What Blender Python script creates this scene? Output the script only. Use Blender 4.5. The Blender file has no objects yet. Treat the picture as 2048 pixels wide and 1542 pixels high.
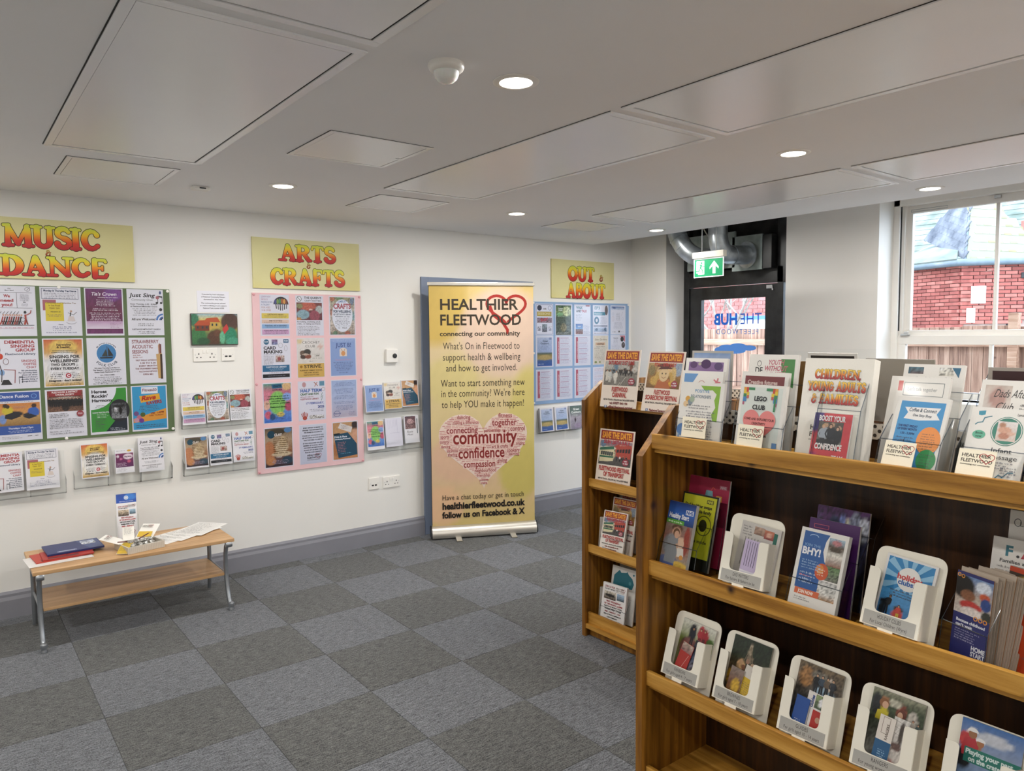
import bpy, bmesh, math, random
from mathutils import Vector, Matrix, Euler
import numpy as np
R = math.radians
SC = bpy.context.scene
COL = SC.collection

# ------------------------------------------------------------------ camera
cam_d = bpy.data.cameras.new('camera')
cam = bpy.data.objects.new('camera', cam_d); COL.objects.link(cam)
cam_d.sensor_width = 36.0; cam_d.lens = 36 * 1474.22 / 2048; cam_d.clip_start = 0.02; cam_d.clip_end = 200
cam.matrix_world = Matrix(((0.79004036, 0.04932571, -0.61106727, 0.0),
                           (-0.61299131, 0.04921047, -0.78855563, 0.0),
                           (-0.00882516, 0.9975697, 0.06911449, 1.62),
                           (0, 0, 0, 1)))
SC.camera = cam
# ------------------------------------------------------------------ world: bright overcast day
wd = bpy.data.worlds.new('sky'); SC.world = wd; wd.use_nodes = True
nt = wd.node_tree; bg = nt.nodes['Background']
tc = nt.nodes.new('ShaderNodeTexCoord'); nz = nt.nodes.new('ShaderNodeTexNoise'); nz.inputs['Scale'].default_value = 2.2
cr = nt.nodes.new('ShaderNodeValToRGB')
cr.color_ramp.elements[0].color = (0.56, 0.73, 1.0, 1); cr.color_ramp.elements[1].color = (0.84, 0.91, 1.0, 1)
cr.color_ramp.elements[0].position = .3; cr.color_ramp.elements[1].position = .65
nt.links.new(tc.outputs['Generated'], nz.inputs['Vector']); nt.links.new(nz.outputs['Fac'], cr.inputs['Fac'])
nt.links.new(cr.outputs['Color'], bg.inputs['Color'])
SKY, LAMP, EXPO = 6.6, 11.5, 0.28
bg.inputs['Strength'].default_value = SKY
SC.view_settings.view_transform = 'Standard'; SC.view_settings.look = 'None'
SC.view_settings.gamma = 1.0; SC.view_settings.use_curve_mapping = False
SC.view_settings.exposure = EXPO
try:
    SC.cycles.max_bounces = 10; SC.cycles.diffuse_bounces = 6; SC.cycles.transparent_max_bounces = 24
    SC.cycles.caustics_reflective = False; SC.cycles.caustics_refractive = False
    SC.cycles.sample_clamp_indirect = 6.0
except Exception:
    pass

# ------------------------------------------------------------------ colours and materials
def lin(c):
    if isinstance(c, (tuple, list)): return tuple(c[:3])
    c = c.lstrip('#'); o = []
    if len(c) == 3: c = ''.join(q + q for q in c)
    for i in (0, 2, 4):
        v = int(c[i:i + 2], 16) / 255
        o.append(v / 12.92 if v <= .04045 else ((v + .055) / 1.055) ** 2.4)
    return tuple(o)
def mix(a, b, t): return tuple(a[i] * (1 - t) + b[i] * t for i in range(3))

class NT:
    def __init__(s, name):
        s.m = bpy.data.materials.new(name); s.m.use_nodes = True; s.t = s.m.node_tree
        s.b = s.t.nodes['Principled BSDF']; s.out = s.t.nodes['Material Output']
    def n(s, typ, **kw):
        k = s.t.nodes.new(typ)
        for a, v in kw.items():
            if a in k.inputs.keys(): k.inputs[a].default_value = v
            else: setattr(k, a, v)
        return k
    def l(s, a, b): s.t.links.new(a, b)
    def pos(s, kind='world', scale=(1, 1, 1), rot=(0, 0, 0), loc=(0, 0, 0)):
        if kind == 'world': o = s.n('ShaderNodeNewGeometry').outputs['Position']
        else: o = s.n('ShaderNodeTexCoord').outputs['Object']
        mp = s.n('ShaderNodeMapping'); mp.inputs['Scale'].default_value = scale
        mp.inputs['Rotation'].default_value = rot; mp.inputs['Location'].default_value = loc
        s.l(o, mp.inputs['Vector']); return mp.outputs['Vector']
    def noise(s, vec, scale, detail=3, rough=.5):
        k = s.n('ShaderNodeTexNoise'); k.inputs['Scale'].default_value = scale
        k.inputs['Detail'].default_value = detail; k.inputs['Roughness'].default_value = rough
        s.l(vec, k.inputs['Vector']); return k.outputs['Fac']
    def ramp(s, fac, stops):
        k = s.n('ShaderNodeValToRGB'); e = k.color_ramp.elements
        while len(e) < len(stops): e.new(.5)
        for i, (p, c) in enumerate(stops):
            e[i].position = p; e[i].color = (*lin(c), 1)
        s.l(fac, k.inputs['Fac']); return k.outputs['Color']
    def bump(s, h, strength, dist=.002):
        k = s.n('ShaderNodeBump'); k.inputs['Strength'].default_value = strength; k.inputs['Distance'].default_value = dist
        s.l(h, k.inputs['Height']); s.l(k.outputs['Normal'], s.b.inputs['Normal'])

def plain(name, col, rough=.5, metal=0, var=.06, scale=8, bump=0, spec=.5, coat=0):
    m = NT(name); c = lin(col); v = m.pos('world')
    f = m.noise(v, scale, 4)
    k = m.ramp(f, [(.3, mix(c, (0, 0, 0), var)), (.7, mix(c, (1, 1, 1), var * .5))])
    m.l(k, m.b.inputs['Base Color']); m.b.inputs['Roughness'].default_value = rough
    m.b.inputs['Metallic'].default_value = metal; m.b.inputs['Specular IOR Level'].default_value = spec
    m.b.inputs['Coat Weight'].default_value = coat
    if bump: m.bump(m.noise(v, scale * 30, 2), bump, .001)
    return m.m

def wood(name, dark, mid, light, along=2, scale=1.0, rough=.42, knots=True):
    """grain running along axis `along` (world)"""
    m = NT(name); sc = [15 * scale] * 3; sc[along] = .9 * scale
    v = m.pos('world', tuple(sc))
    n1 = m.noise(v, 2.6, 8, .68)
    w = m.n('ShaderNodeTexWave'); w.inputs['Scale'].default_value = .5; w.inputs['Distortion'].default_value = 11
    w.inputs['Detail'].default_value = 3; w.inputs['Detail Scale'].default_value = 1.2
    m.l(v, w.inputs['Vector'])
    mx = m.n('ShaderNodeMath', operation='ADD'); m.l(n1, mx.inputs[0])
    mu = m.n('ShaderNodeMath', operation='MULTIPLY'); mu.inputs[1].default_value = .2
    m.l(w.outputs['Fac'], mu.inputs[0]); m.l(mu.outputs[0], mx.inputs[1])
    base = m.ramp(mx.outputs[0], [(.35, dark), (.58, mid), (.8, light)])
    if knots:
        kv = m.pos('world', (5, 5, 5)); vo = m.n('ShaderNodeTexVoronoi'); vo.inputs['Scale'].default_value = 1.3
        m.l(kv, vo.inputs['Vector'])
        kr = m.ramp(vo.outputs['Distance'], [(.02, '#ffffff'), (.11, '#000000')])
        mk = m.n('ShaderNodeMix', data_type='RGBA'); m.l(kr, mk.inputs[0]); m.l(base, mk.inputs[6])
        mk.inputs[7].default_value = (*lin('#2a1206'), 1); base = mk.outputs[2]
    m.l(base, m.b.inputs['Base Color']); m.b.inputs['Roughness'].default_value = rough
    m.bump(n1, .15, .001)
    return m.m

def print_mat(name, rough, coat=0.0, tint=(1, 1, 1)):
    m = NT(name); a = m.n('ShaderNodeVertexColor'); a.layer_name = 'ink'
    f = m.noise(m.pos('world'), 400, 1)
    mm = m.n('ShaderNodeMix', data_type='RGBA', blend_type='MULTIPLY'); mm.inputs[0].default_value = .05
    m.l(a.outputs['Color'], mm.inputs[6]); m.l(f, mm.inputs[7]); m2 = m.n('ShaderNodeMix', data_type='RGBA', blend_type='MULTIPLY'); m2.inputs[0].default_value = 1; m2.inputs[7].default_value = (*tint, 1)
    m.l(mm.outputs[2], m2.inputs[6]); m.l(m2.outputs[2], m.b.inputs['Base Color'])
    m.b.inputs['Roughness'].default_value = rough; m.b.inputs['Coat Weight'].default_value = coat
    m.b.inputs['Coat Roughness'].default_value = .08
    return m.m

def clear(name, tint=(.96, .98, 1), gl=.1, rough=.03):
    m = NT(name); t = m.t; t.nodes.remove(m.b)
    tr = t.nodes.new('ShaderNodeBsdfTransparent'); tr.inputs[0].default_value = (*tint, 1)
    g = t.nodes.new('ShaderNodeBsdfGlossy'); g.inputs['Roughness'].default_value = rough
    lw = t.nodes.new('ShaderNodeLayerWeight'); lw.inputs['Blend'].default_value = gl
    mx = t.nodes.new('ShaderNodeMixShader')
    nzz = t.nodes.new('ShaderNodeTexNoise'); nzz.inputs['Scale'].default_value = 3
    t.links.new(lw.outputs['Fresnel'], mx.inputs[0]); t.links.new(tr.outputs[0], mx.inputs[1]); t.links.new(g.outputs[0], mx.inputs[2])
    t.links.new(nzz.outputs['Fac'], g.inputs['Roughness']) if False else None
    t.links.new(mx.outputs[0], m.out.inputs['Surface']); return m.m

def emit(name, col, s):
    m = NT(name); m.b.inputs['Emission Color'].default_value = (*lin(col), 1); m.b.inputs['Emission Strength'].default_value = s
    m.b.inputs['Base Color'].default_value = (*lin(col), 1); return m.m

def carpet(name, rot, dark, light):
    m = NT(name)
    v = m.pos('world', (22, 130, 22), (0, 0, rot)); v2 = m.pos('world')
    n = m.noise(v, 1.0, 4, .8); n2 = m.noise(v2, 170, 3, .7); n3 = m.noise(v2, 1.1, 2)
    ad = m.n('ShaderNodeMath', operation='ADD'); m.l(n, ad.inputs[0]); m.l(n2, ad.inputs[1])
    hf = m.n('ShaderNodeMath', operation='MULTIPLY'); hf.inputs[1].default_value = .5; m.l(ad.outputs[0], hf.inputs[0])
    c = m.ramp(hf.outputs[0], [(.41, dark), (.60, light)])
    mm = m.n('ShaderNodeMix', data_type='RGBA', blend_type='MULTIPLY'); mm.inputs[0].default_value = .35
    r3 = m.ramp(n3, [(.3, '#c8c8c8'), (.7, '#ffffff')]); m.l(c, mm.inputs[6]); m.l(r3, mm.inputs[7])
    m.l(mm.outputs[2], m.b.inputs['Base Color']); m.b.inputs['Roughness'].default_value = .95
    m.b.inputs['Specular IOR Level'].default_value = .15; m.b.inputs['Sheen Weight'].default_value = .15
    m.bump(hf.outputs[0], .6, .003); return m.m

M = {}
M['wall'] = plain('wall_paint', '#eae8e3', .6, var=.02, scale=2, bump=.02)
M['ceil'] = plain('ceiling_paint', '#f3f3f4', .65, var=.02, scale=2, bump=.02)
M['panel'] = plain('satin_panel', '#f4f4f5', .26, var=.02, scale=3)
M['gap'] = plain('painted_shadow_gap', '#1c1a17', .8)  # near-black colour stands in for shade inside narrow gaps
M['white'] = plain('white_plastic', '#efece6', .35, var=.02)
M['card'] = plain('white_card', '#e9e4d6', .55, var=.02)
M['grey'] = plain('grey_paint', '#85858d', .45, var=.03)
M['doorgrey'] = plain('blue_grey_paint', '#7b879e', .4, var=.03)
M['navy'] = plain('dark_navy_paint', '#0d1220', .4)
M['black'] = plain('black_metal', '#0b0d0f', .35, var=.05)
M['dark'] = plain('dark_void', '#060607', .9)
M['steel'] = plain('brushed_steel', '#c9cbcc', .28, metal=1, var=.08, scale=20)
M['leg'] = plain('silver_paint', '#93989d', .35, metal=.7, var=.08, scale=20)
M['alu'] = plain('satin_aluminium', '#cfcbc2', .35, metal=.8, var=.05)
M['galv'] = plain('galvanised_steel', '#c3ccd2', .34, metal=.75, var=.3, scale=14)
M['galvsheet'] = plain('galvanised_sheet', '#aab8b4', .45, metal=.3, var=.3, scale=10)
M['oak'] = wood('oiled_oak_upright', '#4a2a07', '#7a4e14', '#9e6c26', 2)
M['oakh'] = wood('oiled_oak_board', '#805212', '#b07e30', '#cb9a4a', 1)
M['oakd'] = wood('shade_darkened_oak_back', '#170a03', '#2e1807', '#47290d', 2, 1.2)  # darker oak: shade between the shelves is put into the colour
M['beech'] = wood('beech_laminate', '#a67f55', '#bd9568', '#cda67a', 0, .8, .4, False)
M['print'] = print_mat('printed_paper', .5)
M['gloss'] = print_mat('glossy_print', .42, .05, (.84, .84, .86))
M['sleeve'] = print_mat('print_in_clear_sleeve', .3, .5, (.74, .75, .82))
M['acr'] = clear('clear_acrylic', (.985, .99, .99), .03)
M['acrs'] = clear('smoked_clear_acrylic', (.93, .94, .95), .1)
M['edge'] = clear('acrylic_edge', (.66, .7, .76), .3, .1)
M['glass'] = clear('window_glass', (.97, .99, 1), .08)
M['green'] = plain('green_board', '#53683f', .6, var=.05)
M['pink'] = plain('pink_board', '#e3bcc0', .55, var=.03)
M['blue'] = plain('blue_board', '#86a5cc', .5, var=.03)
M['lamp'] = emit('lamp_disc', '#fff6e6', 14)
M['carA'] = carpet('carpet_light', 0, '#36383c', '#878a8f')
M['carB'] = carpet('carpet_dark', R(90), '#2a2b2d', '#777876')
M['paper'] = plain('paper', '#eeece8', .6, var=.02)
M['fence'] = None

# ------------------------------------------------------------------ mesh helpers
class MB:
    def __init__(s): s.v = []; s.f = []; s.m = []
    def add(s, v, f, mi=0):
        o = len(s.v); s.v += [tuple(p) for p in v]; s.f += [tuple(i + o for i in q) for q in f]; s.m += [mi] * len(f); return s
    def box(s, a, b, mi=0, bev=0):
        x0, y0, z0 = [min(a[i], b[i]) for i in range(3)]; x1, y1, z1 = [max(a[i], b[i]) for i in range(3)]
        if bev:
            bm = bmesh.new(); bmesh.ops.create_cube(bm, size=1)
            bmesh.ops.scale(bm, vec=(x1 - x0, y1 - y0, z1 - z0), verts=bm.verts)
            bmesh.ops.translate(bm, vec=((x0 + x1) / 2, (y0 + y1) / 2, (z0 + z1) / 2), verts=bm.verts)
            bmesh.ops.bevel(bm, geom=bm.edges[:], offset=bev, segments=2, affect='EDGES', profile=.6)
            bm.verts.index_update(); s.add([v.co[:] for v in bm.verts], [[v.index for v in f.verts] for f in bm.faces], mi); bm.free(); return s
        return s.add([(x0, y0, z0), (x1, y0, z0), (x1, y1, z0), (x0, y1, z0), (x0, y0, z1), (x1, y0, z1), (x1, y1, z1), (x0, y1, z1)],
                     [(0, 3, 2, 1), (4, 5, 6, 7), (0, 1, 5, 4), (1, 2, 6, 5), (2, 3, 7, 6), (3, 0, 4, 7)], mi)
    def prism(s, pts, ax, a, b, mi=0):
        """2-D polygon extruded along axis ax; pts in the other two axes in order"""
        o = [i for i in range(3) if i != ax]; n = len(pts); vs = []
        for t in (a, b):
            for p in pts:
                q = [0, 0, 0]; q[ax] = t; q[o[0]] = p[0]; q[o[1]] = p[1]; vs.append(q)
        return s.add(vs, [tuple(range(n))[::-1], tuple(range(n, 2 * n))] + [(i, (i + 1) % n, n + (i + 1) % n, n + i) for i in range(n)], mi)
    def tube(s, pts, r, n=12, mi=0, cap=True):
        pts = [Vector(p) for p in pts]; rs = r if isinstance(r, (list, tuple)) else [r] * len(pts); vs = []; fs = []
        up = None
        for i, p in enumerate(pts):
            d = (pts[min(i + 1, len(pts) - 1)] - pts[max(i - 1, 0)]).normalized()
            if up is None: up = d.orthogonal().normalized()
            u = (up - d * up.dot(d)).normalized(); up = u; w = d.cross(u)
            for k in range(n):
                a = 2 * math.pi * k / n; vs.append(p + (u * math.cos(a) + w * math.sin(a)) * rs[i])
        for i in range(len(pts) - 1):
            for k in range(n): fs.append((i * n + k, i * n + (k + 1) % n, (i + 1) * n + (k + 1) % n, (i + 1) * n + k))
        if cap: fs += [tuple(range(n))[::-1], tuple(range((len(pts) - 1) * n, len(pts) * n))]
        return s.add(vs, fs, mi)
    def lathe(s, c, prof, n=32, mi=0, ax=2):
        vs = []; fs = []
        for r, h in prof:
            for k in range(n):
                a = 2 * math.pi * k / n; q = [r * math.cos(a), r * math.sin(a), h]
                if ax == 0: q = [q[2], q[0], q[1]]
                if ax == 1: q = [q[0], q[2], q[1]]
                vs.append([c[i] + q[i] for i in range(3)])
        for i in range(len(prof) - 1):
            for k in range(n): fs.append((i * n + k, i * n + (k + 1) % n, (i + 1) * n + (k + 1) % n, (i + 1) * n + k))
        fs += [tuple(range(n))[::-1], tuple(range((len(prof) - 1) * n, len(prof) * n))]
        return s.add(vs, fs, mi)
    def build(s, name, mats, parent=None, smooth=False, loc=None):
        me = bpy.data.meshes.new(name); me.from_pydata([tuple(v) for v in s.v], [], s.f)
        for m in (mats if isinstance(mats, (list, tuple)) else [mats]): me.materials.append(m)
        me.polygons.foreach_set('material_index', s.m)
        if smooth:
            me.polygons.foreach_set('use_smooth', [True] * len(s.f)); me.update()
            bm = bmesh.new(); bm.from_mesh(me)
            for e in bm.edges:
                if len(e.link_faces) == 2 and e.calc_face_angle(0) > .7: e.smooth = False
            bm.to_mesh(me); bm.free()
        me.update(); return link(name, me, parent, loc)

def link(name, me, parent=None, loc=None):
    o = bpy.data.objects.new(name, me); COL.objects.link(o)
    if parent: o.parent = parent
    if loc: o.location = loc
    return o
def empty(name, loc=(0, 0, 0), rot=(0, 0, 0)):
    o = bpy.data.objects.new(name, None); COL.objects.link(o); o.location = loc; o.rotation_euler = rot; o.empty_display_size = .1; return o
def tag(o, label=None, cat=None, group=None, kind=None):
    if label: o['label'] = label
    if cat: o['category'] = cat
    if group: o['group'] = group
    if kind: o['kind'] = kind
    return o
def struct(o): o['kind'] = 'structure'; return o

# ------------------------------------------------------------------ lettering
CH = "ABCDEFGHIJKLMNOPQRSTUVWXYZabcdefghijklmnopqrstuvwxyz0123456789&!?.,'-@:/()£[]\""
GL = {}
def _glyphs():
    tmp = []
    for wgt, off in ((0, 0), (1, .022), (2, .04)):
        for body in ['HH', 'H H'] + ['H' + c + 'H' for c in CH] + list(CH):
            cu = bpy.data.curves.new('g', 'FONT'); cu.body = body; cu.offset = off; cu.resolution_u = 3; cu.size = 1
            o = bpy.data.objects.new('g', cu); COL.objects.link(o); tmp.append((wgt, body, o, cu))
    dg = bpy.context.evaluated_depsgraph_get(); ext = {}
    for wgt, body, o, cu in tmp:
        e = o.evaluated_get(dg); me = e.to_mesh(); n = len(me.vertices)
        co = np.empty(n * 3, np.float32); me.vertices.foreach_get('co', co); co = co.reshape(-1, 3)
        if len(body) == 1: GL[(wgt, body)] = [co[:, :2].copy(), [tuple(p.vertices) for p in me.polygons], 0]
        else: ext[(wgt, body)] = float(co[:, 0].max()) if n else 0
        e.to_mesh_clear()
    for wgt in (0, 1, 2):
        for c in CH: GL[(wgt, c)][2] = ext[(wgt, 'H' + c + 'H')] - ext[(wgt, 'HH')]
        GL[(wgt, ' ')] = [np.zeros((0, 2)), [], ext[(wgt, 'H H')] - ext[(wgt, 'HH')]]
    for wgt, body, o, cu in tmp: bpy.data.objects.remove(o); bpy.data.curves.remove(cu)
_glyphs()
CAP = float(GL[(0, 'H')][0][:, 1].max())

# flat print: width 100 units, y runs down from the top edge; every call lays its ink a hair above the last
class P:
    EPS = 6e-5
    def __init__(s, w, h, bg='#f2f1ee', t=.0006, seed=1):
        s.w = w; s.h = h; s.k = w / 100; s.H = 100 * h / w; s.v = []; s.f = []; s.c = []; s.z = t; s.rg = random.Random(seed)
        s.bg = lin(bg); k2 = mix(s.bg, (0, 0, 0), .1)
        X = w / 2; b = [(-X, 0, 0), (X, 0, 0), (X, 0, h), (-X, 0, h), (-X, -t, 0), (X, -t, 0), (X, -t, h), (-X, -t, h)]
        s.v += b; s.f += [(0, 1, 2, 3)[::-1] and (3, 2, 1, 0), (4, 5, 6, 7), (0, 1, 5, 4), (1, 2, 6, 5), (2, 3, 7, 6), (3, 0, 4, 7)]; s.c += [s.bg] * 8
        s.smooth = False
    def q(s, x, y): return ((x - 50) * s.k, -s.z, (s.H - y) * s.k)
    def up(s): s.z += s.EPS
    def poly(s, pts, c, up=True):
        if up: s.up()
        o = len(s.v); s.v += [s.q(*p) for p in pts]; s.f.append(tuple(range(o, o + len(pts)))); c = lin(c); s.c += [c] * len(pts); return s
    def r(s, x, y, w, h, c, up=True): return s.poly([(x, y + h), (x + w, y + h), (x + w, y), (x, y)], c, up)
    def fr(s, x, y, w, h, t, c):
        s.r(x, y, w, t, c); s.r(x, y + h - t, w, t, c, False); s.r(x, y + t, t, h - 2 * t, c, False); s.r(x + w - t, y + t, t, h - 2 * t, c, False); return s
    def e(s, cx, cy, rx, ry, c, n=24, a0=0, a1=360, up=True):
        return s.poly([(cx + rx * math.cos(R(a0 + (a1 - a0) * i / n)), cy - ry * math.sin(R(a0 + (a1 - a0) * i / n))) for i in range(n + (a1 - a0 != 360))], c, up)
    def ln(s, pts, w, c, up=True):
        if up: s.up()
        m = len(pts); closed = m > 3 and math.hypot(pts[0][0] - pts[-1][0], pts[0][1] - pts[-1][1]) < 1e-6; A = []
        for i in range(m):
            a = pts[i - 1] if i else (pts[-2] if closed else pts[0]); b = pts[i + 1] if i < m - 1 else (pts[1] if closed else pts[-1]); p0 = pts[i]
            u = Vector((p0[0] - a[0], p0[1] - a[1])); v = Vector((b[0] - p0[0], b[1] - p0[1])); u = u.normalized() if u.length > 1e-9 else v.normalized(); v = v.normalized() if v.length > 1e-9 else u
            t = u + v; t = t.normalized() if t.length > .2 else u; k = w / 2 / max(.5, abs(t.dot(u))); A.append((t.y * k, -t.x * k))
        for i in range(m - 1):
            (x0, y0), (x1, y1) = pts[i], pts[i + 1]; (dx, dy), (ex, ey) = A[i], A[i + 1]
            s.poly([(x0 + dx, y0 + dy), (x0 - dx, y0 - dy), (x1 - ex, y1 - ey), (x1 + ex, y1 + ey)], c, False)
        return s
    def ring(s, cx, cy, rx, ry, w, c, a0=0, a1=360, n=28):
        return s.ln([(cx + rx * math.cos(R(a0 + (a1 - a0) * i / n)), cy - ry * math.sin(R(a0 + (a1 - a0) * i / n))) for i in range(n + 1)], w, c)
    def t(s, txt, x, y, h, c, al='c', w=None, b=1, sk=0, rot=0, sp=0):
        """y = top of the capitals, h = their height, w = fit to this width"""
        if not txt: return s
        s.up(); k = h / CAP; adv = [GL[(b, ch)][2] + sp for ch in txt]; W = sum(adv) * k; sx = (w / W) if w else 1; W *= sx
        x0 = x - (W / 2 if al == 'c' else W if al == 'r' else 0); col = lin(c); ca, sa = math.cos(R(rot)), math.sin(R(rot))
        for ch, a in zip(txt, adv):
            g, fs, _ = GL[(b, ch)]; o = len(s.v)
            for gx, gy in g:
                px = x0 + float(gx) * k * sx + float(gy) * k * sk; py = y + h - float(gy) * k
                if rot: dx, dy = px - x, py - y; px, py = x + dx * ca + dy * sa, y - dx * sa + dy * ca
                s.v.append(s.q(px, py))
            s.f += [tuple(i + o for i in q) for q in fs]; s.c += [col] * len(g); x0 += a * k * sx
        return s
    def arct(s, txt, cx, cy, r, mid, h, c, flip=1, b=1):
        k = h / CAP; tot = sum(GL[(b, ch)][2] for ch in txt) * k; a = mid + flip * math.degrees(tot / 2 / r)
        for ch in txt:
            adv = GL[(b, ch)][2] * k; a2 = a - flip * math.degrees(adv / 2 / r)
            px = cx + r * math.cos(R(a2)); py = cy - r * math.sin(R(a2)); s.z -= s.EPS * (ch != txt[0])
            rot = a2 - 90 if flip > 0 else a2 + 90
            s.t(ch, px, py, h, c, 'c', b=b, rot=rot); a -= flip * math.degrees(adv / r)
        return s
    def L(s, x, y, w, n, lh, c, al='l', fill=.55, jag=.3):
        """n lines of text too small to read"""
        s.up(); rg = s.rg; c = mix(lin(c), s.bg, .1)
        if lh * s.k < .0016: lh2 = lh * 2
        for i in range(n):
            lw = w * (1 - jag * rg.random()); x0 = x if al == 'l' else x - lw / 2 if al == 'c' else x - lw; xe = x0 + lw; u = lh * .21
            while x0 < xe:
                for _ in range(rg.randint(2, 8)):
                    if x0 > xe: break
                    k = rg.random(); top = .16 if k < .3 else .34; bot = .9 if k > .9 else .74
                    s.r(x0, y + (i + top) * lh, u * (1.0 if k < .6 else .6), lh * (bot - top) * (1 if k < .45 else .8), c, False); x0 += u * 1.45
                x0 += lh * .34
        return s
    def man(s, x, y, h, shirt='#3a4a6a', legs='#22242c', skin='#cf9f80', hair='#3a281c', lean=0):
        """small printed figure; y = crown, h = height"""
        r = h * .075; dx = lean
        s.poly([(x - r * 1.7 + dx * .7, y + h * .18), (x - r * 1.3, y + h * .55), (x + r * 1.3, y + h * .55), (x + r * 1.7 + dx * .7, y + h * .18), (x + dx * .8, y + h * .14)], shirt)
        s.poly([(x - r * 1.25, y + h * .53), (x - r * 1.4, y + h), (x - r * .3, y + h), (x, y + h * .6), (x + r * .3, y + h), (x + r * 1.4, y + h), (x + r * 1.25, y + h * .53)], legs, False)
        s.ln([(x - r * 1.6 + dx * .7, y + h * .2), (x - r * 2.4, y + h * .38), (x - r * 1.4, y + h * .52)], r * .7, shirt); s.ln([(x + r * 1.6 + dx * .7, y + h * .2), (x + r * 2.3, y + h * .38), (x + r * 1.5, y + h * .5)], r * .7, shirt, False)
        s.e(x + dx, y + r * .9, r, r * 1.1, hair); s.e(x + dx, y + r * 1.25, r * .75, r * .9, skin); return s
    def ph(s, x, y, w, h, stops, blobs=(), noise=.12, nx=26, ny=20, seed=3):
        """a printed photograph: graded ground, soft shapes, grain"""
        s.up(); rg = random.Random(seed); st = [(p, lin(c)) for p, c in stops]; bl = [(a, b, rx, ry, lin(c)) for a, b, rx, ry, c in blobs]; o = len(s.v)
        for j in range(ny + 1):
            for i in range(nx + 1):
                u, v = i / nx, j / ny; c = st[-1][1]
                for (p0, c0), (p1, c1) in zip(st, st[1:]):
                    if v <= p1: c = mix(c0, c1, max(0, (v - p0) / max(p1 - p0, 1e-6))); break
                for a, b, rx, ry, bc in bl:
                    d = ((u - a) / max(rx, .01)) ** 2 + ((v - b) / max(ry, .01)) ** 2
                    if d < 1.25: c = mix(c, bc, 1 if d < .85 else (1.25 - d) / .4)
                g = 1 + noise * 2 * (rg.random() - .5) * 2; s.v.append(s.q(x + u * w, y + v * h)); s.c.append(tuple(max(0, min(1, q * g)) for q in c))
        for j in range(ny):
            for i in range(nx):
                a = o + j * (nx + 1) + i; s.f.append((a + nx + 1, a + nx + 2, a + 1, a))
        return s
    def heart(s, cx, cy, r, c, sy=1.0):
        pts = []
        for i in range(48):
            a = 2 * math.pi * i / 48; X = 16 * math.sin(a) ** 3; Y = 13 * math.cos(a) - 5 * math.cos(2 * a) - 2 * math.cos(3 * a) - math.cos(4 * a)
            pts.append((cx + X * r / 16, cy - Y * r / 16 * sy))
        return s.poly(pts[::-1], c)
    def hf(s, x, y, w, dark='#3a3326', red='#a8201f'):
        """two-line name with the looped heart"""
        h = w * .115
        s.t('HEALTHIER', x, y, h, dark, 'l', w * .93, 1); s.t('FLEETWOOD', x, y + h * 1.55, h, dark, 'l', w, 1)
        pts = []
        for i in range(2, 47):
            a = 2 * math.pi * i / 48 + math.pi; X = 16 * math.sin(a) ** 3; Y = 13 * math.cos(a) - 5 * math.cos(2 * a) - 2 * math.cos(3 * a) - math.cos(4 * a)
            pts.append((x + w * .81 + X * w * .0145, y + h * 1.0 - Y * w * .0125))
        s.ln(pts, w * .022, red); s.t('connecting our community', x, y + h * 3.0, h * .42, dark, 'l', w * .95, 1); return s
    def mesh(s, name, mat):
        me = bpy.data.meshes.new(name); me.from_pydata(s.v, [], s.f); a = me.color_attributes.new('ink', 'FLOAT_COLOR', 'POINT')
        arr = np.ones((len(s.c), 4), np.float32); arr[:, :3] = np.array(s.c, np.float32); a.data.foreach_set('color', arr.ravel())
        me.materials.append(mat); me.update(); return me

def sheet(p, name, label, cat, loc, rz=0, lean=0, group=None, mat='print', parent=None):
    o = link(name, p.mesh(name, M[mat]), parent, loc); o.rotation_euler = (-R(lean), 0, R(rz))
    if not parent: tag(o, label, cat, group)
    return o

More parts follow.
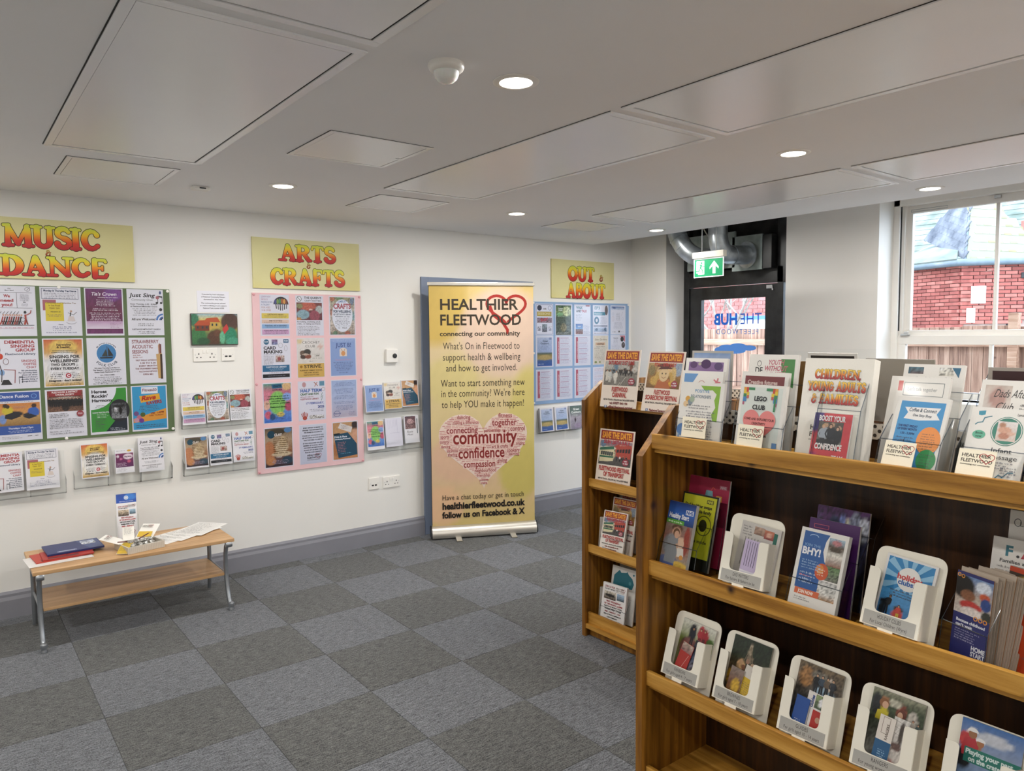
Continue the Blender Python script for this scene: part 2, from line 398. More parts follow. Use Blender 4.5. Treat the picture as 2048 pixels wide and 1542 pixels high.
# ------------------------------------------------------------------ fat rounded display lettering, glyphs drawn as strokes (x, y, width)
def A_(cx, cy, rx, ry, a0, a1, w0, w1=None, n=12):
    w1 = w0 if w1 is None else w1; o = []
    for i in range(n + 1):
        t = i / n; a = R(a0 + (a1 - a0) * t); k = math.sin(math.pi * t)
        o.append((cx + rx * math.cos(a), cy + ry * math.sin(a), w0 + (w1 - w0) * k))
    return o
sf = lambda x, y=.07, d=.17: [(x - d, y, .13), (x + d, y, .13)]
FAT = {
 'M': (1.25, [[(.24, .93, .12), (.26, .1, .24)], [(.12, .93, .13), (.3, .93, .16)], [(.26, .9, .2), (.62, .15, .2)], [(.62, .15, .16), (.98, .9, .16)], [(.98, .9, .24), (1.0, .1, .26)], sf(.26), sf(1.0), [(.94, .93, .14), (1.14, .93, .13)]]),
 'U': (.98, [[(.26, .92, .24)] + A_(.5, .34, .24, .26, 180, 360, .24, .2) + [(.74, .92, .2)], sf(.24, .93), sf(.76, .93, .15)]),
 'S': (.78, [A_(.42, .72, .22, .2, 20, 250, .17, .24) + A_(.42, .28, .24, .2, 75, -170, .25, .22)]),
 'I': (.46, [[(.23, .92, .24), (.23, .08, .26)], sf(.23), sf(.23, .93)]),
 'C': (.88, [A_(.48, .5, .3, .4, 48, 318, .16, .26), [(.68, .76, .22), (.7, .72, .22)], [(.7, .22, .2), (.72, .24, .18)]]),
 'D': (1.0, [[(.26, .92, .22), (.26, .08, .24)], [(.2, .93, .14)] + A_(.42, .5, .36, .42, 90, -90, .15, .3) + [(.2, .07, .14)], sf(.2), sf(.2, .93)]),
 'A': (1.05, [[(.5, .92, .2), (.24, .1, .13)], [(.52, .9, .22), (.8, .1, .24)], [(.34, .34, .12), (.7, .34, .12)], sf(.22), sf(.82)]),
 'N': (1.12, [[(.24, .9, .14), (.24, .1, .14)], [(.24, .86, .22), (.86, .12, .24)], [(.86, .12, .16), (.86, .92, .16)], sf(.24), sf(.2, .93, .12), sf(.88, .93)]),
 'E': (.82, [[(.25, .92, .24), (.25, .08, .24)], [(.2, .93, .14), (.66, .93, .15), (.7, .84, .14)], [(.3, .52, .12), (.55, .52, .13)], [(.56, .62, .1), (.56, .42, .1)], [(.2, .07, .14), (.68, .07, .16), (.74, .2, .15)]]),
 'F': (.78, [[(.25, .92, .24), (.25, .08, .24)], [(.2, .93, .14), (.64, .93, .15), (.7, .8, .15)], [(.3, .5, .12), (.5, .5, .13)], [(.53, .6, .11), (.53, .4, .11)], sf(.25)]),
 'R': (1.0, [[(.25, .92, .22), (.25, .08, .24)], [(.2, .93, .14)] + A_(.46, .72, .24, .2, 90, -90, .15, .25) + [(.3, .5, .12)], [(.5, .5, .2), (.78, .1, .24), (.9, .09, .14)], sf(.25), sf(.18, .93, .1)]),
 'T': (.86, [[(.43, .9, .24), (.43, .08, .26)], [(.12, .78, .12), (.16, .93, .14), (.7, .93, .14), (.76, .78, .12)], sf(.43)]),
 'O': (1.0, [A_(.5, .5, .32, .39, 0, 360, .27, .27, 22)]),
 'B': (.9, [[(.25, .92, .22), (.25, .08, .24)], [(.2, .93, .13)] + A_(.44, .74, .2, .19, 90, -90, .14, .24) + [(.3, .53, .1)], [(.3, .51, .1)] + A_(.46, .28, .25, .21, 90, -90, .15, .27) + [(.2, .07, .13)]]),
 'H': (1.0, [[(.25, .92, .24), (.25, .08, .24)], [(.77, .92, .24), (.77, .08, .24)], [(.25, .5, .12), (.77, .5, .12)], sf(.25), sf(.77), sf(.25, .93, .14), sf(.77, .93, .14)]),
 'L': (.74, [[(.25, .92, .24), (.25, .08, .24)], [(.2, .07, .14), (.6, .07, .16), (.66, .22, .14)], sf(.25, .93)]),
 'Y': (.96, [[(.2, .9, .22), (.48, .48, .22), (.48, .08, .25)], [(.76, .9, .14), (.48, .48, .14)], sf(.48), sf(.2, .93, .14), sf(.78, .93, .13)]),
 'G': (.96, [A_(.48, .5, .3, .4, 48, 330, .16, .26), [(.7, .74, .2), (.71, .72, .2)], [(.56, .44, .13), (.86, .44, .13)], [(.74, .4, .2), (.74, .15, .18)]]),
 '&': (.86, [A_(.4, .76, .16, .16, -60, 240, .1, .13) + A_(.38, .26, .24, .2, 130, 360, .2, .16), [(.3, .62, .15), (.66, .5, .1), (.74, .62, .1)]]),
 ',': (.3, [[(.14, .08, .16), (.1, -.12, .08)]]),
}
GRAD = [(0, '#b0202c'), (.3, '#d23a1c'), (.52, '#e98a1e'), (.74, '#e9d02a'), (1, '#c9d64a')]
def grad(t, G):
    t = max(0, min(1, t))
    for (a, c), (b, d) in zip(G, G[1:]):
        if t <= b: return mix(lin(c), lin(d), (t - a) / (b - a))
    return lin(G[-1][1])
def fat(p, txt, x, y, h, w=None, G=GRAD, out='#2a1a08', ow=.026, al='c', dy=0):
    """line of display letters, each with its outline laid over its neighbour"""
    W = 0
    for ch in txt: W += (.45 if ch == ' ' else FAT[ch][0] * .86) * h
    sx = (w / W) if w else 1; x0 = x - W * sx / 2
    for n, ch in enumerate(txt):
        if ch == ' ': x0 += .45 * h * sx; continue
        adv, strokes = FAT[ch]; yy = y + dy * n
        for layer, extra in ((0, ow * 2), (1, 0)):
            for st in strokes:
                p.z += 2.2e-5; pts = []
                for (a, b, w0), (c, d, w1) in zip(st, st[1:]):
                    k = max(1, int(math.hypot(c - a, d - b) / .07)); pts += [(a + (c - a) * i / k, b + (d - b) * i / k, w0 + (w1 - w0) * i / k) for i in range(k)]
                pts.append(st[-1]); m = len(pts); nrm = []
                for i in range(m):
                    a, b = pts[max(i - 1, 0)], pts[min(i + 1, m - 1)]; dx, dy = b[0] - a[0], b[1] - a[1]; l = math.hypot(dx, dy) or 1e-6; nrm.append((-dy / l, dx / l))
                L_ = [(q[0] + n[0] * (q[2] + extra) / 2, q[1] + n[1] * (q[2] + extra) / 2) for q, n in zip(pts, nrm)]
                R_ = [(q[0] - n[0] * (q[2] + extra) / 2, q[1] - n[1] * (q[2] + extra) / 2) for q, n in zip(pts, nrm)]
                def put(g):
                    gy = max(0, min(1, g[1])); p.v.append(p.q(x0 + g[0] * h * sx, yy + h - g[1] * h)); p.c.append(lin(out) if layer == 0 else grad(gy, G))
                o = len(p.v)
                for i in range(m): put(L_[i]); put(R_[i])
                for i in range(m - 1): p.f.append((o + 2 * i, o + 2 * i + 1, o + 2 * i + 3, o + 2 * i + 2))
                if (pts[0][0] - pts[-1][0]) ** 2 + (pts[0][1] - pts[-1][1]) ** 2 > 1e-4:
                    for q, n, sgn in ((pts[0], nrm[0], -1), (pts[-1], nrm[-1], 1)):
                        o = len(p.v); t = (n[1] * sgn, -n[0] * sgn); rr = (q[2] + extra) / 2
                        for i in range(9):
                            a = math.pi * i / 8; put((q[0] + n[0] * rr * math.cos(a) + t[0] * rr * math.sin(a), q[1] + n[1] * rr * math.cos(a) + t[1] * rr * math.sin(a)))
                        p.f.append(tuple(range(o, o + 9)) if sgn < 0 else tuple(range(o, o + 9))[::-1])
        x0 += adv * .86 * h * sx
    return p
# ================================================================== the setting
ZC = 2.4644; WL = 5.12; WF = 5.48; XE = 4.965
X0, Y0 = -3.0, -3.0

# floor: a slab under carpet tiles laid quarter-turned
fl = struct(MB().box((X0, Y0, -.12), (5.9, WL + .2, -.0075)).build('floor', M['gap']))
tile_me = []
for nm in ('carA', 'carB'):
    bm = bmesh.new(); bmesh.ops.create_cube(bm, size=1); bmesh.ops.scale(bm, vec=(.4985, .4985, .007), verts=bm.verts)
    bmesh.ops.bevel(bm, geom=[e for e in bm.edges if all(v.co.z > 0 for v in e.verts)], offset=.0012, segments=1, affect='EDGES')
    me = bpy.data.meshes.new('carpet_tile'); bm.to_mesh(me); bm.free(); me.materials.append(M[nm]); tile_me.append(me)
for i in range(-6, 12):
    for j in range(-6, 11):
        x0 = i * .5 - .02 + .0; y0 = j * .5 - .02
        if x0 > 5.5: continue
        link('carpet_tile', tile_me[(i + j) % 2], fl, (x0 + .25, y0 + .25, -.0035))

# ceiling with the drop at its far edge and the higher soffit behind
m = MB(); m.box((X0, Y0, ZC), (XE, WL, ZC + .16)); m.box((XE - .02, Y0, ZC + .16), (XE, WL, 3.05)); m.box((XE, Y0, 2.95), (6.1, WL + .2, 3.1))
struct(m.build('ceiling', M['ceil']))
# walls
DX0, DX1, DZ = 3.05, 4.2, 2.085                       # doorway in the poster wall
m = MB(); m.box((X0, WL, 0), (DX0, WL + .2, 3.05)); m.box((DX1, WL, 0), (5.98, WL + .2, 3.05)); m.box((DX0, WL, DZ), (DX1, WL + .2, 3.05))
struct(m.build('wall_left', M['wall']))
EY0, EY1, EZ = 3.415, 4.67, 2.93                      # entrance opening
WY0, WY1, WZ0, WZ1 = 1.33, 2.665, 1.12, 2.62          # window opening
TX = 5.86
m = MB()
m.box((WF, EY1, 0), (TX, WL, 3.05)); m.box((WF, EY0, EZ), (TX, EY1, 3.05)); m.box((WF, WY1, 0), (TX, EY0, 3.05))
m.box((WF, WY0, 0), (TX, WY1, WZ0)); m.box((WF, WY0, WZ1), (TX, WY1, 3.05)); m.box((WF, .55, 0), (TX, WY0, 3.05))
m.box((WF, -.75, 0), (TX, .55, WZ0)); m.box((WF, -.75, WZ1), (TX, .55, 3.05)); m.box((WF, Y0, 0), (TX, -.75, 3.05))  # opening left for the unseen window added for its light
struct(m.build('wall_far', M['wall']))
struct(MB().box((X0, Y0 - .2, 0), (5.98, Y0, 3.05)).build('wall_right', M['wall']))
struct(MB().box((X0 - .2, Y0 - .2, 0), (X0, WL + .2, 3.05)).build('wall_near', M['wall']))
# skirtings
def skirt(name, a, b, ax):
    m = MB(); pr = [(0, 0), (-.02, 0), (-.02, .105), (-.014, .125), (-.014, .14), (-.006, .155), (0, .155)]
    if ax == 0: m.prism([(WL + y, z) for y, z in pr], 0, a, b)
    else: m.prism([(WF + y, z) for y, z in pr], 1, a, b)
    return struct(m.build(name, M['grey']))
skirt('baseboard_left', X0, 3.045, 0); skirt('baseboard_left.001', 4.2, WF, 0); skirt('baseboard_far', EY1, WL - .02, 1); skirt('baseboard_far.001', Y0, EY0, 1)

# ---- ceiling radiant panels
def radiant(x0, x1, y0, y1, label):
    r = empty('ceiling_panel', ((x0 + x1) / 2, (y0 + y1) / 2, ZC)); tag(r, label, 'ceiling panel', 'radiant ceiling panels')
    X, Y = (x1 - x0) / 2, (y1 - y0) / 2
    m = MB(); f = .03
    for a, b in (((-X, -Y), (X, -Y + f)), ((-X, Y - f), (X, Y)), ((-X, -Y + f), (-X + f, Y - f)), ((X - f, -Y + f), (X, Y - f))):
        m.box((*a, -.006), (*b, 0), bev=.0015)
    m.build('frame', M['panel'], r)
    MB().box((-X + f, -Y + f, -.001), (X - f, Y - f, -.0002)).box((-X - .0042, -Y, -.0012), (-X, Y, -.0002)).build('painted_shadow_gap', M['gap'], r)  # outer strip paints the dark shadow line beside the frame
    MB().box((-X + f + .0015, -Y + f + .006, -.0045), (X - f - .008, Y - f - .008, -.001), bev=.001).build('panel_face', M['panel'], r)
    return r
radiant(.40, 1.05, 2.04, 3.83, 'long white ceiling panel above the green notice board, at the left of the ceiling')
radiant(.40, 1.05, .18, 1.985, 'white ceiling panel cut off by the top picture edge, left of the motion sensor')
radiant(2.06, 2.70, 2.03, 3.84, 'long white ceiling panel in the middle, running down towards the banner')
radiant(2.06, 2.70, .18, 1.975, 'long white ceiling panel above the near bookcase, in line with the middle one')
radiant(3.73, 4.37, 2.02, 3.86, 'narrow-looking white ceiling panel in front of the entrance, with a window reflection')
radiant(3.73, 4.37, .18, 1.965, 'white ceiling panel in front of the sash window')
# ---- access hatches
def hatch(x0, x1, y0, y1, lk, label):
    r = empty('access_hatch', ((x0 + x1) / 2, (y0 + y1) / 2, ZC)); tag(r, label, 'ceiling hatch', 'square access hatches in the ceiling')
    X, Y = (x1 - x0) / 2, (y1 - y0) / 2; f = .022; m = MB()
    for a, b in (((-X, -Y), (X, -Y + f)), ((-X, Y - f), (X, Y)), ((-X, -Y + f), (-X + f, Y - f)), ((X - f, -Y + f), (X, Y - f))):
        m.box((*a, -.004), (*b, 0), bev=.001)
    m.build('frame', M['panel'], r)
    MB().box((-X + f, -Y + f, -.0012), (X - f, Y - f, -.0002)).box((-X - .004, -Y, -.0012), (-X, Y, -.0002)).box((-X, -Y - .003, -.0012), (X, -Y, -.0002)).build('painted_shadow_gap', M['gap'], r)  # outer strips paint a thin shadow line around the hatch frame
    MB().box((-X + f + .002, -Y + f + .002, -.0035), (X - f - .004, Y - f - .003, -.0012), bev=.0008).build('door_panel', M['panel'], r)
    if lk:
        MB().lathe((lk[0] - r.location.x, lk[1] - r.location.y, 0), [(.012, -.0034), (.012, -.0052), (.006, -.006), (.003, -.006)], 16).build('lock', M['steel'], r, True)
    return r
hatch(1.316, 1.807, 2.895, 3.38, (1.773, 3.16), 'square ceiling hatch with a small lock, right of the long left panel')
hatch(.51, 1.003, 4.005, 4.49, None, 'square ceiling hatch close to the poster wall, above the green notice board')
hatch(2.13, 2.62, 4.02, 4.495, (2.6, 4.31), 'square ceiling hatch near the wall, above the arts and crafts sign')
hatch(3.78, 4.30, 4.09, 4.48, (4.167, 4.2), 'cream-looking ceiling hatch above the roll-up banner')
# ---- downlights
def downlight(x, y, label, vis=True):
    r = empty('downlight', (x, y, ZC)); tag(r, label, 'ceiling light', 'round recessed downlights')
    m = MB().lathe((0, 0, 0), [(.078, 0), (.078, -.002), (.072, -.0045), (.056, -.005), (.054, -.002), (.054, -.0005)], 40); m.f = m.f[:-2]
    m.m = m.m[:-2]; m.build('trim_ring', M['white'], r, True)
    MB().lathe((0, 0, 0), [(.0545, -.0006), (.0545, -.0022), (.05, -.003)], 40).build('diffuser', M['lamp'], r)
    l = bpy.data.lights.new('downlight_lamp', 'AREA'); l.shape = 'DISK'; l.size = .1; l.energy = LAMP; l.color = (1, .97, .925)
    o = bpy.data.objects.new('lamp', l); COL.objects.link(o); o.parent = r; o.location = (0, 0, -.006)
LBL = {(1.57, 1.99): 'large bright round downlight near the top centre, beside the motion sensor', (3.24, 1.99): 'round downlight in the ceiling over the near bookcase, right of centre',
       (4.70, 1.98): 'round downlight just in front of the sash window', (1.59, 4.10): 'round downlight over the poster wall, above the arts and crafts sign',
       (3.235, 4.11): 'small round downlight in front of the banner doorway', (4.695, 4.14): 'farthest small downlight, by the ceiling edge in front of the entrance'}
for x in (-1.6, -.06, 1.57, 3.24, 4.70):
    for y in (-1.9, .02, 1.99, 4.11):
        near = min(LBL, key=lambda k: abs(k[0] - x) + abs(k[1] - y))
        downlight(x, y, LBL[near] if abs(near[0] - x) + abs(near[1] - y) < .1 else 'round downlight outside the picture, %s row from the poster wall, %s from the near wall' % ({-1.9: 'fourth', .02: 'third', 1.99: 'second', 4.11: 'first'}[y], {-1.6: 'first', -.06: 'second', 1.57: 'third', 3.24: 'fourth', 4.70: 'fifth'}[x]))
# ---- motion sensor and small flat sensor
r = empty('motion_sensor', (1.293, 1.99, ZC)); tag(r, 'white domed motion sensor on the ceiling left of the large downlight', 'sensor')
MB().lathe((0, 0, 0), [(.056, 0), (.057, -.01), (.054, -.018), (.048, -.023), (.04, -.025)], 36).build('base', M['white'], r, True)
m = MB().lathe((0, 0, 0), [(.040, -.024), (.039, -.034), (.034, -.046), (.024, -.055), (.011, -.059), (.002, -.06)], 28)
k = NT('frosted_dome'); k.b.inputs['Base Color'].default_value = (.82, .82, .8, 1); k.b.inputs['Roughness'].default_value = .25; k.b.inputs['Subsurface Weight'].default_value = .2
vo = k.n('ShaderNodeTexChecker'); vo.inputs['Scale'].default_value = 260; k.l(k.pos('world'), vo.inputs['Vector']); k.bump(vo.outputs['Fac'], .25, .001)
m.build('lens', k.m, r, True)
r = empty('ceiling_sensor', (1.205, 4.405, ZC)); tag(r, 'small flat white sensor box with a dark slot, on the ceiling near the poster wall', 'sensor')
MB().box((-.045, -.03, -.02), (.045, .03, 0), bev=.004).build('case', M['white'], r)
MB().box((-.012, -.032, -.014), (.022, -.0295, -.007)).build('slot', M['black'], r)
r = empty('smoke_alarm', (3.25, 1.0, ZC)); tag(r, 'small grey round detector on the ceiling at the right edge of the picture', 'sensor')
MB().lathe((0, 0, 0), [(.05, 0), (.05, -.018), (.04, -.03), (.01, -.034)], 28).build('case', M['white'], r, True)

# ---- grey doorway behind the banner
r = empty('door_1', ((DX0 + DX1) / 2, WL, 0)); struct(r); r['label'] = 'blue-grey door frame behind the roll-up banner'
W2 = (DX1 - DX0) / 2; m = MB()
m.box((-W2, -.018, 0), (-W2 + .065, .12, DZ), bev=.003); m.box((W2 - .065, -.018, 0), (W2, .12, DZ), bev=.003); m.box((-W2 + .065, -.018, DZ - .065), (W2 - .065, .12, DZ), bev=.003)
m.build('door_frame', M['doorgrey'], r)
m = MB().box((-W2 + .065, .09, .008), (W2 - .065, .13, DZ - .065)); m.build('door_leaf', M['navy'], r)
m = MB().box((-W2 + .065, .05, 0), (-W2 + .085, .09, DZ - .065)); m.box((W2 - .085, .05, 0), (W2 - .065, .09, DZ - .065)); m.build('door_stop', M['doorgrey'], r)

# ---- black entrance with glazed leaf, overpanel with ducts
FX = 5.74
r = empty('door_2', (FX, (EY0 + EY1) / 2, 0)); struct(r); r['label'] = 'black-framed glazed entrance door under an overpanel with two ducts'
def B(m, y0, z0, y1, z1, d0=0, d1=.07, bev=.003):     # boxes given by world y, z on the frame plane
    cy = (EY0 + EY1) / 2; return m.box((d0, y0 - cy, z0), (d1, y1 - cy, z1), bev=bev)
m = MB(); B(m, 4.605, 0, EY1, EZ); B(m, 3.60, 2.05, 4.605, 2.19); B(m, 3.60, 2.80, 4.605, EZ); B(m, EY0, 2.05, 3.66, EZ); B(m, 3.60, 0, 3.655, 2.05); B(m, EY0, 0, 3.45, 2.05)
m.build('door_frame', M['black'], r)
m = MB(); B(m, EY0, .0, 3.6, .15, .01, .05); B(m, 3.505, .15, 3.525, 2.05, .01, .05); B(m, 3.555, .15, 3.565, 2.05, .01, .05); m.build('added_side_mullion', M['doorgrey'], r)  # sidelight added in place of daylit strips on the outer door reveal
m = MB(); B(m, 3.45, .15, 3.6, 2.05, .03, .036, 0); m.build('added_side_glass', M['glass'], r)  # added pane, lets the bright exterior show as light strips
m = MB(); B(m, 4.47, .02, 4.6, 2.045, .012, .06); B(m, 3.66, .02, 3.78, 2.045, .012, .06); B(m, 3.78, 1.93, 4.47, 2.045, .012, .06); B(m, 3.78, .02, 4.47, .25, .012, .06)
leaf = m.build('door_leaf', M['black'], r)
m = MB(); B(m, 3.78, .25, 4.47, 1.93, .032, .038, 0); m.build('door_glass', M['glass'], leaf)
m = MB(); B(m, 3.7, 2.0, 3.76, 2.03, -.006, .012, .002); B(m, 3.69, 1.985, 3.705, 2.0, -.01, .0, .001); m.build('closer_bracket', M['steel'], leaf)
m = MB(); m.tube([(-.045, 3.72 - (EY0 + EY1) / 2, .85), (-.045, 3.72 - (EY0 + EY1) / 2, 1.25)], .014, 12)
m.box((-.045, 3.71 - (EY0 + EY1) / 2, .88), (.012, 3.73 - (EY0 + EY1) / 2, .9)); m.box((-.045, 3.71 - (EY0 + EY1) / 2, 1.2), (.012, 3.73 - (EY0 + EY1) / 2, 1.22)); m.build('door_handle', M['steel'], leaf, True)
m = MB(); B(m, 3.66, 2.19, 4.605, 2.80, .05, .06, 0); m.build('overpanel', M['dark'], r)
# vinyl lettering on the glass, read from outside
p = P(.6, .4, t=.0001); p.v = []; p.f = []; p.c = []
p.t('THE', 3, 4, 16, '#2f5fd0', 'l', 38, 0); p.t('HUB', 45, 4, 16, '#1f6fe0', 'l', 43, 2); p.t('FLEETWOOD', 8, 27, 8, '#5f8fe0', 'l', 78, 0, sp=.15)
[p.e(x, y, a, b, '#5b96ea') for x, y, a, b in ((24, 56, 12, 4), (44, 54, 16, 5), (64, 57, 16, 6), (78, 60, 9, 5), (50, 60, 20, 5))]; p.t('online', 36, 53, 7, '#dfeaff', 'l', 34, 2, .2)
o = link('vinyl_lettering', p.mesh('vinyl_lettering', M['print']), r, (.031, 4.405 - .3 - (EY0 + EY1) / 2, 1.815 - .4)); o.rotation_euler = (0, 0, R(90))
tag(o, 'blue vinyl lettering on the door glass, reversed from inside')

# ---- sash window
def sash_window(idx, wy0, wy1, label):
    WX = 5.70; cy = (wy0 + wy1) / 2; r = empty('window_%d' % idx, (WX, cy, WZ0)); struct(r); r['label'] = label
    h = lambda z: z - WZ0
    m = MB(); Wd = (wy1 - wy0) / 2
    for s in (-1, 1):
        m.box((0, s * Wd, 0), (.12, s * (Wd - .045), h(2.60)), bev=.003); m.box((.03, s * (Wd - .045), 0), (.12, s * (Wd - .07), h(2.60)), bev=.002)
    m.box((0, -Wd, h(2.545)), (.12, Wd, h(2.60)), bev=.003); m.box((-.06, -Wd - .0, -.03), (.12, Wd, .0), bev=.006)
    m.build('window_frame', M['white'], r)
    def sash(nm, z0, z1, x, rail0, rail1, st):
        a = Wd - .055 if st else Wd - .045; m = MB()
        m.box((x, -a, h(z0)), (x + .04, a, h(z0) + rail0), bev=.003); m.box((x, -a, h(z1) - rail1), (x + .04, a, h(z1)), bev=.003)
        for s in (-1, 1): m.box((x, s * a, h(z0) + rail0), (x + .04, s * (a - .055), h(z1) - rail1), bev=.003)
        m.box((x + .005, -.011, h(z0) + rail0), (x + .035, .011, h(z1) - rail1), bev=.002)
        o = m.build(nm, M['white'], r)
        g = MB(); g.box((x + .018, -a + .055, h(z0) + rail0), (x + .022, -.011, h(z1) - rail1)); g.build('pane', M['glass'], o)
        g = MB(); g.box((x + .018, .011, h(z0) + rail0), (x + .022, a - .055, h(z1) - rail1)); g.build('pane', M['glass'], o)
        return o
    up = sash('upper_sash', 1.58, 2.545, .065, .045, .055, 1); lo = sash('lower_sash', 1.13, 1.585, .02, .05, .065, 0)
    g = MB(); g.box((-.0, Wd - .13, h(1.585)), (.03, Wd - .07, h(1.60)), bev=.003); g.box((.01, Wd - .115, h(1.6)), (.035, Wd - .09, h(1.615)), bev=.002); g.build('sash_catch', M['steel'], lo)
    g = MB(); g.tube([(.058, Wd - .1, h(2.50)), (.058, Wd - .1, h(2.515)), (.058, Wd - .35, h(2.515)), (.058, Wd - .35, h(2.50)), (.058, Wd - .1, h(2.50))], .0016, 6); g.build('trickle_vent', M['leg'], up)
    g = MB(); g.box((.05, -.02, h(2.52)), (.065, .02, h(2.54)), bev=.002); g.build('sash_lock', M['steel'], up)
    g = MB(); g.box((-.001, Wd - .062, h(1.62)), (.002, Wd - .052, h(2.54))); g.build('sash_channel', M['black'], r)
sash_window(1, WY0, WY1, 'white sliding sash window on the right with brick buildings outside')
sash_window(2, -.75, .55, 'added sash window outside the picture, put in only for its daylight')  # unseen window, added for light alone

# ---- ducts
cy = (EY0 + EY1) / 2
def bend(p0, p1, p2, n=8, r=None):
    out = []
    for i in range(n + 1):
        t = i / n; out.append(tuple(p0[k] * (1 - t) ** 2 + 2 * p1[k] * t * (1 - t) + p2[k] * t * t for k in range(3)))
    return out
r = empty('ventilation_duct', (5.4, 3.9, 2.3)); tag(r, 'shiny galvanised duct elbow ending in a flanged plate, over the right of the entrance', 'duct', 'galvanised ducts over the entrance')
L = lambda x, y, z: (x - 5.4, y - 3.9, z - 2.3)
pts = [L(5.32, 3.965, 2.94), L(5.32, 3.965, 2.46)] + bend(L(5.32, 3.965, 2.45), L(5.325, 3.96, 2.285), L(5.47, 3.93, 2.29))[1:] + [L(5.66, 3.895, 2.30)]
MB().tube(pts, .082, 28).build('duct_pipe', M['galv'], r, True)
m = MB()
for i, k in ((1, .0865), (4, .085), (6, .085), (9, .0865)):
    a, b = Vector(pts[i]), Vector(pts[min(i + 1, len(pts) - 1)]); d = (b - a).normalized(); m.tube([a - d * .005, a + d * .005], k, 28)
m.build('duct_seam', M['galv'], r, True)
m = MB(); d = (Vector(L(5.66, 3.895, 2.30)) - Vector(L(5.47, 3.93, 2.29))).normalized(); e = Vector(L(5.645, 3.897, 2.30)); m.tube([e - d * .012, e], .115, 32); m.build('collar', M['galv'], r, True)
MB().box(L(5.655, 3.755, 2.165), L(5.675, 4.06, 2.47), bev=.002).build('plate', M['galvsheet'], r)
MB().box(L(5.66, 3.665, 2.17), L(5.74, 3.753, 2.46), bev=.003).build('side_box', M['black'], r)
r = empty('ventilation_duct', (5.4, 4.3, 2.3)); tag(r, 'shiny galvanised duct slanting down behind the exit sign', 'duct', 'galvanised ducts over the entrance')
L = lambda x, y, z: (x - 5.4, y - 4.3, z - 2.3)
pts = [L(5.28, 4.52, 2.86), L(5.32, 4.39, 2.47)] + bend(L(5.325, 4.375, 2.44), L(5.35, 4.28, 2.27), L(5.5, 4.18, 2.29))[1:] + [L(5.64, 4.12, 2.31)]
MB().tube(pts, .082, 28).build('duct_pipe', M['galv'], r, True)
m = MB()
for i, k in ((1, .086), (2, .085), (5, .085), (9, .086)):
    a, b = Vector(pts[i]), Vector(pts[min(i + 1, len(pts) - 1)]); d = (b - a).normalized(); m.tube([a - d * .006, a + d * .006], k, 28)
m.tube([Vector(L(5.30, 4.46, 2.66)), Vector(L(5.304, 4.445, 2.63))], .086, 28); m.build('duct_seam', M['galv'], r, True)
MB().box(L(5.655, 4.03, 2.2), L(5.675, 4.56, 2.52), bev=.002).build('plate', M['galvsheet'], r)
MB().tube(bend(L(5.5, 4.28, 2.60), L(5.45, 4.05, 2.25), L(5.45, 4.02, 2.62), 12), .006, 8).build('cable', M['white'], r, True)

# ---- exit sign hanging from the ceiling edge
r = empty('exit_sign', (4.93, 3.775, 2.275)); tag(r, 'green and white running-man exit sign with an upward arrow, hung in front of the ducts', 'sign')
MB().box((0, -.155, -.05), (.045, .15, .0), bev=.004).build('sign_case', M['card'], r)
MB().tube([(.022, -.07, 0), (.022, -.07, .22)], .004, 8).build('hanging_rod', M['steel'], r); MB().tube([(.022, .07, 0), (.022, .07, .22)], .004, 8).build('hanging_rod', M['steel'], r)
p = P(.292, .152, '#f6fbf8', t=.004)
p.r(2.5, 2.5, 95, 47, '#0d8a58'); p.r(9, 6, 27, 38, '#f3fbf6')
G_ = '#0d8a58'
p.e(27, 12, 2.6, 2.6, G_); p.ln([(26, 16), (23, 26)], 5, G_); p.ln([(25, 17), (18, 18), (15, 23)], 1.8, G_); p.ln([(25, 18), (31, 23), (36, 22)], 1.8, G_)
p.ln([(23, 25), (29, 31), (31, 41)], 2.6, G_); p.ln([(23, 25), (19, 33), (9, 34)], 2.6, G_); p.r(8, 40, 7, 4, G_)
p.poly([(69, 8), (54, 25), (54, 31), (64, 22), (64, 43), (74, 43), (74, 22), (84, 31), (84, 25)][::-1], '#f6fdf8')
mm = print_mat('lit_sign_face', .4); nn = mm.node_tree; bb = nn.nodes['Principled BSDF']; vc = [n for n in nn.nodes if n.bl_idname == 'ShaderNodeVertexColor'][0]
nn.links.new(vc.outputs['Color'], bb.inputs['Emission Color']); bb.inputs['Emission Strength'].default_value = .55; M['lit'] = mm
o = link('sign_face', p.mesh('sign_face', mm), r, (.02, 0, -.2055)); o.rotation_euler = (0, 0, R(-90)); tag(o, 'lit face with running figure and white arrow')
# ================================================================== outside
struct(MB().box((5.86, -20, -.2), (60, 40, -.02)).build('ground', plain('paving_outside', '#9a9890', .9, scale=1.5)))
M['fence'] = wood('weathered_fence_board', '#604638', '#8e6c59', '#ab8b76', 2, 1.0, .8)
M['fence2'] = wood('weathered_fence_rail', '#6b4b3a', '#94715a', '#ae8f78', 1, 1.0, .8)
fr = empty('timber_fence', (8, 4.5, 0)); tag(fr, 'weathered vertical-board timber fence outside the window and door', 'fence')
mb = MB(); mb.box((-.01, -.048, 0), (.01, .048, 1.64), bev=.002); bme = None
rg = random.Random(4); o = mb.build('fence_board', M['fence'], fr, loc=(0, -4.4, .02)); bme = o.data
for i in range(1, 88):
    o = link('fence_board', bme, fr, (rg.uniform(-.003, .003), -4.4 + i * .1, .02 + rg.uniform(-.012, .006))); o.rotation_euler = (0, 0, R(rg.uniform(-1, 1)))
for z in (.9, 1.5): MB().box((-.05, -4.5, z - .04), (-.012, 4.3, z + .04), bev=.003).build('fence_rail', M['fence2'], fr)
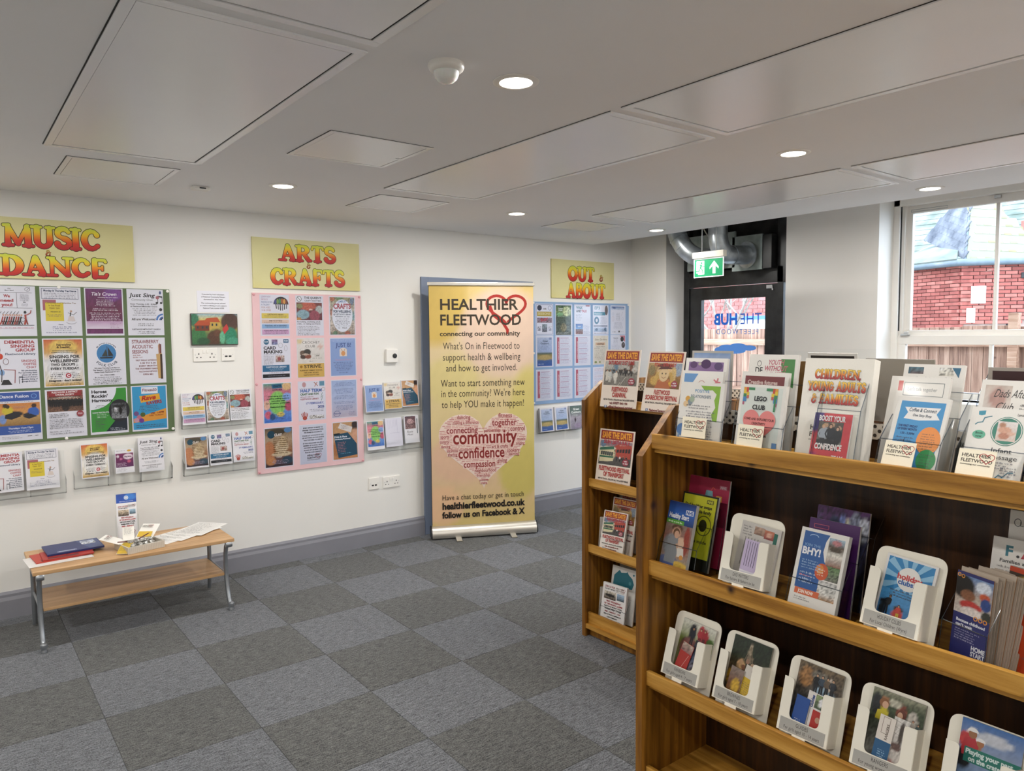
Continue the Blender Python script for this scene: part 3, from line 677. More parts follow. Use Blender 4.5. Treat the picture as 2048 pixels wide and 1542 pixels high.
for y in (-1.92, 4.0): MB().box((-.1, y - .04, 0), (-.02, y + .04, 1.78), bev=.004).build('fence_post', M['fence2'], fr)

# brick building: a plain corner facing the window
bk = NT('red_brick'); oi = bk.n('ShaderNodeObjectInfo'); cc = bk.ramp(oi.outputs['Random'], [(0, '#8a4a42'), (.5, '#a0594f'), (1, '#b07064')])
mm = bk.n('ShaderNodeMix', data_type='RGBA', blend_type='MULTIPLY'); mm.inputs[0].default_value = .4; nf = bk.noise(bk.pos('world'), 9, 3)
bk.l(cc, mm.inputs[6]); bk.l(bk.ramp(nf, [(.3, '#b0b0b0'), (.7, '#ffffff')]), mm.inputs[7]); bk.l(mm.outputs[2], bk.b.inputs['Base Color']); bk.b.inputs['Roughness'].default_value = .9
M['brick'] = bk.m; M['mortar'] = plain('mortar', '#a08c82', .95); M['slate'] = plain('blue_slate', '#333c4c', .7, var=.3, scale=3)
sl = NT('mossy_slate'); oi = sl.n('ShaderNodeObjectInfo'); sl.l(sl.ramp(oi.outputs['Random'], [(0, '#6f6c44'), (.35, '#7f8170'), (.7, '#8b8d80'), (1, '#857f50')]), sl.b.inputs['Base Color']); sl.b.inputs['Roughness'].default_value = .8
M['moss'] = sl.m; M['roofgrey'] = plain('grey_green_roof', '#59655a', .8, var=.25, scale=2); M['gutter'] = plain('grey_gutter', '#5b6a74', .4)
CX, CY, EAVE = 17.0, 6.54, 3.0
br = empty('brick_building', (CX, CY, 0)); tag(br, 'red brick building with a slate roof and grey gutter seen through the sash window', 'building')
bw = MB().box((-.05, -.109, -.033), (.05, .109, .033), bev=.004)
A1 = Vector((.35, 1, 0)).normalized(); A2 = Vector((.75, -1, 0)).normalized()    # the two faces run back from the corner
def face(dirv, length, z0, z1, first, maxn):
    ang = math.atan2(dirv.y, dirv.x); n = Vector((dirv.y, -dirv.x, 0));  n = n if n.x < 0 else -n
    core = MB(); c0 = -n * .03; c1 = -n * 3
    core.add([(c0.x, c0.y, 0), (c0.x + dirv.x * length, c0.y + dirv.y * length, 0), (c1.x + dirv.x * length, c1.y + dirv.y * length, 0), (c1.x, c1.y, 0),
              (c0.x, c0.y, z1), (c0.x + dirv.x * length, c0.y + dirv.y * length, z1), (c1.x + dirv.x * length, c1.y + dirv.y * length, z1), (c1.x, c1.y, z1)],
             [(0, 3, 2, 1), (4, 5, 6, 7), (0, 1, 5, 4), (1, 2, 6, 5), (2, 3, 7, 6), (3, 0, 4, 7)])
    core.build('wall', M['mortar'], br)
    global brick_me
    k = 0; row = int((z1 - z0) / .078)
    for j in range(row):
        z = z1 - .04 - j * .078; off = (.115 if j % 2 else 0) - .115; i = 0
        while True:
            u = off + .115 + i * .232
            if u < .05: u = .06
            if u + .115 > length: break
            c = dirv * u - n * .018
            if brick_me is None: o = bw.build('brick', M['brick'], br, loc=(c.x, c.y, z)); brick_me = o.data
            else: o = link('brick', brick_me, br, (c.x, c.y, z))
            o.rotation_euler = (0, 0, ang - math.pi / 2); k += 1; i += 1
            if k >= maxn: return
brick_me = None
face(A1, 1.45, 1.62, EAVE, 0, 130); face(A2, 2.6, 1.62, EAVE, 0, 170)
g1 = A1 * 1.6; g2 = A2 * 3.0
MB().tube([(g1.x - .12, g1.y, EAVE + .03), (-.16, 0, EAVE + .03), (g2.x - .1, g2.y - .1, EAVE + .03)], .075, 12).build('gutter', M['gutter'], br, True)
def placard(dirv, u, z, w, h):
    n = Vector((dirv.y, -dirv.x, 0)); n = n if n.x < 0 else -n; c = dirv * u + n * .05; a = dirv * (w / 2); m = MB()
    m.add([(c.x - a.x, c.y - a.y, z - h / 2), (c.x + a.x, c.y + a.y, z - h / 2), (c.x + a.x, c.y + a.y, z + h / 2), (c.x - a.x, c.y - a.y, z + h / 2)] +
          [(c.x - a.x - n.x * .03, c.y - a.y - n.y * .03, z - h / 2), (c.x + a.x - n.x * .03, c.y + a.y - n.y * .03, z - h / 2), (c.x + a.x - n.x * .03, c.y + a.y - n.y * .03, z + h / 2), (c.x - a.x - n.x * .03, c.y - a.y - n.y * .03, z + h / 2)],
          [(0, 1, 2, 3), (7, 6, 5, 4), (0, 4, 5, 1), (1, 5, 6, 2), (2, 6, 7, 3), (3, 7, 4, 0)])
    m.build('white_notice', M['white'], br)
placard(A2, .33, 2.36, .27, .36); placard(A2, .2, 1.93, .16, .3); placard(A2, 1.35, 2.62, .34, .13)
m = MB().box((.62, -1.05, 2.68), (.95, -.9, 2.80), bev=.01); m.build('flood_lamp', M['black'], br)
m = MB().box((.55, -.75, 1.5), (.75, -.5, 1.88)); m.box((.85, -1.2, 1.5), (1.05, -.95, 1.88)); m.build('dark_window', M['navy'], br)
# main pitched roofs
def tri(name, pts, th, mat):
    a, b, c = [Vector(q) for q in pts[:3]]; n = (b - a).cross(c - a).normalized() * th; k = len(pts)
    return MB().add([tuple(Vector(q)) for q in pts] + [tuple(Vector(q) - n) for q in pts], [tuple(range(k)), tuple(range(k, 2 * k))[::-1]] + [(i, (i + 1) % k, k + (i + 1) % k, k + i)[::-1] for i in range(k)]).build(name, mat, br)
tri('roof_slope', [(-.2, 0, EAVE + .06), (g1.x - .1, g1.y + .2, EAVE + .06), (g1.x + 2.2, g1.y - .2, EAVE + .9), (1.0, .4, EAVE + .62)], .05, M['roofgrey'])
# the steep slated turret: a dark face and a pale mossy face, slates laid in courses
ap = Vector((1.0, .22, 4.78)); bl = Vector((1.3, 1.29, 3.72)); bc = Vector((.05, -.06, 3.1)); br_ = Vector((2.2, -1.05, 3.06))
slate_me = None
def slated(a, b, apex, mat, w, hgt, name):
    global slate_me
    up = (apex - (a + b) / 2); L = (b - a); nrm = L.cross(up).normalized(); nrm = nrm if nrm.x < 0 else -nrm
    rows = int(up.length / hgt); mb = MB(); mb.box((-w / 2 * .95, -.01, 0), (w / 2 * .95, .01, hgt * 1.25)); me = None; k = 0
    for j in range(rows):
        t = j / rows; p0 = a.lerp(apex, t); p1 = b.lerp(apex, t); ln_ = (p1 - p0).length; n = int(ln_ / w)
        for i in range(n):
            u = (i + .5 + (.5 if j % 2 else 0)) * w
            if u + w / 2 > ln_ + .03: continue
            c = p0 + (p1 - p0).normalized() * u + nrm * (.035)
            xax = (p1 - p0).normalized(); zax = (up - xax * up.dot(xax)).normalized(); zax = (zax - nrm * .1).normalized(); yax = zax.cross(xax)
            rot = Matrix((xax, yax, zax)).transposed().to_4x4(); rot.translation = c
            if me is None: o = mb.build('slate', mat, br); me = o.data
            else: o = link('slate', me, br)
            o.matrix_local = rot; k += 1
            if k > 140: return
tri('turret_face', [bc, bl, ap], .04, M['slate']); tri('turret_face', [br_, bc, ap], .04, M['moss'])
slated(bc, bl, ap, M['slate'], .12, .14, 'slate'); slated(br_, bc, ap, M['moss'], .19, .19, 'slate')
MB().tube([tuple(bc), tuple(ap)], .03, 8).build('ridge_cap', M['gutter'], br, True); MB().tube([tuple(bl), tuple(ap)], .03, 8).build('ridge_cap', M['gutter'], br, True); MB().tube([tuple(br_), tuple(ap)], .03, 8).build('ridge_cap', M['gutter'], br, True)
# broad pale roof behind
r = empty('slate_roof_behind', (24, 8, 0)); tag(r, 'broad pale grey-green roof rising behind the slated turret', 'roof')
m = MB().add([(0, -16, 3.4), (0, 12, 3.4), (7, 12, 8.2), (7, -16, 8.2), (7.5, -16, 0), (7.5, 12, 0), (.3, -16, 0), (.3, 12, 0)], [(0, 1, 2, 3), (3, 2, 5, 4), (0, 6, 7, 1), (1, 7, 5, 2), (0, 3, 4, 6)])
m.build('roof_slope', M['roofgrey'], r); m = MB()
for j in range(24):
    t = j / 24; m.box((t * 7 - .01, -16, 3.4 + t * 4.8), (t * 7 + .05, 12, 3.412 + t * 4.8))
o = m.build('roof_course', M['roofgrey'], r); o['kind'] = 'stuff'
MB().box((-.4, -1.9, 3.6), (1.2, -.4, 4.6)).build('brick_gable', M['brick'], r)

# brick wall and a low pale structure seen through the door, and a bare tree
r = empty('brick_wall_outside', (13.5, 9.5, 0)); tag(r, 'red brick wall seen through the entrance door glass', 'wall')
m = MB().box((0, -2.6, 0), (.3, 2.2, 5)); m.build('wall', M['mortar'], r); m = MB()
for j in range(60):
    for i in range(20):
        y = -2.55 + i * .232 + (.115 if j % 2 else 0)
        m.box((-.02, y, .4 + j * .078), (.02, y + .218, .4 + j * .078 + .066))
o = m.build('brick_courses', plain('flat_red_brick', '#a95a52', .9, var=.15, scale=7), r); o['kind'] = 'stuff'
r = empty('flat_roofed_kiosk', (12.6, 8.1, 0)); tag(r, 'low white flat-roofed structure with a blue edge outside the entrance', 'building')
MB().box((-.4, -.6, 0), (.4, .62, 1.86)).build('wall', M['white'], r); MB().box((-.45, -.65, 1.86), (.45, .67, 1.93)).build('roof_edge', plain('blue_edge', '#3d6fae', .5), r)
r = empty('bare_tree', (9.3, 6.85, 0)); tag(r, 'bare branching tree outside the entrance door', 'tree')
bark = plain('tree_bark', '#8f867a', .9, var=.3, scale=20, bump=.3); m = MB(); rg = random.Random(11)
MB().tube([(0, 0, 0), (.02, .02, .8), (0, 0, 1.45)], [.07, .06, .055], 10).build('trunk', bark, r, True)
def branch(p, d, L, w, dep):
    pts = [p]; q = Vector(p); dd = Vector(d)
    for i in range(5):
        dd = (dd + Vector((rg.uniform(-.15, .15), rg.uniform(-.25, .25), rg.uniform(-.05, .2)))).normalized(); q = q + dd * L / 5; pts.append(tuple(q))
    m.tube(pts, [w * (1 - .12 * i) for i in range(6)], 6)
    if dep:
        for _ in range(3):
            s = Vector(pts[rg.randint(2, 5)]); branch(tuple(s), (rg.uniform(-.4, .4), rg.uniform(-1, 1), rg.uniform(.5, 1.1)), L * .65, w * .5, dep - 1)
for a in (-1.2, -.7, -.25, .2, .7, 1.2): branch((0, 0, 1.4), (rg.uniform(-.3, .3), a, 1), .9, .028, 2)
m.build('branches', bark, r, True)
# ================================================================== printed artwork (flat print, width 100 x height ~141)
K = '#2b2a2e'; BL = '#33415f'; RD = '#b5474a'
def A4(seed=1, bg='#f0eff2', w=.209, h=.288, t=.0006): return P(w, h, bg, t, seed)
def a_need(p):
    p.t("Old", 40, 6, 3, K, b=1); p.t("Men's Band", 40, 11, 3, K, b=1); p.ring(82, 9, 6, 5, .8, K); p.ln([(80, 12), (88, 3)], .8, K)
    p.r(8, 18, 84, .8, K); p.r(56, 18, .8, 42, K); p.r(8, 60, 84, .8, K)
    for i, s in enumerate(('We', 'need', 'you!')): p.t(s, 34, 24 + i * 12, 7.5, RD, w=(14, 30, 25)[i], b=2)
    p.L(74, 21, 24, 8, 2.6, '#555566', 'c'); p.t('Men', 74, 43, 2.5, K, b=2); p.L(74, 48, 16, 3, 2.6, '#555566', 'c')
    for i in range(9):
        x = 20 + i * 5.2; p.ln([(x + 3, 84), (x, 96), (x - 4, 106)], 3.2, ('#b4483c', '#8a2f2a', K)[i % 3]); p.ln([(x, 95), (x + 5, 106)], 2.2, K); p.e(x + 4, 80, 2, 2.4, '#d9a184')
    p.ln([(74, 78), (75, 92), (72, 106)], 4.5, '#b4483c'); p.ln([(76, 92), (79, 106)], 3, '#8a2f2a'); p.ln([(76, 80), (86, 74), (88, 66)], 2, '#b4483c'); p.e(74, 72, 3, 4, K); p.ring(68, 92, 5, 5, .8, K)
    for i in range(6): p.ln([(14 + i * 8, 78), (20 + i * 8, 70)], 1, K)
    p.r(6, 107, 88, 1, K); p.L(50, 113, 84, 1, 4, '#c35', 'c', jag=0)
def a_tea(p):
    p.fr(4, 4, 90, 30, 1, BL); p.t('Monday & Thursday Tea Dance', 49, 8, 5, BL, w=80, b=2); p.L(49, 16, 78, 4, 4.4, '#556', 'c', jag=.1)
    p.r(6, 36, 32, 30, '#b56a72'); p.r(12, 44, 44, 52, '#e6cf3a'); p.t('Christmas and Valentine Tea', 50, 43, 3.4, '#8a6a2a', w=74, b=1); p.t('in Lea Road', 34, 50, 4, '#8a6a2a', b=1); p.t('Open 1pm', 34, 57, 4, '#8a6a2a', b=1); p.t('Admission £5', 36, 68, 3, K, b=1); p.L(34, 76, 36, 2, 4, '#8a6a2a', 'c')
    p.e(74, 68, 3, 3, '#c9a48a'); p.ln([(73, 71), (71, 84), (78, 96)], 2.4, '#333'); p.ln([(66, 72), (80, 78), (88, 70)], 1.2, '#333'); p.poly([(68, 82), (80, 82), (84, 96), (64, 96)][::-1], '#e6d8cf'); p.ring(74, 98, 12, 6, .7, '#444', 180, 360)
    p.t('Venue:', 48, 104, 3, '#667', b=1); p.L(50, 110, 60, 3, 5, '#7a7fa0', 'c'); p.L(50, 126, 76, 1, 5, '#7a7fa0', 'c', jag=0)
def a_crown(p):
    p.ph(3, 2, 94, 130, [(0, '#6d2c66'), (.5, '#6c2145'), (1, '#6f2b63')], [(.75, .12, .25, .14, '#7a3d8a')], .12); D = '#f0dfe8'
    p.t("Tia's Crown", 50, 12, 9, '#f5e9ef', w=66, b=1, sk=.2); p.t('crowning the care wishes', 60, 25, 2.6, D, w=52, b=1)
    p.L(52, 32, 60, 5, 4.2, D, 'c', .35); p.L(52, 58, 80, 2, 4.2, D, 'c', .35); p.L(52, 70, 84, 6, 4.8, D, 'c', .4, .15)
    p.ph(3, 96, 94, 22, [(0, '#c99fc0'), (1, '#e9dce6')], noise=.02, nx=6, ny=4); p.L(64, 100, 30, 4, 4, '#a06a90')
def a_sing(p):
    p.t('Just Sing', 42, 12, 11, K, w=68, b=1, sk=.22); p.t('Community Choir', 42, 28, 6, '#444', w=60, b=0, sk=.2)
    p.t('Every Thursday, 6.30 - 8.00pm', 46, 42, 4, K, w=74); p.t('at Fleetwood Methodist Church', 46, 49, 4, K, w=74); p.L(48, 56, 72, 5, 4.8, '#444', 'c')
    p.t('All are Welcome!', 44, 86, 6.5, '#33302a', w=66, b=1); p.L(50, 101, 60, 2, 5, '#555', 'c'); p.t('FLEETWOOD METHODIST CHURCH', 50, 118, 3.4, K, w=78); p.L(50, 124, 56, 2, 5, K, 'c')
    for q in (85, 97): p.e(q - 3, 40, 3.6, 3, K); p.r(q - .6, 20, 1.4, 20, K)
    p.poly([(84, 18), (98, 20), (98, 24), (84, 22)][::-1], K); p.e(84, 24, 5, 5, '#b06a72'); p.e(92, 9, 3, 5, '#4a5a8a'); p.e(92, 60, 4.5, 4.5, '#33343a')
    for r_, c in ((20, '#4f80c0'), (15, '#e8eef8'), (11, '#3a62a6'), (7, '#20222a'), (4, '#e8eef8')): p.e(98, 92, r_ * .9, r_, c, 14, 90, 180) if False else p.poly([(98, 92)] + [(98 - r_ * math.sin(R(a)), 92 - r_ * math.cos(R(a))) for a in range(0, 91, 9)], c)
def a_dementia(p):
    for i, s in enumerate(('DEMENTIA', 'SINGING', 'GROUP')): p.t(s, 92, 5 + i * 11, 8, RD, 'r', (70, 56, 45)[i], 2)
    p.t('Fleetwood Library', 93, 39, 5.5, BL, 'r', 70); [p.t(s, 94, 58 + i * 9, 6, RD, 'r', b=1) for i, s in enumerate(('SINGING', 'COFFEE', 'CHAT'))]
    for i, s in enumerate(('No pre-booking.', 'For upcoming dates', 'please ask about', "Fleetwood Library's", 'monthly listing of', 'groups & events.')): p.t(s, 95, 86 + i * 6, 3.7, BL, 'r')
    for x, y, c in ((6, 22, '#d24f2a'), (12, 48, '#d8452a'), (4, 70, '#e07a3a'), (14, 92, '#8fb4dc')): p.e(x, y, 6, 8, c)
    p.ln([(8, 4), (12, 30), (7, 60), (14, 90), (12, 118)], 2, '#3a2a2a'); p.ring(24, 62, 6, 8, 1, '#7a4a4a'); p.ln([(18, 84), (44, 86), (42, 122)], 1.6, '#a04038'); p.poly([(10, 126), (16, 112), (28, 112), (36, 126)][::-1], K); p.ln([(52, 124), (52, 106), (60, 104), (60, 122)], 1, K)
def a_wellb(p):
    p.ph(3, 3, 94, 132, [(0, '#d0653e'), (.28, '#e3b060'), (.45, '#f0ede6'), (.85, '#efe6cf'), (1, '#e0b048')], [(.5, .17, .36, .17, '#ecc765'), (.5, .58, .44, .32, '#f2f0ec')], .08)
    p.t('harmony', 52, 15, 5.5, '#4a3212', w=36, b=2); p.t('& health', 50, 22, 5.5, '#4a3212', w=32, b=2); p.ring(66, 20, 9, 8, 1, '#7a3a1a', 0, 300)
    p.t("THORNTON & FLEETWOOD'S", 52, 33, 3.2, K, w=60); p.t('COMMUNITY SINGING GROUP', 52, 38, 3.2, K, w=64)
    for i, (s, w) in enumerate((('SINGING FOR', 74), ('WELLBEING!', 70), ('TWO GROUPS ...', 68), ('EVERY TUESDAY', 70))): p.t(s, 52, 48 + i * 11.5, 8 if i < 2 else 6.5, K, w=w, b=2)
    p.L(50, 96, 60, 1, 3.5, '#666', 'c'); p.L(16, 100, 34, 3, 5, K); p.e(60, 106, 7, 7, '#c23a4a'); p.t('C', 60, 102.5, 7, '#fff', b=2); p.L(88, 100, 20, 3, 5, K, 'r'); p.t("integrate - don't isolate!", 52, 117, 5, K, w=80, b=2); p.L(52, 126, 78, 2, 4, '#6a4a1a', 'c', jag=.1)
def a_folk(p):
    p.arct('FLEETWOOD', 50, 46, 32, 90, 7, '#4a5364'); p.arct('FOLK CLUB', 50, 46, 31, -90, 7, '#4a5364', -1)
    p.e(50, 45, 27, 29, '#f6f8fa'); p.e(50, 45, 25.5, 27.5, '#3f86bb'); p.poly([(32, 56), (34, 60), (64, 60), (68, 55)], '#2a2f33'); p.poly([(37, 54), (49, 32), (53, 54)], '#39403c'); p.poly([(54, 54), (54, 26), (68, 52)], '#2a2f33'); p.ln([(51, 56), (52, 24)], 1, '#1d2022')
    p.t('We meet Thursdays at 8.00pm at', 50, 86, 3.4, K, w=66); p.t('The Steamer / Garden Pub & Bistro,', 50, 92, 3.4, K, w=74); p.t('Euston Road, Fleetwood FY7 6TT', 50, 98, 3.4, K, w=66); p.t('ALL WELCOME!', 50, 107, 3, K, w=38); p.L(50, 113, 76, 5, 4.6, '#444', 'c')
def a_straw(p):
    for i, s in enumerate(('STRAWBERRY', 'ACOUSTIC', 'SESSIONS')): p.t(s, 8, 7 + i * 15, 10, '#9a5a5c', 'l', (74, 58, 44)[i], 1)
    p.L(10, 50, 26, 2, 6, '#b0706a'); [p.t(s, 50, 66 + i * 8.5, 4.4, '#8a4a48', w=w_, b=1) for i, (s, w_) in enumerate((('FIRST FRIDAY AFTERNOON', 66), ('2.00 TO 5.00', 44), ('EVERY MONTH', 50), ('THE STRAWBERRY GARDENS', 70), ('POULTON ROAD FLEETWOOD', 50), ('OPEN MIC', 30)))]
    p.poly([(80, 24), (84, 16), (88, 24), (88, 50), (81, 50)], '#c99a78'); p.r(84, 20, 5, 36, '#7a3a34'); p.poly([(74, 50), (90, 48), (90, 124), (78, 124)], '#d8b070'); p.r(85, 50, 6, 76, '#4a3a2c')
def a_fusion(p):
    p.r(0, 3, 97, 24, '#3a5ea8'); p.t('Dance Fusion', 38, 10, 8, '#f4f6fb', w=68, b=1); p.ring(84, 15, 6, 6, 1.4, '#7fb0e8'); p.L(4, 28, 80, 1, 4, '#666')
    p.ph(0, 33, 97, 62, [(0, '#d98a44'), (.5, '#dfa257'), (.62, '#c8a060'), (1, '#9a7440')], [(.22, .32, .13, .18, '#d9c53a'), (.17, .10, .06, .09, '#3a2a1c'), (.38, .48, .2, .12, '#23232a'), (.84, .42, .14, .2, '#3a68b8'), (.86, .14, .06, .09, '#3a2a20'), (.7, .55, .12, .09, '#2a2c3a'), (.1, .7, .08, .2, '#7a9ad0'), (.5, .2, .16, .03, '#c9855a')], .06, 40, 28)
    p.ln([(34, 41), (50, 44), (64, 42)], 2.4, '#c9906c'); p.poly([(14, 48), (30, 46), (34, 62), (16, 66)][::-1], '#d9c53a'); p.e(22, 42, 4.5, 5, '#3a2a1c'); p.poly([(16, 64), (34, 58), (52, 70), (30, 78), (14, 74)][::-1], '#20222a'); p.poly([(70, 50), (88, 46), (94, 68), (72, 70)][::-1], '#3a68b8'); p.e(82, 42, 4.5, 5, '#4a3020'); p.poly([(56, 72), (74, 64), (90, 72), (70, 78)][::-1], '#23252f'); p.r(0, 95, 97, 24, '#3a5ea8'); p.t('Thursdays 11am-12pm', 50, 100, 4.6, '#eef2fa', w=58); p.L(50, 108, 66, 2, 4, '#c7d4ee', 'c'); p.L(6, 124, 50, 2, 4, '#888'); p.t('active', 70, 124, 3, '#555'); p.t('care', 86, 124, 3, '#555')
def a_choral(p):
    p.ph(5, 4, 88, 60, [(0, '#8a3a34'), (.2, '#9c5a48'), (.5, '#4a3428'), (1, '#7a5844')], [(.5, .45, .44, .16, '#1f1c1e'), (.5, .36, .4, .06, '#c9b8a8'), (.5, .8, .1, .2, '#2c2220')], .3, 40, 26); [p.man(10 + i * 4.6, 24 + (i % 2) * 2, 24, '#17171b', '#141418') for i in range(18)]; p.r(9, 4, 80, 16, '#9c2f33')
    p.t('FLEETWOOD & DISTRICT', 48, 6, 4.6, '#f6e8e0', w=64, b=2); p.t('CHORAL SOCIETY', 48, 13, 4.6, '#f6e8e0', w=46, b=2); p.L(8, 68, 62, 3, 4.6, K); p.e(84, 72, 9, 9, '#a04048'); p.t('FDS', 84, 69.5, 4.6, '#f3dcdc'); p.L(8, 84, 84, 6, 4.8, '#444', jag=.06); p.L(8, 118, 50, 1, 4.6, K); p.L(8, 124, 84, 1, 4.6, K, jag=.05)
def a_heroes(p):
    p.r(3, 3, 94, 128, '#3f9a3c'); p.poly([(3, 3)] + [(3 + 68 * math.cos(R(a)), 3 + 62 * math.sin(R(a))) for a in range(0, 91, 6)], '#f2f3f5'); p.poly([(40, 131), (97, 60), (97, 131)], '#27343f')
    for i, s in enumerate(('Heroes', "Rockin'", 'Harmony')): p.t(s, 6, 8 + i * 13, 8.5, K, 'l', (40, 42, 54)[i], 2)
    p.t('Lower Lane', 28, 52, 3, '#555'); p.L(28, 57, 30, 1, 4, '#777', 'c'); p.t('NOW RECRUITING', 32, 72, 4, '#f2f3f5'); p.L(18, 78, 30, 3, 4, '#cfe6cc'); p.L(14, 92, 26, 4, 5, '#1f3a1f'); p.L(14, 112, 26, 2, 5, '#1f3a1f')
    p.e(77, 70, 28, 33, '#2c2f33'); p.ph(56, 48, 40, 46, [(0, '#4a4d50'), (.5, '#6a6c6c'), (1, '#8d9090')], [(.3, .4, .1, .2, '#d9d9d6'), (.6, .5, .1, .25, '#1a1a1c'), (.5, .2, .4, .1, '#2a2c2e')], .4, 22, 22); p.L(52, 120, 44, 2, 4.6, '#c9d2d8')
def a_raver(p):
    p.r(3, 3, 94, 130, '#3fa3d0'); p.r(28, 5, 46, 20, '#eef4f8'); p.t('Fitness50', 51, 10, 8, '#8a3a44', w=40, b=1); p.poly([(22, 32), (78, 26), (80, 44), (26, 52)], '#f0b43a'); p.t('Rave', 46, 31, 13, '#c5302a', w=40, b=2, sk=.3, rot=4)
    p.t('RAVERS', 62, 48, 9, '#a8362e', w=44, b=2, rot=6); p.L(48, 60, 60, 4, 5, '#1d3a4a', 'c'); p.poly([(4, 100), (96, 72), (96, 104), (4, 112)], '#e9a244'); p.t('1PM - 1.45PM', 70, 82, 5, '#8a2a24', w=38, b=2, rot=4); p.t('EVERY THURSDAY', 68, 90, 4, '#8a2a24', w=40, rot=2)
    for x, y, c in ((12, 84, '#7a5a8a'), (20, 96, '#c77a8a'), (30, 88, '#5a6a3a'), (12, 104, '#d0a0b0'), (26, 106, '#7a4a9a')): p.e(x, y, 7, 7, c)
    p.L(50, 118, 80, 2, 5.4, '#14304a', 'c', .7, .05)
GREEN = [[a_need, a_tea, a_crown, a_sing], [a_dementia, a_wellb, a_folk, a_straw], [a_fusion, a_choral, a_heroes, a_raver]]

def a_art50(p):
    for i, (s, c) in enumerate((('LEARN NEW', '#9a7aa0'), ('SKILLS', '#b06a8a'), ('REDISCOVER', '#4a6aa0'), ('A TALENT', '#4a6aa0'), ('FOR AGES', '#b06a5a'), ('14 & OVER', '#b0503a'))): p.t(s, 5, 4 + i * 9, 5.5, c, 'l', (32, 22, 38, 28, 30, 32)[i], 0)
    p.arct('Fleetwood Art Club', 72, 32, 26, 90, 5, K); p.e(72, 32, 26, 26, '#2b2b33')
    for i, c in enumerate(('#4a4a8a', '#7a9a4a', '#4a8a5a', '#b0622a', '#e0a04a', '#7a3a2a')): p.e(53 + i * 7.6, 20 + abs(i - 2.5) * 1.5, 4, 9, c)
    p.poly([(72 + 26 * math.cos(R(a)), 32 + 26 * math.sin(R(a))) for a in range(0, 181, 12)][::-1], '#f0eff2')
    for i in range(6): p.ln([(54 + i * 7.4, 30), (56 + i * 6.8, 54 - abs(i - 2.5) * 3)], 3.4, ('#2c2c34', '#6a6a72')[i % 2])
    for y, h, c, s in ((62, 17, '#e6cd58', 'FLEETWOOD LIBRARY'), (83, 12, '#e8c8b0', 'FREE TO ATTEND'), (99, 14, '#8fb8e0', 'PAINTING, ART & DRAWING'), (116, 17, '#d8a8cc', 'PLEASE BRING YOUR OWN PAINTS')):
        p.r(5, y, 92, h, c); p.t(s, 52, y + 2, 4, K, w=min(80, len(s) * 3.2)); p.L(52, y + 7, 78, 1 if h < 15 else 2, 4.2, K, 'c', .6, .1)
def a_queens(p):
    p.r(4, 3, 18, 24, '#f4f4f4'); p.ring(13, 12, 8, 9, 1.6, '#444'); p.ln([(8, 6), (18, 18)], 1.6, '#555'); p.t("THE QUEEN'S", 62, 4, 7, K, w=62); p.t('CRAFTY KNITTERS', 62, 15, 5, '#555', w=60, b=1)
    p.ph(3, 24, 92, 60, [(0, '#7a3a34'), (1, '#6a2c38')], [(.45, .2, .3, .24, '#c2604a'), (.25, .68, .24, .26, '#8fb0b8'), (.88, .4, .14, .22, '#b8bcb4'), (.7, .75, .2, .3, '#9a4454'), (.12, .2, .12, .14, '#8a8a5a'), (.08, .95, .1, .1, '#c08a4a'), (.55, .4, .07, .05, '#e9c0b0')], .16, 34, 24)
    p.t('For knitting, crocheting, arts &', 46, 88, 4, K, w=84); p.t('crafts... or making new friends', 46, 95, 4, K, w=84); p.L(5, 104, 84, 7, 4.8, '#444')
def a_crafts(p):
    p.ph(3, 3, 94, 132, [(0, '#8a8458'), (.15, '#b0a890'), (.5, '#c8beb0'), (.85, '#b8a898'), (1, '#7a6a58')], [(.1, .05, .1, .06, '#b06a4a'), (.4, .03, .14, .04, '#6a8a5a'), (.9, .1, .08, .1, '#7a8aa0'), (.06, .4, .05, .1, '#b07a6a'), (.95, .5, .05, .12, '#7aa0a0'), (.2, .96, .1, .05, '#5a7a5a'), (.7, .96, .12, .05, '#b0604a')], .25, 30, 36)
    p.e(50, 68, 39, 58, '#eef0f6'); p.t('JUMBLED', 50, 14, 7, '#5a7ab0', w=34, b=1, rot=4); p.t('CRAFTS', 50, 26, 17, '#b04a58', w=66, b=2); p.t('FOR WELLBEING', 50, 49, 8, BL, w=68, b=2); p.t('@ FLEETWOOD LIBRARY', 50, 61, 5, BL, w=68); p.t('WEDNESDAY, 1pm - 3pm', 50, 69, 4, BL, w=56); p.L(50, 77, 58, 6, 5, '#445', 'c'); p.t('FREE', 36, 110, 3, BL); p.t('Drop in', 58, 109, 4, K, b=2)
def a_card(p):
    p.e(18, 12, 9, 9, '#2f6a8a'); p.t('Craft', 18, 9, 4, '#fff', w=14); p.ph(36, 4, 20, 17, [(0, '#8a6a8a'), (1, '#6a7aa0')], noise=.4, nx=8, ny=8); p.r(76, 3, 18, 12, '#2b5f86'); p.t('FREE', 85, 6.5, 5, '#e6f0f6', w=14)
    p.t('CARD', 8, 27, 10, K, 'l', 42, 2); p.t('MAKING', 8, 40, 10, K, 'l', 64, 2); p.L(8, 53, 70, 1, 4, '#777'); p.L(8, 59, 34, 7, 4.2, '#555', jag=.1)
    p.ph(48, 58, 30, 22, [(0, '#c9b4a8'), (1, '#a08a80')], [(.4, .5, .2, .3, '#9a4a4a')], .35, 12, 10); p.ring(66, 24, 7, 8, 1, '#999'); p.ring(84, 34, 5, 9, 1, '#999')
    p.r(3, 90, 92, 22, '#2f6f96'); p.t('FLEETWOOD LIBRARY', 50, 94, 5, '#eef5f9', w=70); p.L(50, 101, 56, 2, 4, '#c7dce8', 'c'); p.L(50, 114, 66, 1, 4, '#555', 'c'); p.r(3, 120, 92, 12, '#22262c'); p.L(50, 124, 60, 1, 4, '#99a', 'c')
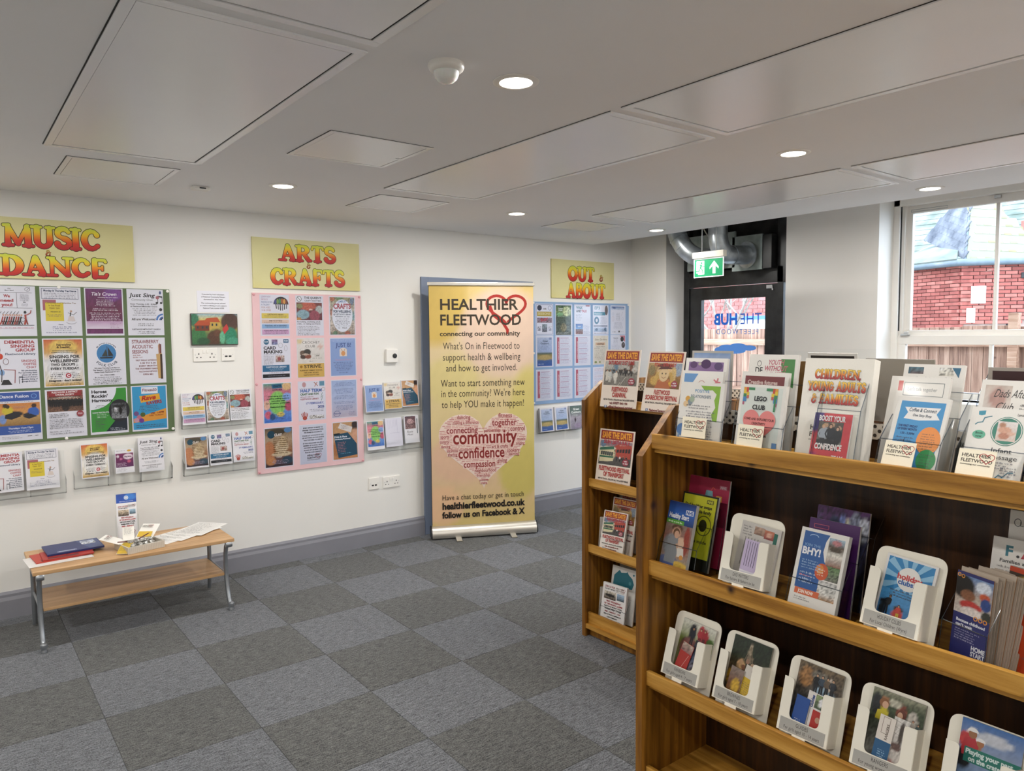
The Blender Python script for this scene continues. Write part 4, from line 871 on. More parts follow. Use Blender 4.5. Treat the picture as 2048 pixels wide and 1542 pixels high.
def a_crochet(p):
    p.ph(1, 1, 98, 86, [(0, '#efe9df'), (1, '#e8e0d2')], [(.1, .12, .12, .08, '#e6cf9a'), (.86, .34, .09, .09, '#e6bfae')], .03, 14, 12); p.t('CROCHET', 52, 11, 8.5, '#5a534c', w=64, b=0, sp=.03); p.t('CLUB', 48, 24, 8.5, '#5a534c', w=36, b=0)
    p.ph(10, 38, 42, 36, [(0, '#e9e2d6'), (1, '#e9e2d6')], [(.3, .4, .3, .28, '#6a5648'), (.65, .3, .3, .3, '#3c3630'), (.3, .75, .26, .2, '#4a342c'), (.72, .72, .26, .22, '#8a4a38'), (.5, .52, .3, .08, '#d8c0a8')], .2, 22, 20)
    p.L(56, 54, 34, 1, 5, '#776'); p.t('1.30PM', 72, 60, 4, '#554'); p.L(56, 68, 34, 1, 5, '#776'); p.L(50, 78, 16, 1, 5, '#776', 'c'); p.r(2, 88, 96, 48, '#e2b860')
    p.e(14, 99, 5, 5, '#a8761c'); p.t('STRIVE.', 24, 93, 11, '#33281a', 'l', 66, 1); p.t('FLAKEFLEET PRIMARY SCHOOL', 50, 110, 4.2, '#4a3a1c', w=82); p.t('NELSON ROAD', 50, 118, 4.2, '#4a3a1c', w=54); p.t('FLEETWOOD FY7 7ND', 50, 126, 4.2, '#4a3a1c', w=56)
def a_justb(p):
    p.r(2, 3, 95, 132, '#8fa9d8'); p.L(50, 6, 88, 2, 4, '#c9d8f2', 'c', jag=.05); p.t("JUST B!", 52, 19, 14, '#2f4a8a', w=58, b=1); p.poly([(36, 66), (36, 44)] + [(50 - 14 * math.cos(R(a)), 44 - 8 * math.sin(R(a))) for a in range(0, 181, 20)] + [(64, 66)], '#ecdccb')
    p.e(50, 56, 8, 9, '#e09a58'); p.ln([(46, 47), (43, 40)], 1.4, '#6a5a3a'); p.ln([(54, 47), (57, 40)], 1.4, '#6a5a3a'); p.t('Connect & Thrive', 50, 76, 5, '#c49ab8', w=62, b=1); p.L(50, 86, 76, 6, 5.4, '#2c4278', 'c', .6); p.L(50, 122, 44, 1, 5, '#2c4278', 'c')
def a_create(p):
    p.ph(3, 3, 94, 132, [(0, '#5aa08c'), (.2, '#d07a8a'), (.45, '#c98a9a'), (.7, '#6a9ad8'), (1, '#4a7ad0')], [(.85, .08, .16, .1, '#e8c088'), (.5, .5, .3, .3, '#8fcf6a'), (.1, .3, .14, .12, '#e08a98'), (.1, .55, .12, .12, '#e8b8a0'), (.9, .6, .14, .12, '#c25a72'), (.15, .8, .12, .1, '#d8687a'), (.6, .8, .14, .06, '#e8d060'), (.85, .35, .16, .1, '#8fb0e8'), (.3, .85, .1, .08, '#2f5a8a')], .1, 30, 40)
    p.poly([(30, 6), (64, 4), (68, 18), (34, 20)], '#2c6a8a'); p.t('CRAFTY', 50, 9, 6, '#13303f', w=28, b=2); p.t('CORNER', 50, 22, 5, '#6a1f4a', w=34, b=2)
    for i, s in enumerate(('come along and join in', 'creative crafting sessions', 'every other week', 'for all children and families')): p.t(s, 52, 44 + i * 8, 3.8, '#1f4a2a', w=(72, 78, 46, 80)[i], b=2)
    p.t('Fleetwood Library', 52, 80, 5, '#1f4a2a', w=56, b=2); p.L(50, 104, 50, 4, 5.4, '#14305a', 'c')
def a_half(p):
    p.e(22, 12, 7, 9, '#d0a0a0'); p.ln([(58, 4), (72, 18)], 2.4, '#b06a5a'); p.ln([(70, 4), (60, 20)], 2.4, '#c27a5a'); p.r(78, 2, 18, 16, '#6a9ab0'); p.L(6, 24, 50, 1, 4, '#777'); p.ring(92, 30, 6, 6, 1.2, '#c9a080')
    p.t('HALF TERM', 8, 28, 10, '#4a72b8', 'l', 78, 2); p.t('CRAFT AND FUN', 8, 42, 6.5, '#3a6a3a', 'l', 66, 2); p.L(8, 52, 62, 1, 6, '#a04a4a'); p.t('FLEETWOOD LIBRARY', 8, 60, 5, '#b0404a', 'l', 66, 1); p.ln([(88, 42), (82, 60), (90, 52), (84, 70)], 1.6, '#3a7a5a')
    p.t('17 FEBRUARY,', 60, 74, 7, '#4a62b0', w=68, b=1); p.t('2025', 82, 87, 8, '#3a5298', w=24, b=2); p.L(92, 98, 56, 2, 5, '#667', 'r')
    for i in range(5): p.ln([(14 + i * 4, 124), (10 + i * 5.4, 112 - (2 - abs(i - 2)) * 3)], 2.6, '#c2584a')
    p.e(22, 128, 8, 7, '#c2584a'); p.ph(38, 120, 54, 12, [(0, '#d8d4cc'), (1, '#b8b4ac')], noise=.5, nx=18, ny=6)
def a_info(p):
    p.ph(2, 3, 95, 132, [(0, '#a8bce0'), (.5, '#b8c4e0'), (1, '#c8bcc8')], noise=.03, nx=10, ny=14)
    for y, n in ((10, 3), (32, 4), (56, 3), (78, 2), (92, 4)): p.L(50, y, 84, n, 4.8, '#33508a', 'c')
    p.ring(20, 122, 12, 10, 1.2, '#3a4a8a'); p.t('Fleetwood', 22, 119, 4, '#3a4a8a', w=26); p.L(90, 116, 30, 3, 5, '#5a5a8a', 'r')
def a_clay(p):
    p.ph(3, 3, 94, 132, [(0, '#6a5a48'), (.3, '#b8a080'), (.6, '#9a6a48'), (.85, '#5a4a50'), (1, '#3a2c34')], [(.15, .6, .2, .26, '#c08058'), (.6, .5, .24, .16, '#dcc8a4'), (.65, .36, .14, .14, '#ccb48c'), (.6, .68, .36, .06, '#d8c4a0'), (.45, .1, .3, .08, '#4a4438'), (.2, .85, .18, .1, '#c88a5a'), (.8, .85, .2, .1, '#2f4a5a')], .08, 34, 44)
    p.e(24, 24, 13, 13, '#1f4a5c'); p.e(82, 12, 13, 9, '#5a8ab8'); p.t('CLAY', 48, 22, 8, '#f0ece2', w=26, b=2)
    for i in range(8): p.t(('Hands on with clay for all', 'learn new skills', 'meet new people', 'free sessions', 'all materials', 'provided here', 'no need to book', 'just turn up')[i], 56, 38 + i * 7, 3, '#6a4a1c', w=50, b=2)
    p.t('Contact', 50, 100, 4, '#f0ece2'); p.L(54, 112, 60, 3, 5, '#b8a8c0', 'c')
def a_notice(p):
    p.ph(2, 2, 96, 136, [(0, '#dfe2ec'), (1, '#d2d6e6')], noise=.01, nx=4, ny=4)
    for i, s in enumerate(('EVERY EFFORT IS MADE TO', 'ENSURE THE INFORMATION', 'WE SHARE IS ACCURATE.', 'PLEASE LET US KNOW IF YOU', 'SEE ANYTHING ON OUR BOARDS', 'THAT WE NEED TO AMEND.', 'IF YOU ORGANISE OR ARE A', 'MEMBER OF A LOCAL GROUP', 'OR EVENT IN FLEETWOOD,', 'PLEASE LET US HAVE YOUR', 'POSTER AND LEAFLETS.')): p.t(s, 50, 10 + i * 8 + (3 if i > 2 else 0) + (3 if i > 5 else 0), 4, K, w=(72, 76, 66, 78, 80, 70, 76, 74, 70, 70, 62)[i], b=2 if i < 3 else 1)
    p.hf(26, 106, 50)
def a_pride(p):
    p.ph(3, 3, 94, 132, [(0, '#c99a68'), (.5, '#d8a878'), (1, '#c88a58')], [(.9, .1, .14, .12, '#3a2c2a'), (.9, .5, .16, .3, '#e0a884'), (.12, .7, .14, .2, '#b87a4a')], .06, 20, 26); p.poly([(32, 4), (78, 22), (72, 42), (22, 22)], '#ece4da'); p.L(34, 12, 30, 3, 5, '#6a3a3a'); p.poly([(5, 46), (60, 40), (94, 84), (96, 124), (22, 130)], '#1f5068'); p.poly([(5, 42), (28, 40), (30, 46), (6, 48)], '#1a2c34')
    p.t('Pride & Place', 8, 51, 6, '#f0f4f6', 'l', 48, 2); p.t('Developing Fleetwood', 9, 60, 4.4, '#f0f4f6', 'l', 60, 2); p.L(20, 72, 32, 7, 5.6, '#c87a7a'); p.L(30, 112, 50, 1, 6, '#5fb0c8')
PINK = [[a_art50, a_queens, a_crafts], [a_card, a_crochet, a_justb], [a_create, a_half, a_info], [a_clay, a_notice, a_pride]]

def b_cont(p):
    p.fr(4, 3, 92, 130, 2, '#7f93bc'); p.e(22, 18, 13, 12, '#3b3f52'); p.t('with', 52, 18, 7, '#4a4038', b=1); p.ring(80, 18, 9, 9, 2, '#8fa0b8'); p.r(8, 34, 82, 20, '#c2ae54'); p.t('SESSIONS', 48, 38, 9, '#efe6b4', w=70); p.ph(8, 60, 84, 22, [(0, '#8a7a8a'), (1, '#a08a92')], noise=.4, nx=18, ny=8); p.t('BUSY', 48, 62, 12, '#c8404a', w=42, b=2, rot=6)
    p.ph(36, 88, 28, 34, [(0, '#8a9aa0'), (1, '#6a6a78')], noise=.5, nx=10, ny=12); p.ph(10, 98, 20, 18, [(0, '#c8ccd8'), (1, '#8a8a98')], noise=.5, nx=6, ny=6); p.ph(72, 98, 18, 18, [(0, '#dfe4f0'), (1, '#a0a0b8')], noise=.4, nx=6, ny=6)
def b_green(p):
    p.ph(3, 5, 90, 130, [(0, '#3a5a3a'), (.25, '#7f9a5a'), (.4, '#4a5a40'), (1, '#5a6458')], [(.7, .2, .25, .16, '#c8d498'), (.5, .75, .2, .14, '#8a8460'), (.25, .3, .2, .06, '#7fc07a')], .35, 26, 34); p.t('Green', 30, 16, 6, '#dfead8', w=28, b=2); p.t('Walks', 30, 24, 6, '#dfead8', w=24, b=2); p.L(12, 36, 44, 4, 5, '#bfe0b0'); p.L(10, 124, 76, 2, 4, '#e0e4dc')
def b_walk(p):
    p.t('WALK', 12, 8, 11, '#3f7f8f', 'l', 38, 2); p.t('AND', 12, 24, 10, '#333a44', 'l', 30, 2); p.t('TALK', 44, 24, 10, '#c0485c', 'l', 32, 2); p.r(70, 2, 24, 6, '#b86a7a'); p.L(10, 42, 40, 6, 5, '#8a96b0'); p.ph(8, 86, 44, 24, [(0, '#3a6ab8'), (1, '#7fb0e0')], [(.5, .5, .2, .1, '#e8f0f8')], .1, 12, 6); p.ph(8, 110, 44, 22, [(0, '#6a5a5a'), (1, '#8a5a50')], noise=.4, nx=12, ny=6); p.L(56, 92, 38, 8, 5, '#8a9ac0')
def b_epj(p):
    p.t('EP3', 10, 7, 13, '#3f8aa0', 'l', 36, 1); p.r(6, 32, 74, 15, '#3f90a8'); p.t('Fleetwood', 10, 36, 7, '#d8ecf0', 'l', 50, 1); p.e(86, 24, 10, 22, '#6a5a58'); p.e(24, 70, 15, 17, '#3f7f9f'); p.e(24, 70, 7, 8, '#eef2fa'); p.L(46, 56, 46, 6, 5, '#9ab0c8'); p.r(5, 94, 88, 4, '#3a5a78'); p.ph(6, 102, 86, 20, [(0, '#c8d8ec'), (1, '#8fa8c8')], [(.2, .5, .1, .3, '#4a6a8a'), (.85, .5, .08, .5, '#4a6a8a')], .15, 18, 8); p.L(8, 126, 84, 1, 6, '#33405a', jag=0)
def b_fest(p):
    p.ph(6, 5, 86, 16, [(0, '#5a80b8'), (1, '#d8e4f4')], noise=.1, nx=12, ny=6); p.t('Eden', 14, 7, 7, '#2a4a8a', 'l', 20, 2); p.ring(16, 40, 6, 6, .8, '#8ac'); p.L(50, 34, 28, 8, 4.6, '#9098a8', 'c'); p.ln([(70, 50), (82, 30)], .8, '#99a'); p.ring(16, 62, 6, 12, .8, '#c8a0a0'); p.ring(80, 62, 5, 7, .8, '#a0b0d0'); p.L(50, 76, 66, 6, 5.5, '#9aa0b8', 'c'); p.L(14, 120, 20, 1, 7, '#333'); p.r(52, 118, 10, 8, '#555'); p.L(68, 120, 22, 1, 5, '#888')
def b_great(p):
    p.ph(8, 8, 84, 124, [(0, '#c2d0ea'), (.5, '#b0c4e6'), (.56, '#5a6a5a'), (.62, '#a09458'), (.74, '#c0aa68'), (.8, '#4a6aa0'), (1, '#3a62b0')], [(.5, .7, .4, .09, '#c8b070')], .06, 24, 34); p.t('Great', 54, 20, 7, '#33405a', w=28, b=1); p.t('Outdoors', 50, 30, 7, '#33405a', w=46, b=1); p.r(76, 8, 14, 10, '#8fa0c8'); p.L(30, 44, 44, 3, 6, '#8a9ac8'); p.L(14, 120, 40, 1, 6, '#d8e6f8')
def b_list(p):
    p.r(9, 8, 14, 116, '#c4687a'); p.t('PARKS & OPEN SPACES', 16, 66, 5, '#f0d8dc', w=80, b=2, rot=90)
    for j in range(5): p.r(28, 10 + j * 24, 50, 2.4, '#c09ab8'); p.L(28, 14 + j * 24, 62, 4, 4.2, '#a8accc')
def b_eden(p):
    p.ph(3, 3, 94, 132, [(0, '#e9e2cc'), (1, '#e6deca')], noise=.04, nx=8, ny=10); p.t('Eden Gardens', 50, 16, 8, '#5a4c38', w=78, b=0, sk=.25); p.r(16, 34, 62, 13, '#e0b890'); p.t('weddings', 48, 37, 6, '#5a4430', w=46, b=2); p.t('Saturday Market', 50, 51, 4, '#6a5a44', w=54); p.L(50, 58, 84, 1, 5, '#6a5a44', 'c'); p.L(50, 66, 74, 9, 5.6, '#8a7c64', 'c'); p.e(18, 124, 8, 5, '#8a9a5a'); p.e(44, 124, 6, 5, '#9aa46a')
def b_red(p):
    p.poly([(60, 3), (97, 3), (97, 34)][::-1], '#d88a98'); p.t('Waterside', 34, 12, 5, '#555a6a', w=32); p.L(34, 20, 32, 4, 5, '#888ea8', 'c'); p.e(77, 20, 11, 12, '#33343e'); p.e(85, 48, 12, 14, '#4a4448'); p.ph(78, 40, 16, 18, [(0, '#7a7078'), (1, '#3a3438')], noise=.5, nx=6, ny=6); p.L(8, 44, 60, 16, 5.4, '#b0b0c8')
def b_mix(p):
    for j in range(7): p.L(10, 6 + j * 15, 80, 3, 4.6, ('#c08a98', '#a0a8c8')[j % 2])
    p.e(20, 124, 22, 10, '#6ab0b8')
BLUE = [[b_cont, b_green, b_walk, b_epj, b_fest], [b_great, b_list, b_list, b_eden, b_red], [b_list, b_list, b_list, b_mix, b_fest]]

# leaflets of the save-the-date family
def save_date(p, plural, l1, l2, photo, web):
    p.r(4, 3, 92, 21, '#98301f'); p.t('SAVE THE DATES!' if plural else 'SAVE THE DATE!', 50, 6.5, 13.5, '#f2a72c', w=84, b=2)
    photo(p); p.e(82, 72, 9, 8, '#9c3a48'); p.t('NEW', 82, 68, 2.8, '#fff', w=9); p.t('for 2025', 82, 73, 2.8, '#fff', w=13)
    y = 86; 
    for s in (l1, l2):
        if s: p.t(s, 52, y, 9.5, '#b43a34', w=min(88, len(s) * 4.9), b=2); y += 12.5
    p.t('GET IN TOUCH... FOLLOW ALL THE LATEST NEWS!', 52, y + 2, 3.2, '#2a2020', w=86, b=2); p.t(web[0], 52, y + 9, 4.6, '#7a2a2a', w=web[2], b=2); p.r(14, y + 17, 6, 6, '#4a6a9a'); p.t('f', 17, y + 17.6, 4.6, '#fff', b=2); p.t(web[1], 24, y + 17.5, 5, '#7a2a2a', 'l', web[3], 2)
def ph_carn(p):
    p.ph(4, 26, 92, 56, [(0, '#c2c0b8'), (.42, '#a8a49a'), (.5, '#6a6660'), (.56, '#8a857c'), (1, '#77726a')], [(.5, .42, .5, .07, '#37332f'), (.1, .6, .05, .2, '#dcd8cc'), (.2, .6, .05, .2, '#cfd0cc'), (.35, .6, .06, .22, '#e4e0d4'), (.35, .25, .06, .14, '#6f8ca0'), (.8, .2, .05, .2, '#7a5040'), (.62, .4, .06, .12, '#2a2624'), (.75, .44, .05, .1, '#3a3430'), (.9, .36, .08, .1, '#c8c4bc')], .14, 44, 30); [p.man(x, y, h, c, d) for x, y, h, c, d in ((34, 45, 14, '#2c2a2a', '#1c1c20'), (42, 44, 15, '#a8a49c', '#3a3a3c'), (50, 44, 15, '#35302c', '#26242a'), (57, 45, 14, '#8a8680', '#2a2a2c'), (64, 44, 16, '#2a2a30', '#1c1c1e'), (72, 46, 13, '#b0aca4', '#55504c'), (80, 46, 14, '#3a3430', '#26242a'), (88, 46, 12, '#c2beb4', '#8a8680'), (12, 46, 26, '#dcd8cc', '#e0dccf'), (21, 47, 28, '#cfd2cc', '#d8d4c8'), (38, 48, 30, '#e4e0d4', '#dcd8cc'))]; p.ring(32, 44, 5, 8, 1.2, '#6f8ca0'); p.ln([(52, 80), (66, 62)], 1.2, '#d8d4c8'); p.ln([(46, 82), (52, 74)], 1.2, '#d8d4c8'); p.t('SATURDAY 21ST JUNE', 50, 26, 8, '#b4302c', w=72, b=2)
def ph_scare(p):
    p.ph(4, 26, 92, 56, [(0, '#b89a68'), (.4, '#a07840'), (1, '#7a5428')], [(.9, .2, .14, .3, '#9aa8b8'), (.5, .3, .22, .26, '#e2c08a'), (.5, .1, .24, .08, '#5a3028'), (.3, .7, .2, .2, '#c8a050'), (.52, .78, .2, .2, '#b8703c'), (.52, .9, .22, .06, '#c83a24'), (.8, .8, .14, .12, '#d8a838'), (.12, .3, .1, .2, '#8a7a50'), (.42, .27, .03, .03, '#2a1c14'), (.55, .25, .03, .03, '#2a1c14'), (.78, .45, .08, .3, '#d8b878'), (.5, .42, .1, .03, '#8a4a30')], .14, 44, 30); p.e(50, 52, 13, 15, '#e2c494'); p.poly([(30, 40), (72, 38), (64, 34), (58, 30), (42, 31), (38, 36)][::-1], '#5a2c26'); p.e(45, 49, 1.6, 2, '#2a1c14'); p.e(55, 49, 1.6, 2, '#2a1c14'); p.ring(50, 54, 6, 5, 1, '#7a3a24', 200, 340); [p.ln([(36 - i * 2, 46), (28 - i * 3, 74)], 1.4, '#d8b464') for i in range(4)]; [p.ln([(64 + i * 2, 46), (74 + i * 3, 74)], 1.4, '#cfa854') for i in range(4)]; p.poly([(36, 68), (64, 68), (72, 82), (28, 82)], '#b8683a'); p.t('5TH - 13TH JULY', 50, 26, 7, '#c4483a', w=60, b=2)
def ph_tram(p):
    p.ph(4, 26, 92, 56, [(0, '#a08a94'), (.35, '#8a6a70'), (.6, '#5a5450'), (1, '#4a4844')], [(.75, .3, .3, .22, '#b84a38'), (.24, .55, .26, .3, '#e2d6b0'), (.24, .3, .28, .06, '#e8e4d0'), (.24, .38, .26, .05, '#3a7a5a'), (.24, .5, .24, .06, '#3a4a44'), (.22, .7, .24, .06, '#d8cca0'), (.74, .62, .16, .1, '#2c2c30'), (.6, .56, .05, .06, '#d8dce0'), (.1, .15, .08, .14, '#7088a0'), (.8, .15, .2, .03, '#d8a090')], .12, 44, 30); p.poly([(6, 44), (44, 38), (46, 42), (46, 72), (6, 76)][::-1], '#ded4ac'); p.poly([(6, 44), (45, 38), (46, 45), (6, 50)][::-1], '#2f6a50'); [p.poly([(9 + i * 6, 52), (14 + i * 6, 51.4), (14 + i * 6, 60), (9 + i * 6, 60.4)][::-1], '#26343a') for i in range(6)]; p.poly([(6, 62), (46, 61), (46, 65), (6, 66)][::-1], '#2f6a50'); p.poly([(52, 38), (94, 32), (94, 64), (52, 62)][::-1], '#b4483a'); [p.poly([(54 + i * 8, 45 - i), (60 + i * 8, 44 - i), (60 + i * 8, 51 - i * .4), (54 + i * 8, 52 - i * .4)][::-1], '#2c2428') for i in range(5)]; [p.man(56 + i * 9, 58, 14, ('#3a3a44', '#d8d8d4', '#5a4a44', '#2a2c30')[i], '#22222a') for i in range(4)]; p.t('SUN 20TH JULY', 52, 25, 8, '#b8404c', w=74, b=2)
def l_carn(p): save_date(p, 0, 'FLEETWOOD', 'CARNIVAL', ph_carn, ('tel: 07877 841194', 'official fleetwood carnival', 50, 68))
def l_scare(p): save_date(p, 1, 'FLEETWOOD', 'SCARECROW FESTIVAL', ph_scare, ('', 'Fleetwood Scarecrow Festival', 1, 66))
def l_tram(p): save_date(p, 0, 'FLEETWOOD FESTIVAL', 'OF TRANSPORT', ph_tram, ('web: tramsunday.co.uk', 'fleetwoodtransport', 58, 50))
def l_join(p):
    p.t('JOIN US FOR', 30, 8, 6, '#8a2a34', w=40, b=2); p.t('OUR NEXT MEETING', 30, 17, 4, K, w=42, b=2); p.hf(54, 8, 38); p.ph(8, 26, 50, 26, [(0, '#c8c0b0'), (1, '#4a3a30')], [(.5, .5, .4, .2, '#2a2624')], .3, 16, 10); p.ph(62, 26, 30, 22, [(0, '#a8c0d8'), (1, '#3a4a50')], noise=.15, nx=10, ny=8)
    for i, (s, w, c) in enumerate((('FIRST WEDNESDAY', 60, '#a02a34'), ('OF THE MONTH, 6.30PM', 76, '#a02a34'), ('FLEETWOOD MARKET CHAPEL', 76, K), ('WARREN STREET, FY7 6QR', 70, K), ('FREE ... FRIENDLY ... FUN', 66, '#a02a34'), ('FIND OUT WHAT IS HAPPENING IN', 72, K), ('YOUR COMMUNITY', 44, K), ('BRING YOUR IDEAS AND JOIN', 70, K), ('ALL WELCOME TO ATTEND!', 80, '#8a3a40'))): p.t(s, 50, 56 + i * 8.6, 5.2 if i in (0, 1, 8) else 4, c, w=w, b=2)
# ================================================================== things on the poster wall
def fat_board(name, label, x0, x1, z0, z1, draw):
    p = P(x1 - x0, z1 - z0, '#d6cf92', .012); p.ph(0, 0, 100, p.H, [(0, '#d6cf98'), (1, '#d8ce8a')], [(.4, .5, .5, .6, '#dbd59e')], .01, 10, 6); draw(p)
    return sheet(p, name, label, 'sign', ((x0 + x1) / 2, WL - .001, z0), mat='print')
W_ = '#f0e8a8'
def dm(p): fat(p, 'MUSIC', 46.5, 4.6, 16, 60); fat(p, '&', 44, 21.6, 4.6, G=[(0, '#8a2a1c'), (.5, '#b0552c'), (1, '#c8b84a')]); fat(p, 'DANCE', 47.5, 26, 14.6, 66)
def da(p): fat(p, 'ARTS', 49, 4.4, 15, 52); fat(p, '&', 50, 20, 5, G=[(0, '#8a2a1c'), (.5, '#b0552c'), (1, '#c8b84a')]); fat(p, 'CRAFTS', 49, 25.4, 15, 69)
def do(p): fat(p, 'OUT', 45, 7, 17, 42); fat(p, '&', 78, 15, 8, G=[(0, '#8a2a1c'), (.5, '#b0552c'), (1, '#c8b84a')]); fat(p, 'ABOUT', 53, 26, 17.5, 62)
fat_board('category_sign', 'pale yellow sign reading MUSIC & DANCE, at the left edge', .17, .985, 1.966, 2.313, dm)
fat_board('category_sign', 'pale yellow sign reading ARTS & CRAFTS, in the middle of the wall', 1.72, 2.518, 1.955, 2.303, da)
fat_board('category_sign', 'pale yellow sign reading OUT & ABOUT, right of the banner', 4.423, 5.226, 1.95, 2.303, do)

def board(name, label, mat, x0, x1, z0, z1, pins):
    r = empty(name, ((x0 + x1) / 2, WL - .001, z0)); tag(r, label, 'notice board', 'flat coloured notice boards on the wall'); X = (x1 - x0) / 2
    MB().box((-X, -.0105, 0), (X, 0, z1 - z0), bev=.0015).build('board_panel', mat, r)
    for x, z in pins: MB().lathe((x - (x0 + x1) / 2, 0, z - z0), [(.009, -.0103), (.009, -.014), (.005, -.0165), (.001, -.017)], 14, ax=1).build('screw_cap', M['white'] if mat != M['pink'] else M['pinkcap'], r, True)
    return r
M['pinkcap'] = plain('pink_cap', '#d79aa0', .4)
board('green_board', 'dark green notice board with four columns of music posters', M['green'], .19, 1.183, 1.014, 1.927, [(1.172, 1.915), (1.172, 1.03), (.575, 1.022), (.575, 1.922)])
board('pink_board', 'tall pink notice board with three columns of craft posters', M['pink'], 1.71, 2.524, .66, 1.922, [(1.722, 1.91), (2.512, 1.91), (1.722, 1.29), (2.512, 1.29), (1.722, .672), (2.512, .672)])
board('blue_board', 'pale blue notice board with five columns of outdoor posters', M['blue'], 4.198, 5.438, .985, 1.912, [(4.21, 1.9), (5.426, 1.9), (4.21, 1.45), (5.426, 1.45), (4.21, 1.0), (5.426, 1.0)])
GLB = [['white poster reading We need you! with a row of marching figures', 'white tea dance poster with a large yellow square', 'plum purple poster with a pale script title', 'white poster reading Just Sing with music notes'],
       ['white poster reading DEMENTIA SINGING GROUP in red capitals', 'orange-edged poster reading SINGING FOR WELLBEING!', 'white folk club poster with a blue disc and a sailing boat', 'white poster reading STRAWBERRY ACOUSTIC SESSIONS with a guitar'],
       ['blue-banded Dance Fusion poster with two people stretching', 'white choral society poster with a group photograph', "green and white poster reading Heroes Rockin' Harmony", 'bright blue and orange poster with a cartoon party scene']]
for j, row in enumerate(GREEN):
    for i, fn in enumerate(row):
        p = A4(j * 7 + i, w=.209 if not (i == 0 and j == 1) else .209); fn(p)
        sheet(p, 'poster', GLB[j][i] + ', on the green board', 'poster', ((.246, .4765, .704, .9345)[i] + .1045, WL - .0118, (1.923, 1.62, 1.318)[j] - .288), mat='sleeve', group='posters on the green board')
PLB = [['art club poster with a brush disc and coloured bands', "wool photo poster headed THE QUEEN'S", 'leaf-bordered poster reading CRAFTS FOR WELLBEING'],
       ['white poster reading CARD MAKING with a blue band', 'cream CROCHET CLUB poster with a yellow lower half', 'pale blue poster with an orange fruit picture in an arch'],
       ['rainbow watercolour poster with a green circle', 'white HALF TERM craft poster with a red handprint', 'pale blue poster filled with lines of small text'],
       ['brown pottery poster showing hands at a wheel', 'plain pale notice of grey capitals with a name and heart below', 'orange and dark teal Pride & Place poster']]
for j, row in enumerate(PINK):
    for i, fn in enumerate(row):
        p = A4(40 + j * 7 + i, '#ecebf2', .208, .286); fn(p)
        sheet(p, 'poster', PLB[j][i] + ', on the pink board', 'poster', ((1.761, 2.016, 2.268)[i] + .104, WL - .0118, (1.911, 1.607, 1.296, .981)[j] - .286), mat='sleeve', group='posters on the pink board')
BLB = [['white poster with a yellow band and blue border, top left of the blue board', 'dark green woodland poster, second in the top row of the blue board', 'white poster reading WALK AND TALK, on the blue board', 'white and teal poster with a ring diagram, on the blue board', 'pale poster with a blue sky header, top right of the blue board'],
       ['blue Great Outdoors poster with a landscape photo, at the left of the blue board', 'list with a red side strip, second in the middle row of the blue board', 'list with a red side strip, third in the middle row of the blue board', 'cream Eden Gardens poster, on the blue board', 'white poster with a pink corner and dark discs, right side of the blue board'],
       ['list with a red side strip, bottom left of the blue board', 'list with a red side strip, second in the bottom row of the blue board', 'list with a red side strip, third in the bottom row of the blue board', 'pale text sheet with a teal foot, half hidden by the far bookcase', 'pale poster at the bottom right of the blue board, hidden by the far bookcase']]
for j, row in enumerate(BLUE):
    for i, fn in enumerate(row):
        p = A4(90 + j * 7 + i, '#eef1fb', .209, .284); fn(p)
        sheet(p, 'poster', BLB[j][i], 'poster', ((4.232, 4.467, 4.702, 4.942, 5.18)[i] + .1045, WL - .0118, (1.894, 1.606, 1.300)[j] - .284), mat='sleeve', group='posters on the blue board')

# note and painting
p = P(.206, .14, '#e9e9f2', .0006); 
for i, (s, w) in enumerate((('Presented by local volunteers', 70), ('of Fleetwood Community Painters', 74), ('donated to the Hub', 60), ('The community group painted', 76), ('as creative wellbeing art and sculpture', 82), ('Fleetwood Town, summer of 2023', 66))): p.t(s, 50, 9 + i * 8 + (4 if i > 2 else 0), 3.6, K, w=w, b=1)
sheet(p, 'typed_note', 'small white typed note above the painting', 'note', (1.456, WL - .001, 1.785))
p = P(.298, .208, '#3a3a30', .018)
p.ph(1, 1, 98, 67, [(0, '#9fc0c8'), (.18, '#d8c878'), (.45, '#a89a4c'), (.7, '#5a7a4a'), (1, '#3a6a4a')], [(.06, .2, .1, .22, '#3a7a5a'), (.32, .38, .16, .16, '#c8a050'), (.5, .3, .16, .16, '#d0b050'), (.84, .26, .2, .3, '#5a4034'), (.82, .66, .16, .22, '#2f8a68'), (.46, .86, .14, .3, '#5a3c2c'), (.55, .62, .08, .12, '#6a4632'), (.14, .7, .16, .3, '#3f7a48'), (.66, .78, .06, .2, '#6ab890'), (.9, .92, .16, .14, '#4aa080'), (.24, .9, .14, .12, '#2f5a3c')], .1, 44, 32)
p.poly([(5, 26), (16, 15), (38, 14), (42, 26)][::-1], '#b8502c'); p.poly([(26, 18), (33, 10), (56, 8), (62, 19)][::-1], '#c0582e'); p.r(8, 26, 30, 12, '#7a3c28'); p.r(40, 19, 20, 14, '#c8a850')
for x, y in ((12, 28), (22, 28), (31, 28), (43, 22), (52, 22)): p.r(x, y, 3.4, 5, '#2c3a44')
p.poly([(66, 34), (76, 22), (80, 34), (70, 46)][::-1], '#c8403c'); p.r(70, 3, 28, .6, '#38281f')
for y in range(5, 24, 3): p.r(71, y, 27, .4, '#38281f')
sheet(p, 'painting', 'small painting of red-roofed houses and a path, above the sockets', 'painting', (1.455, WL - .001, 1.567), mat='gloss')

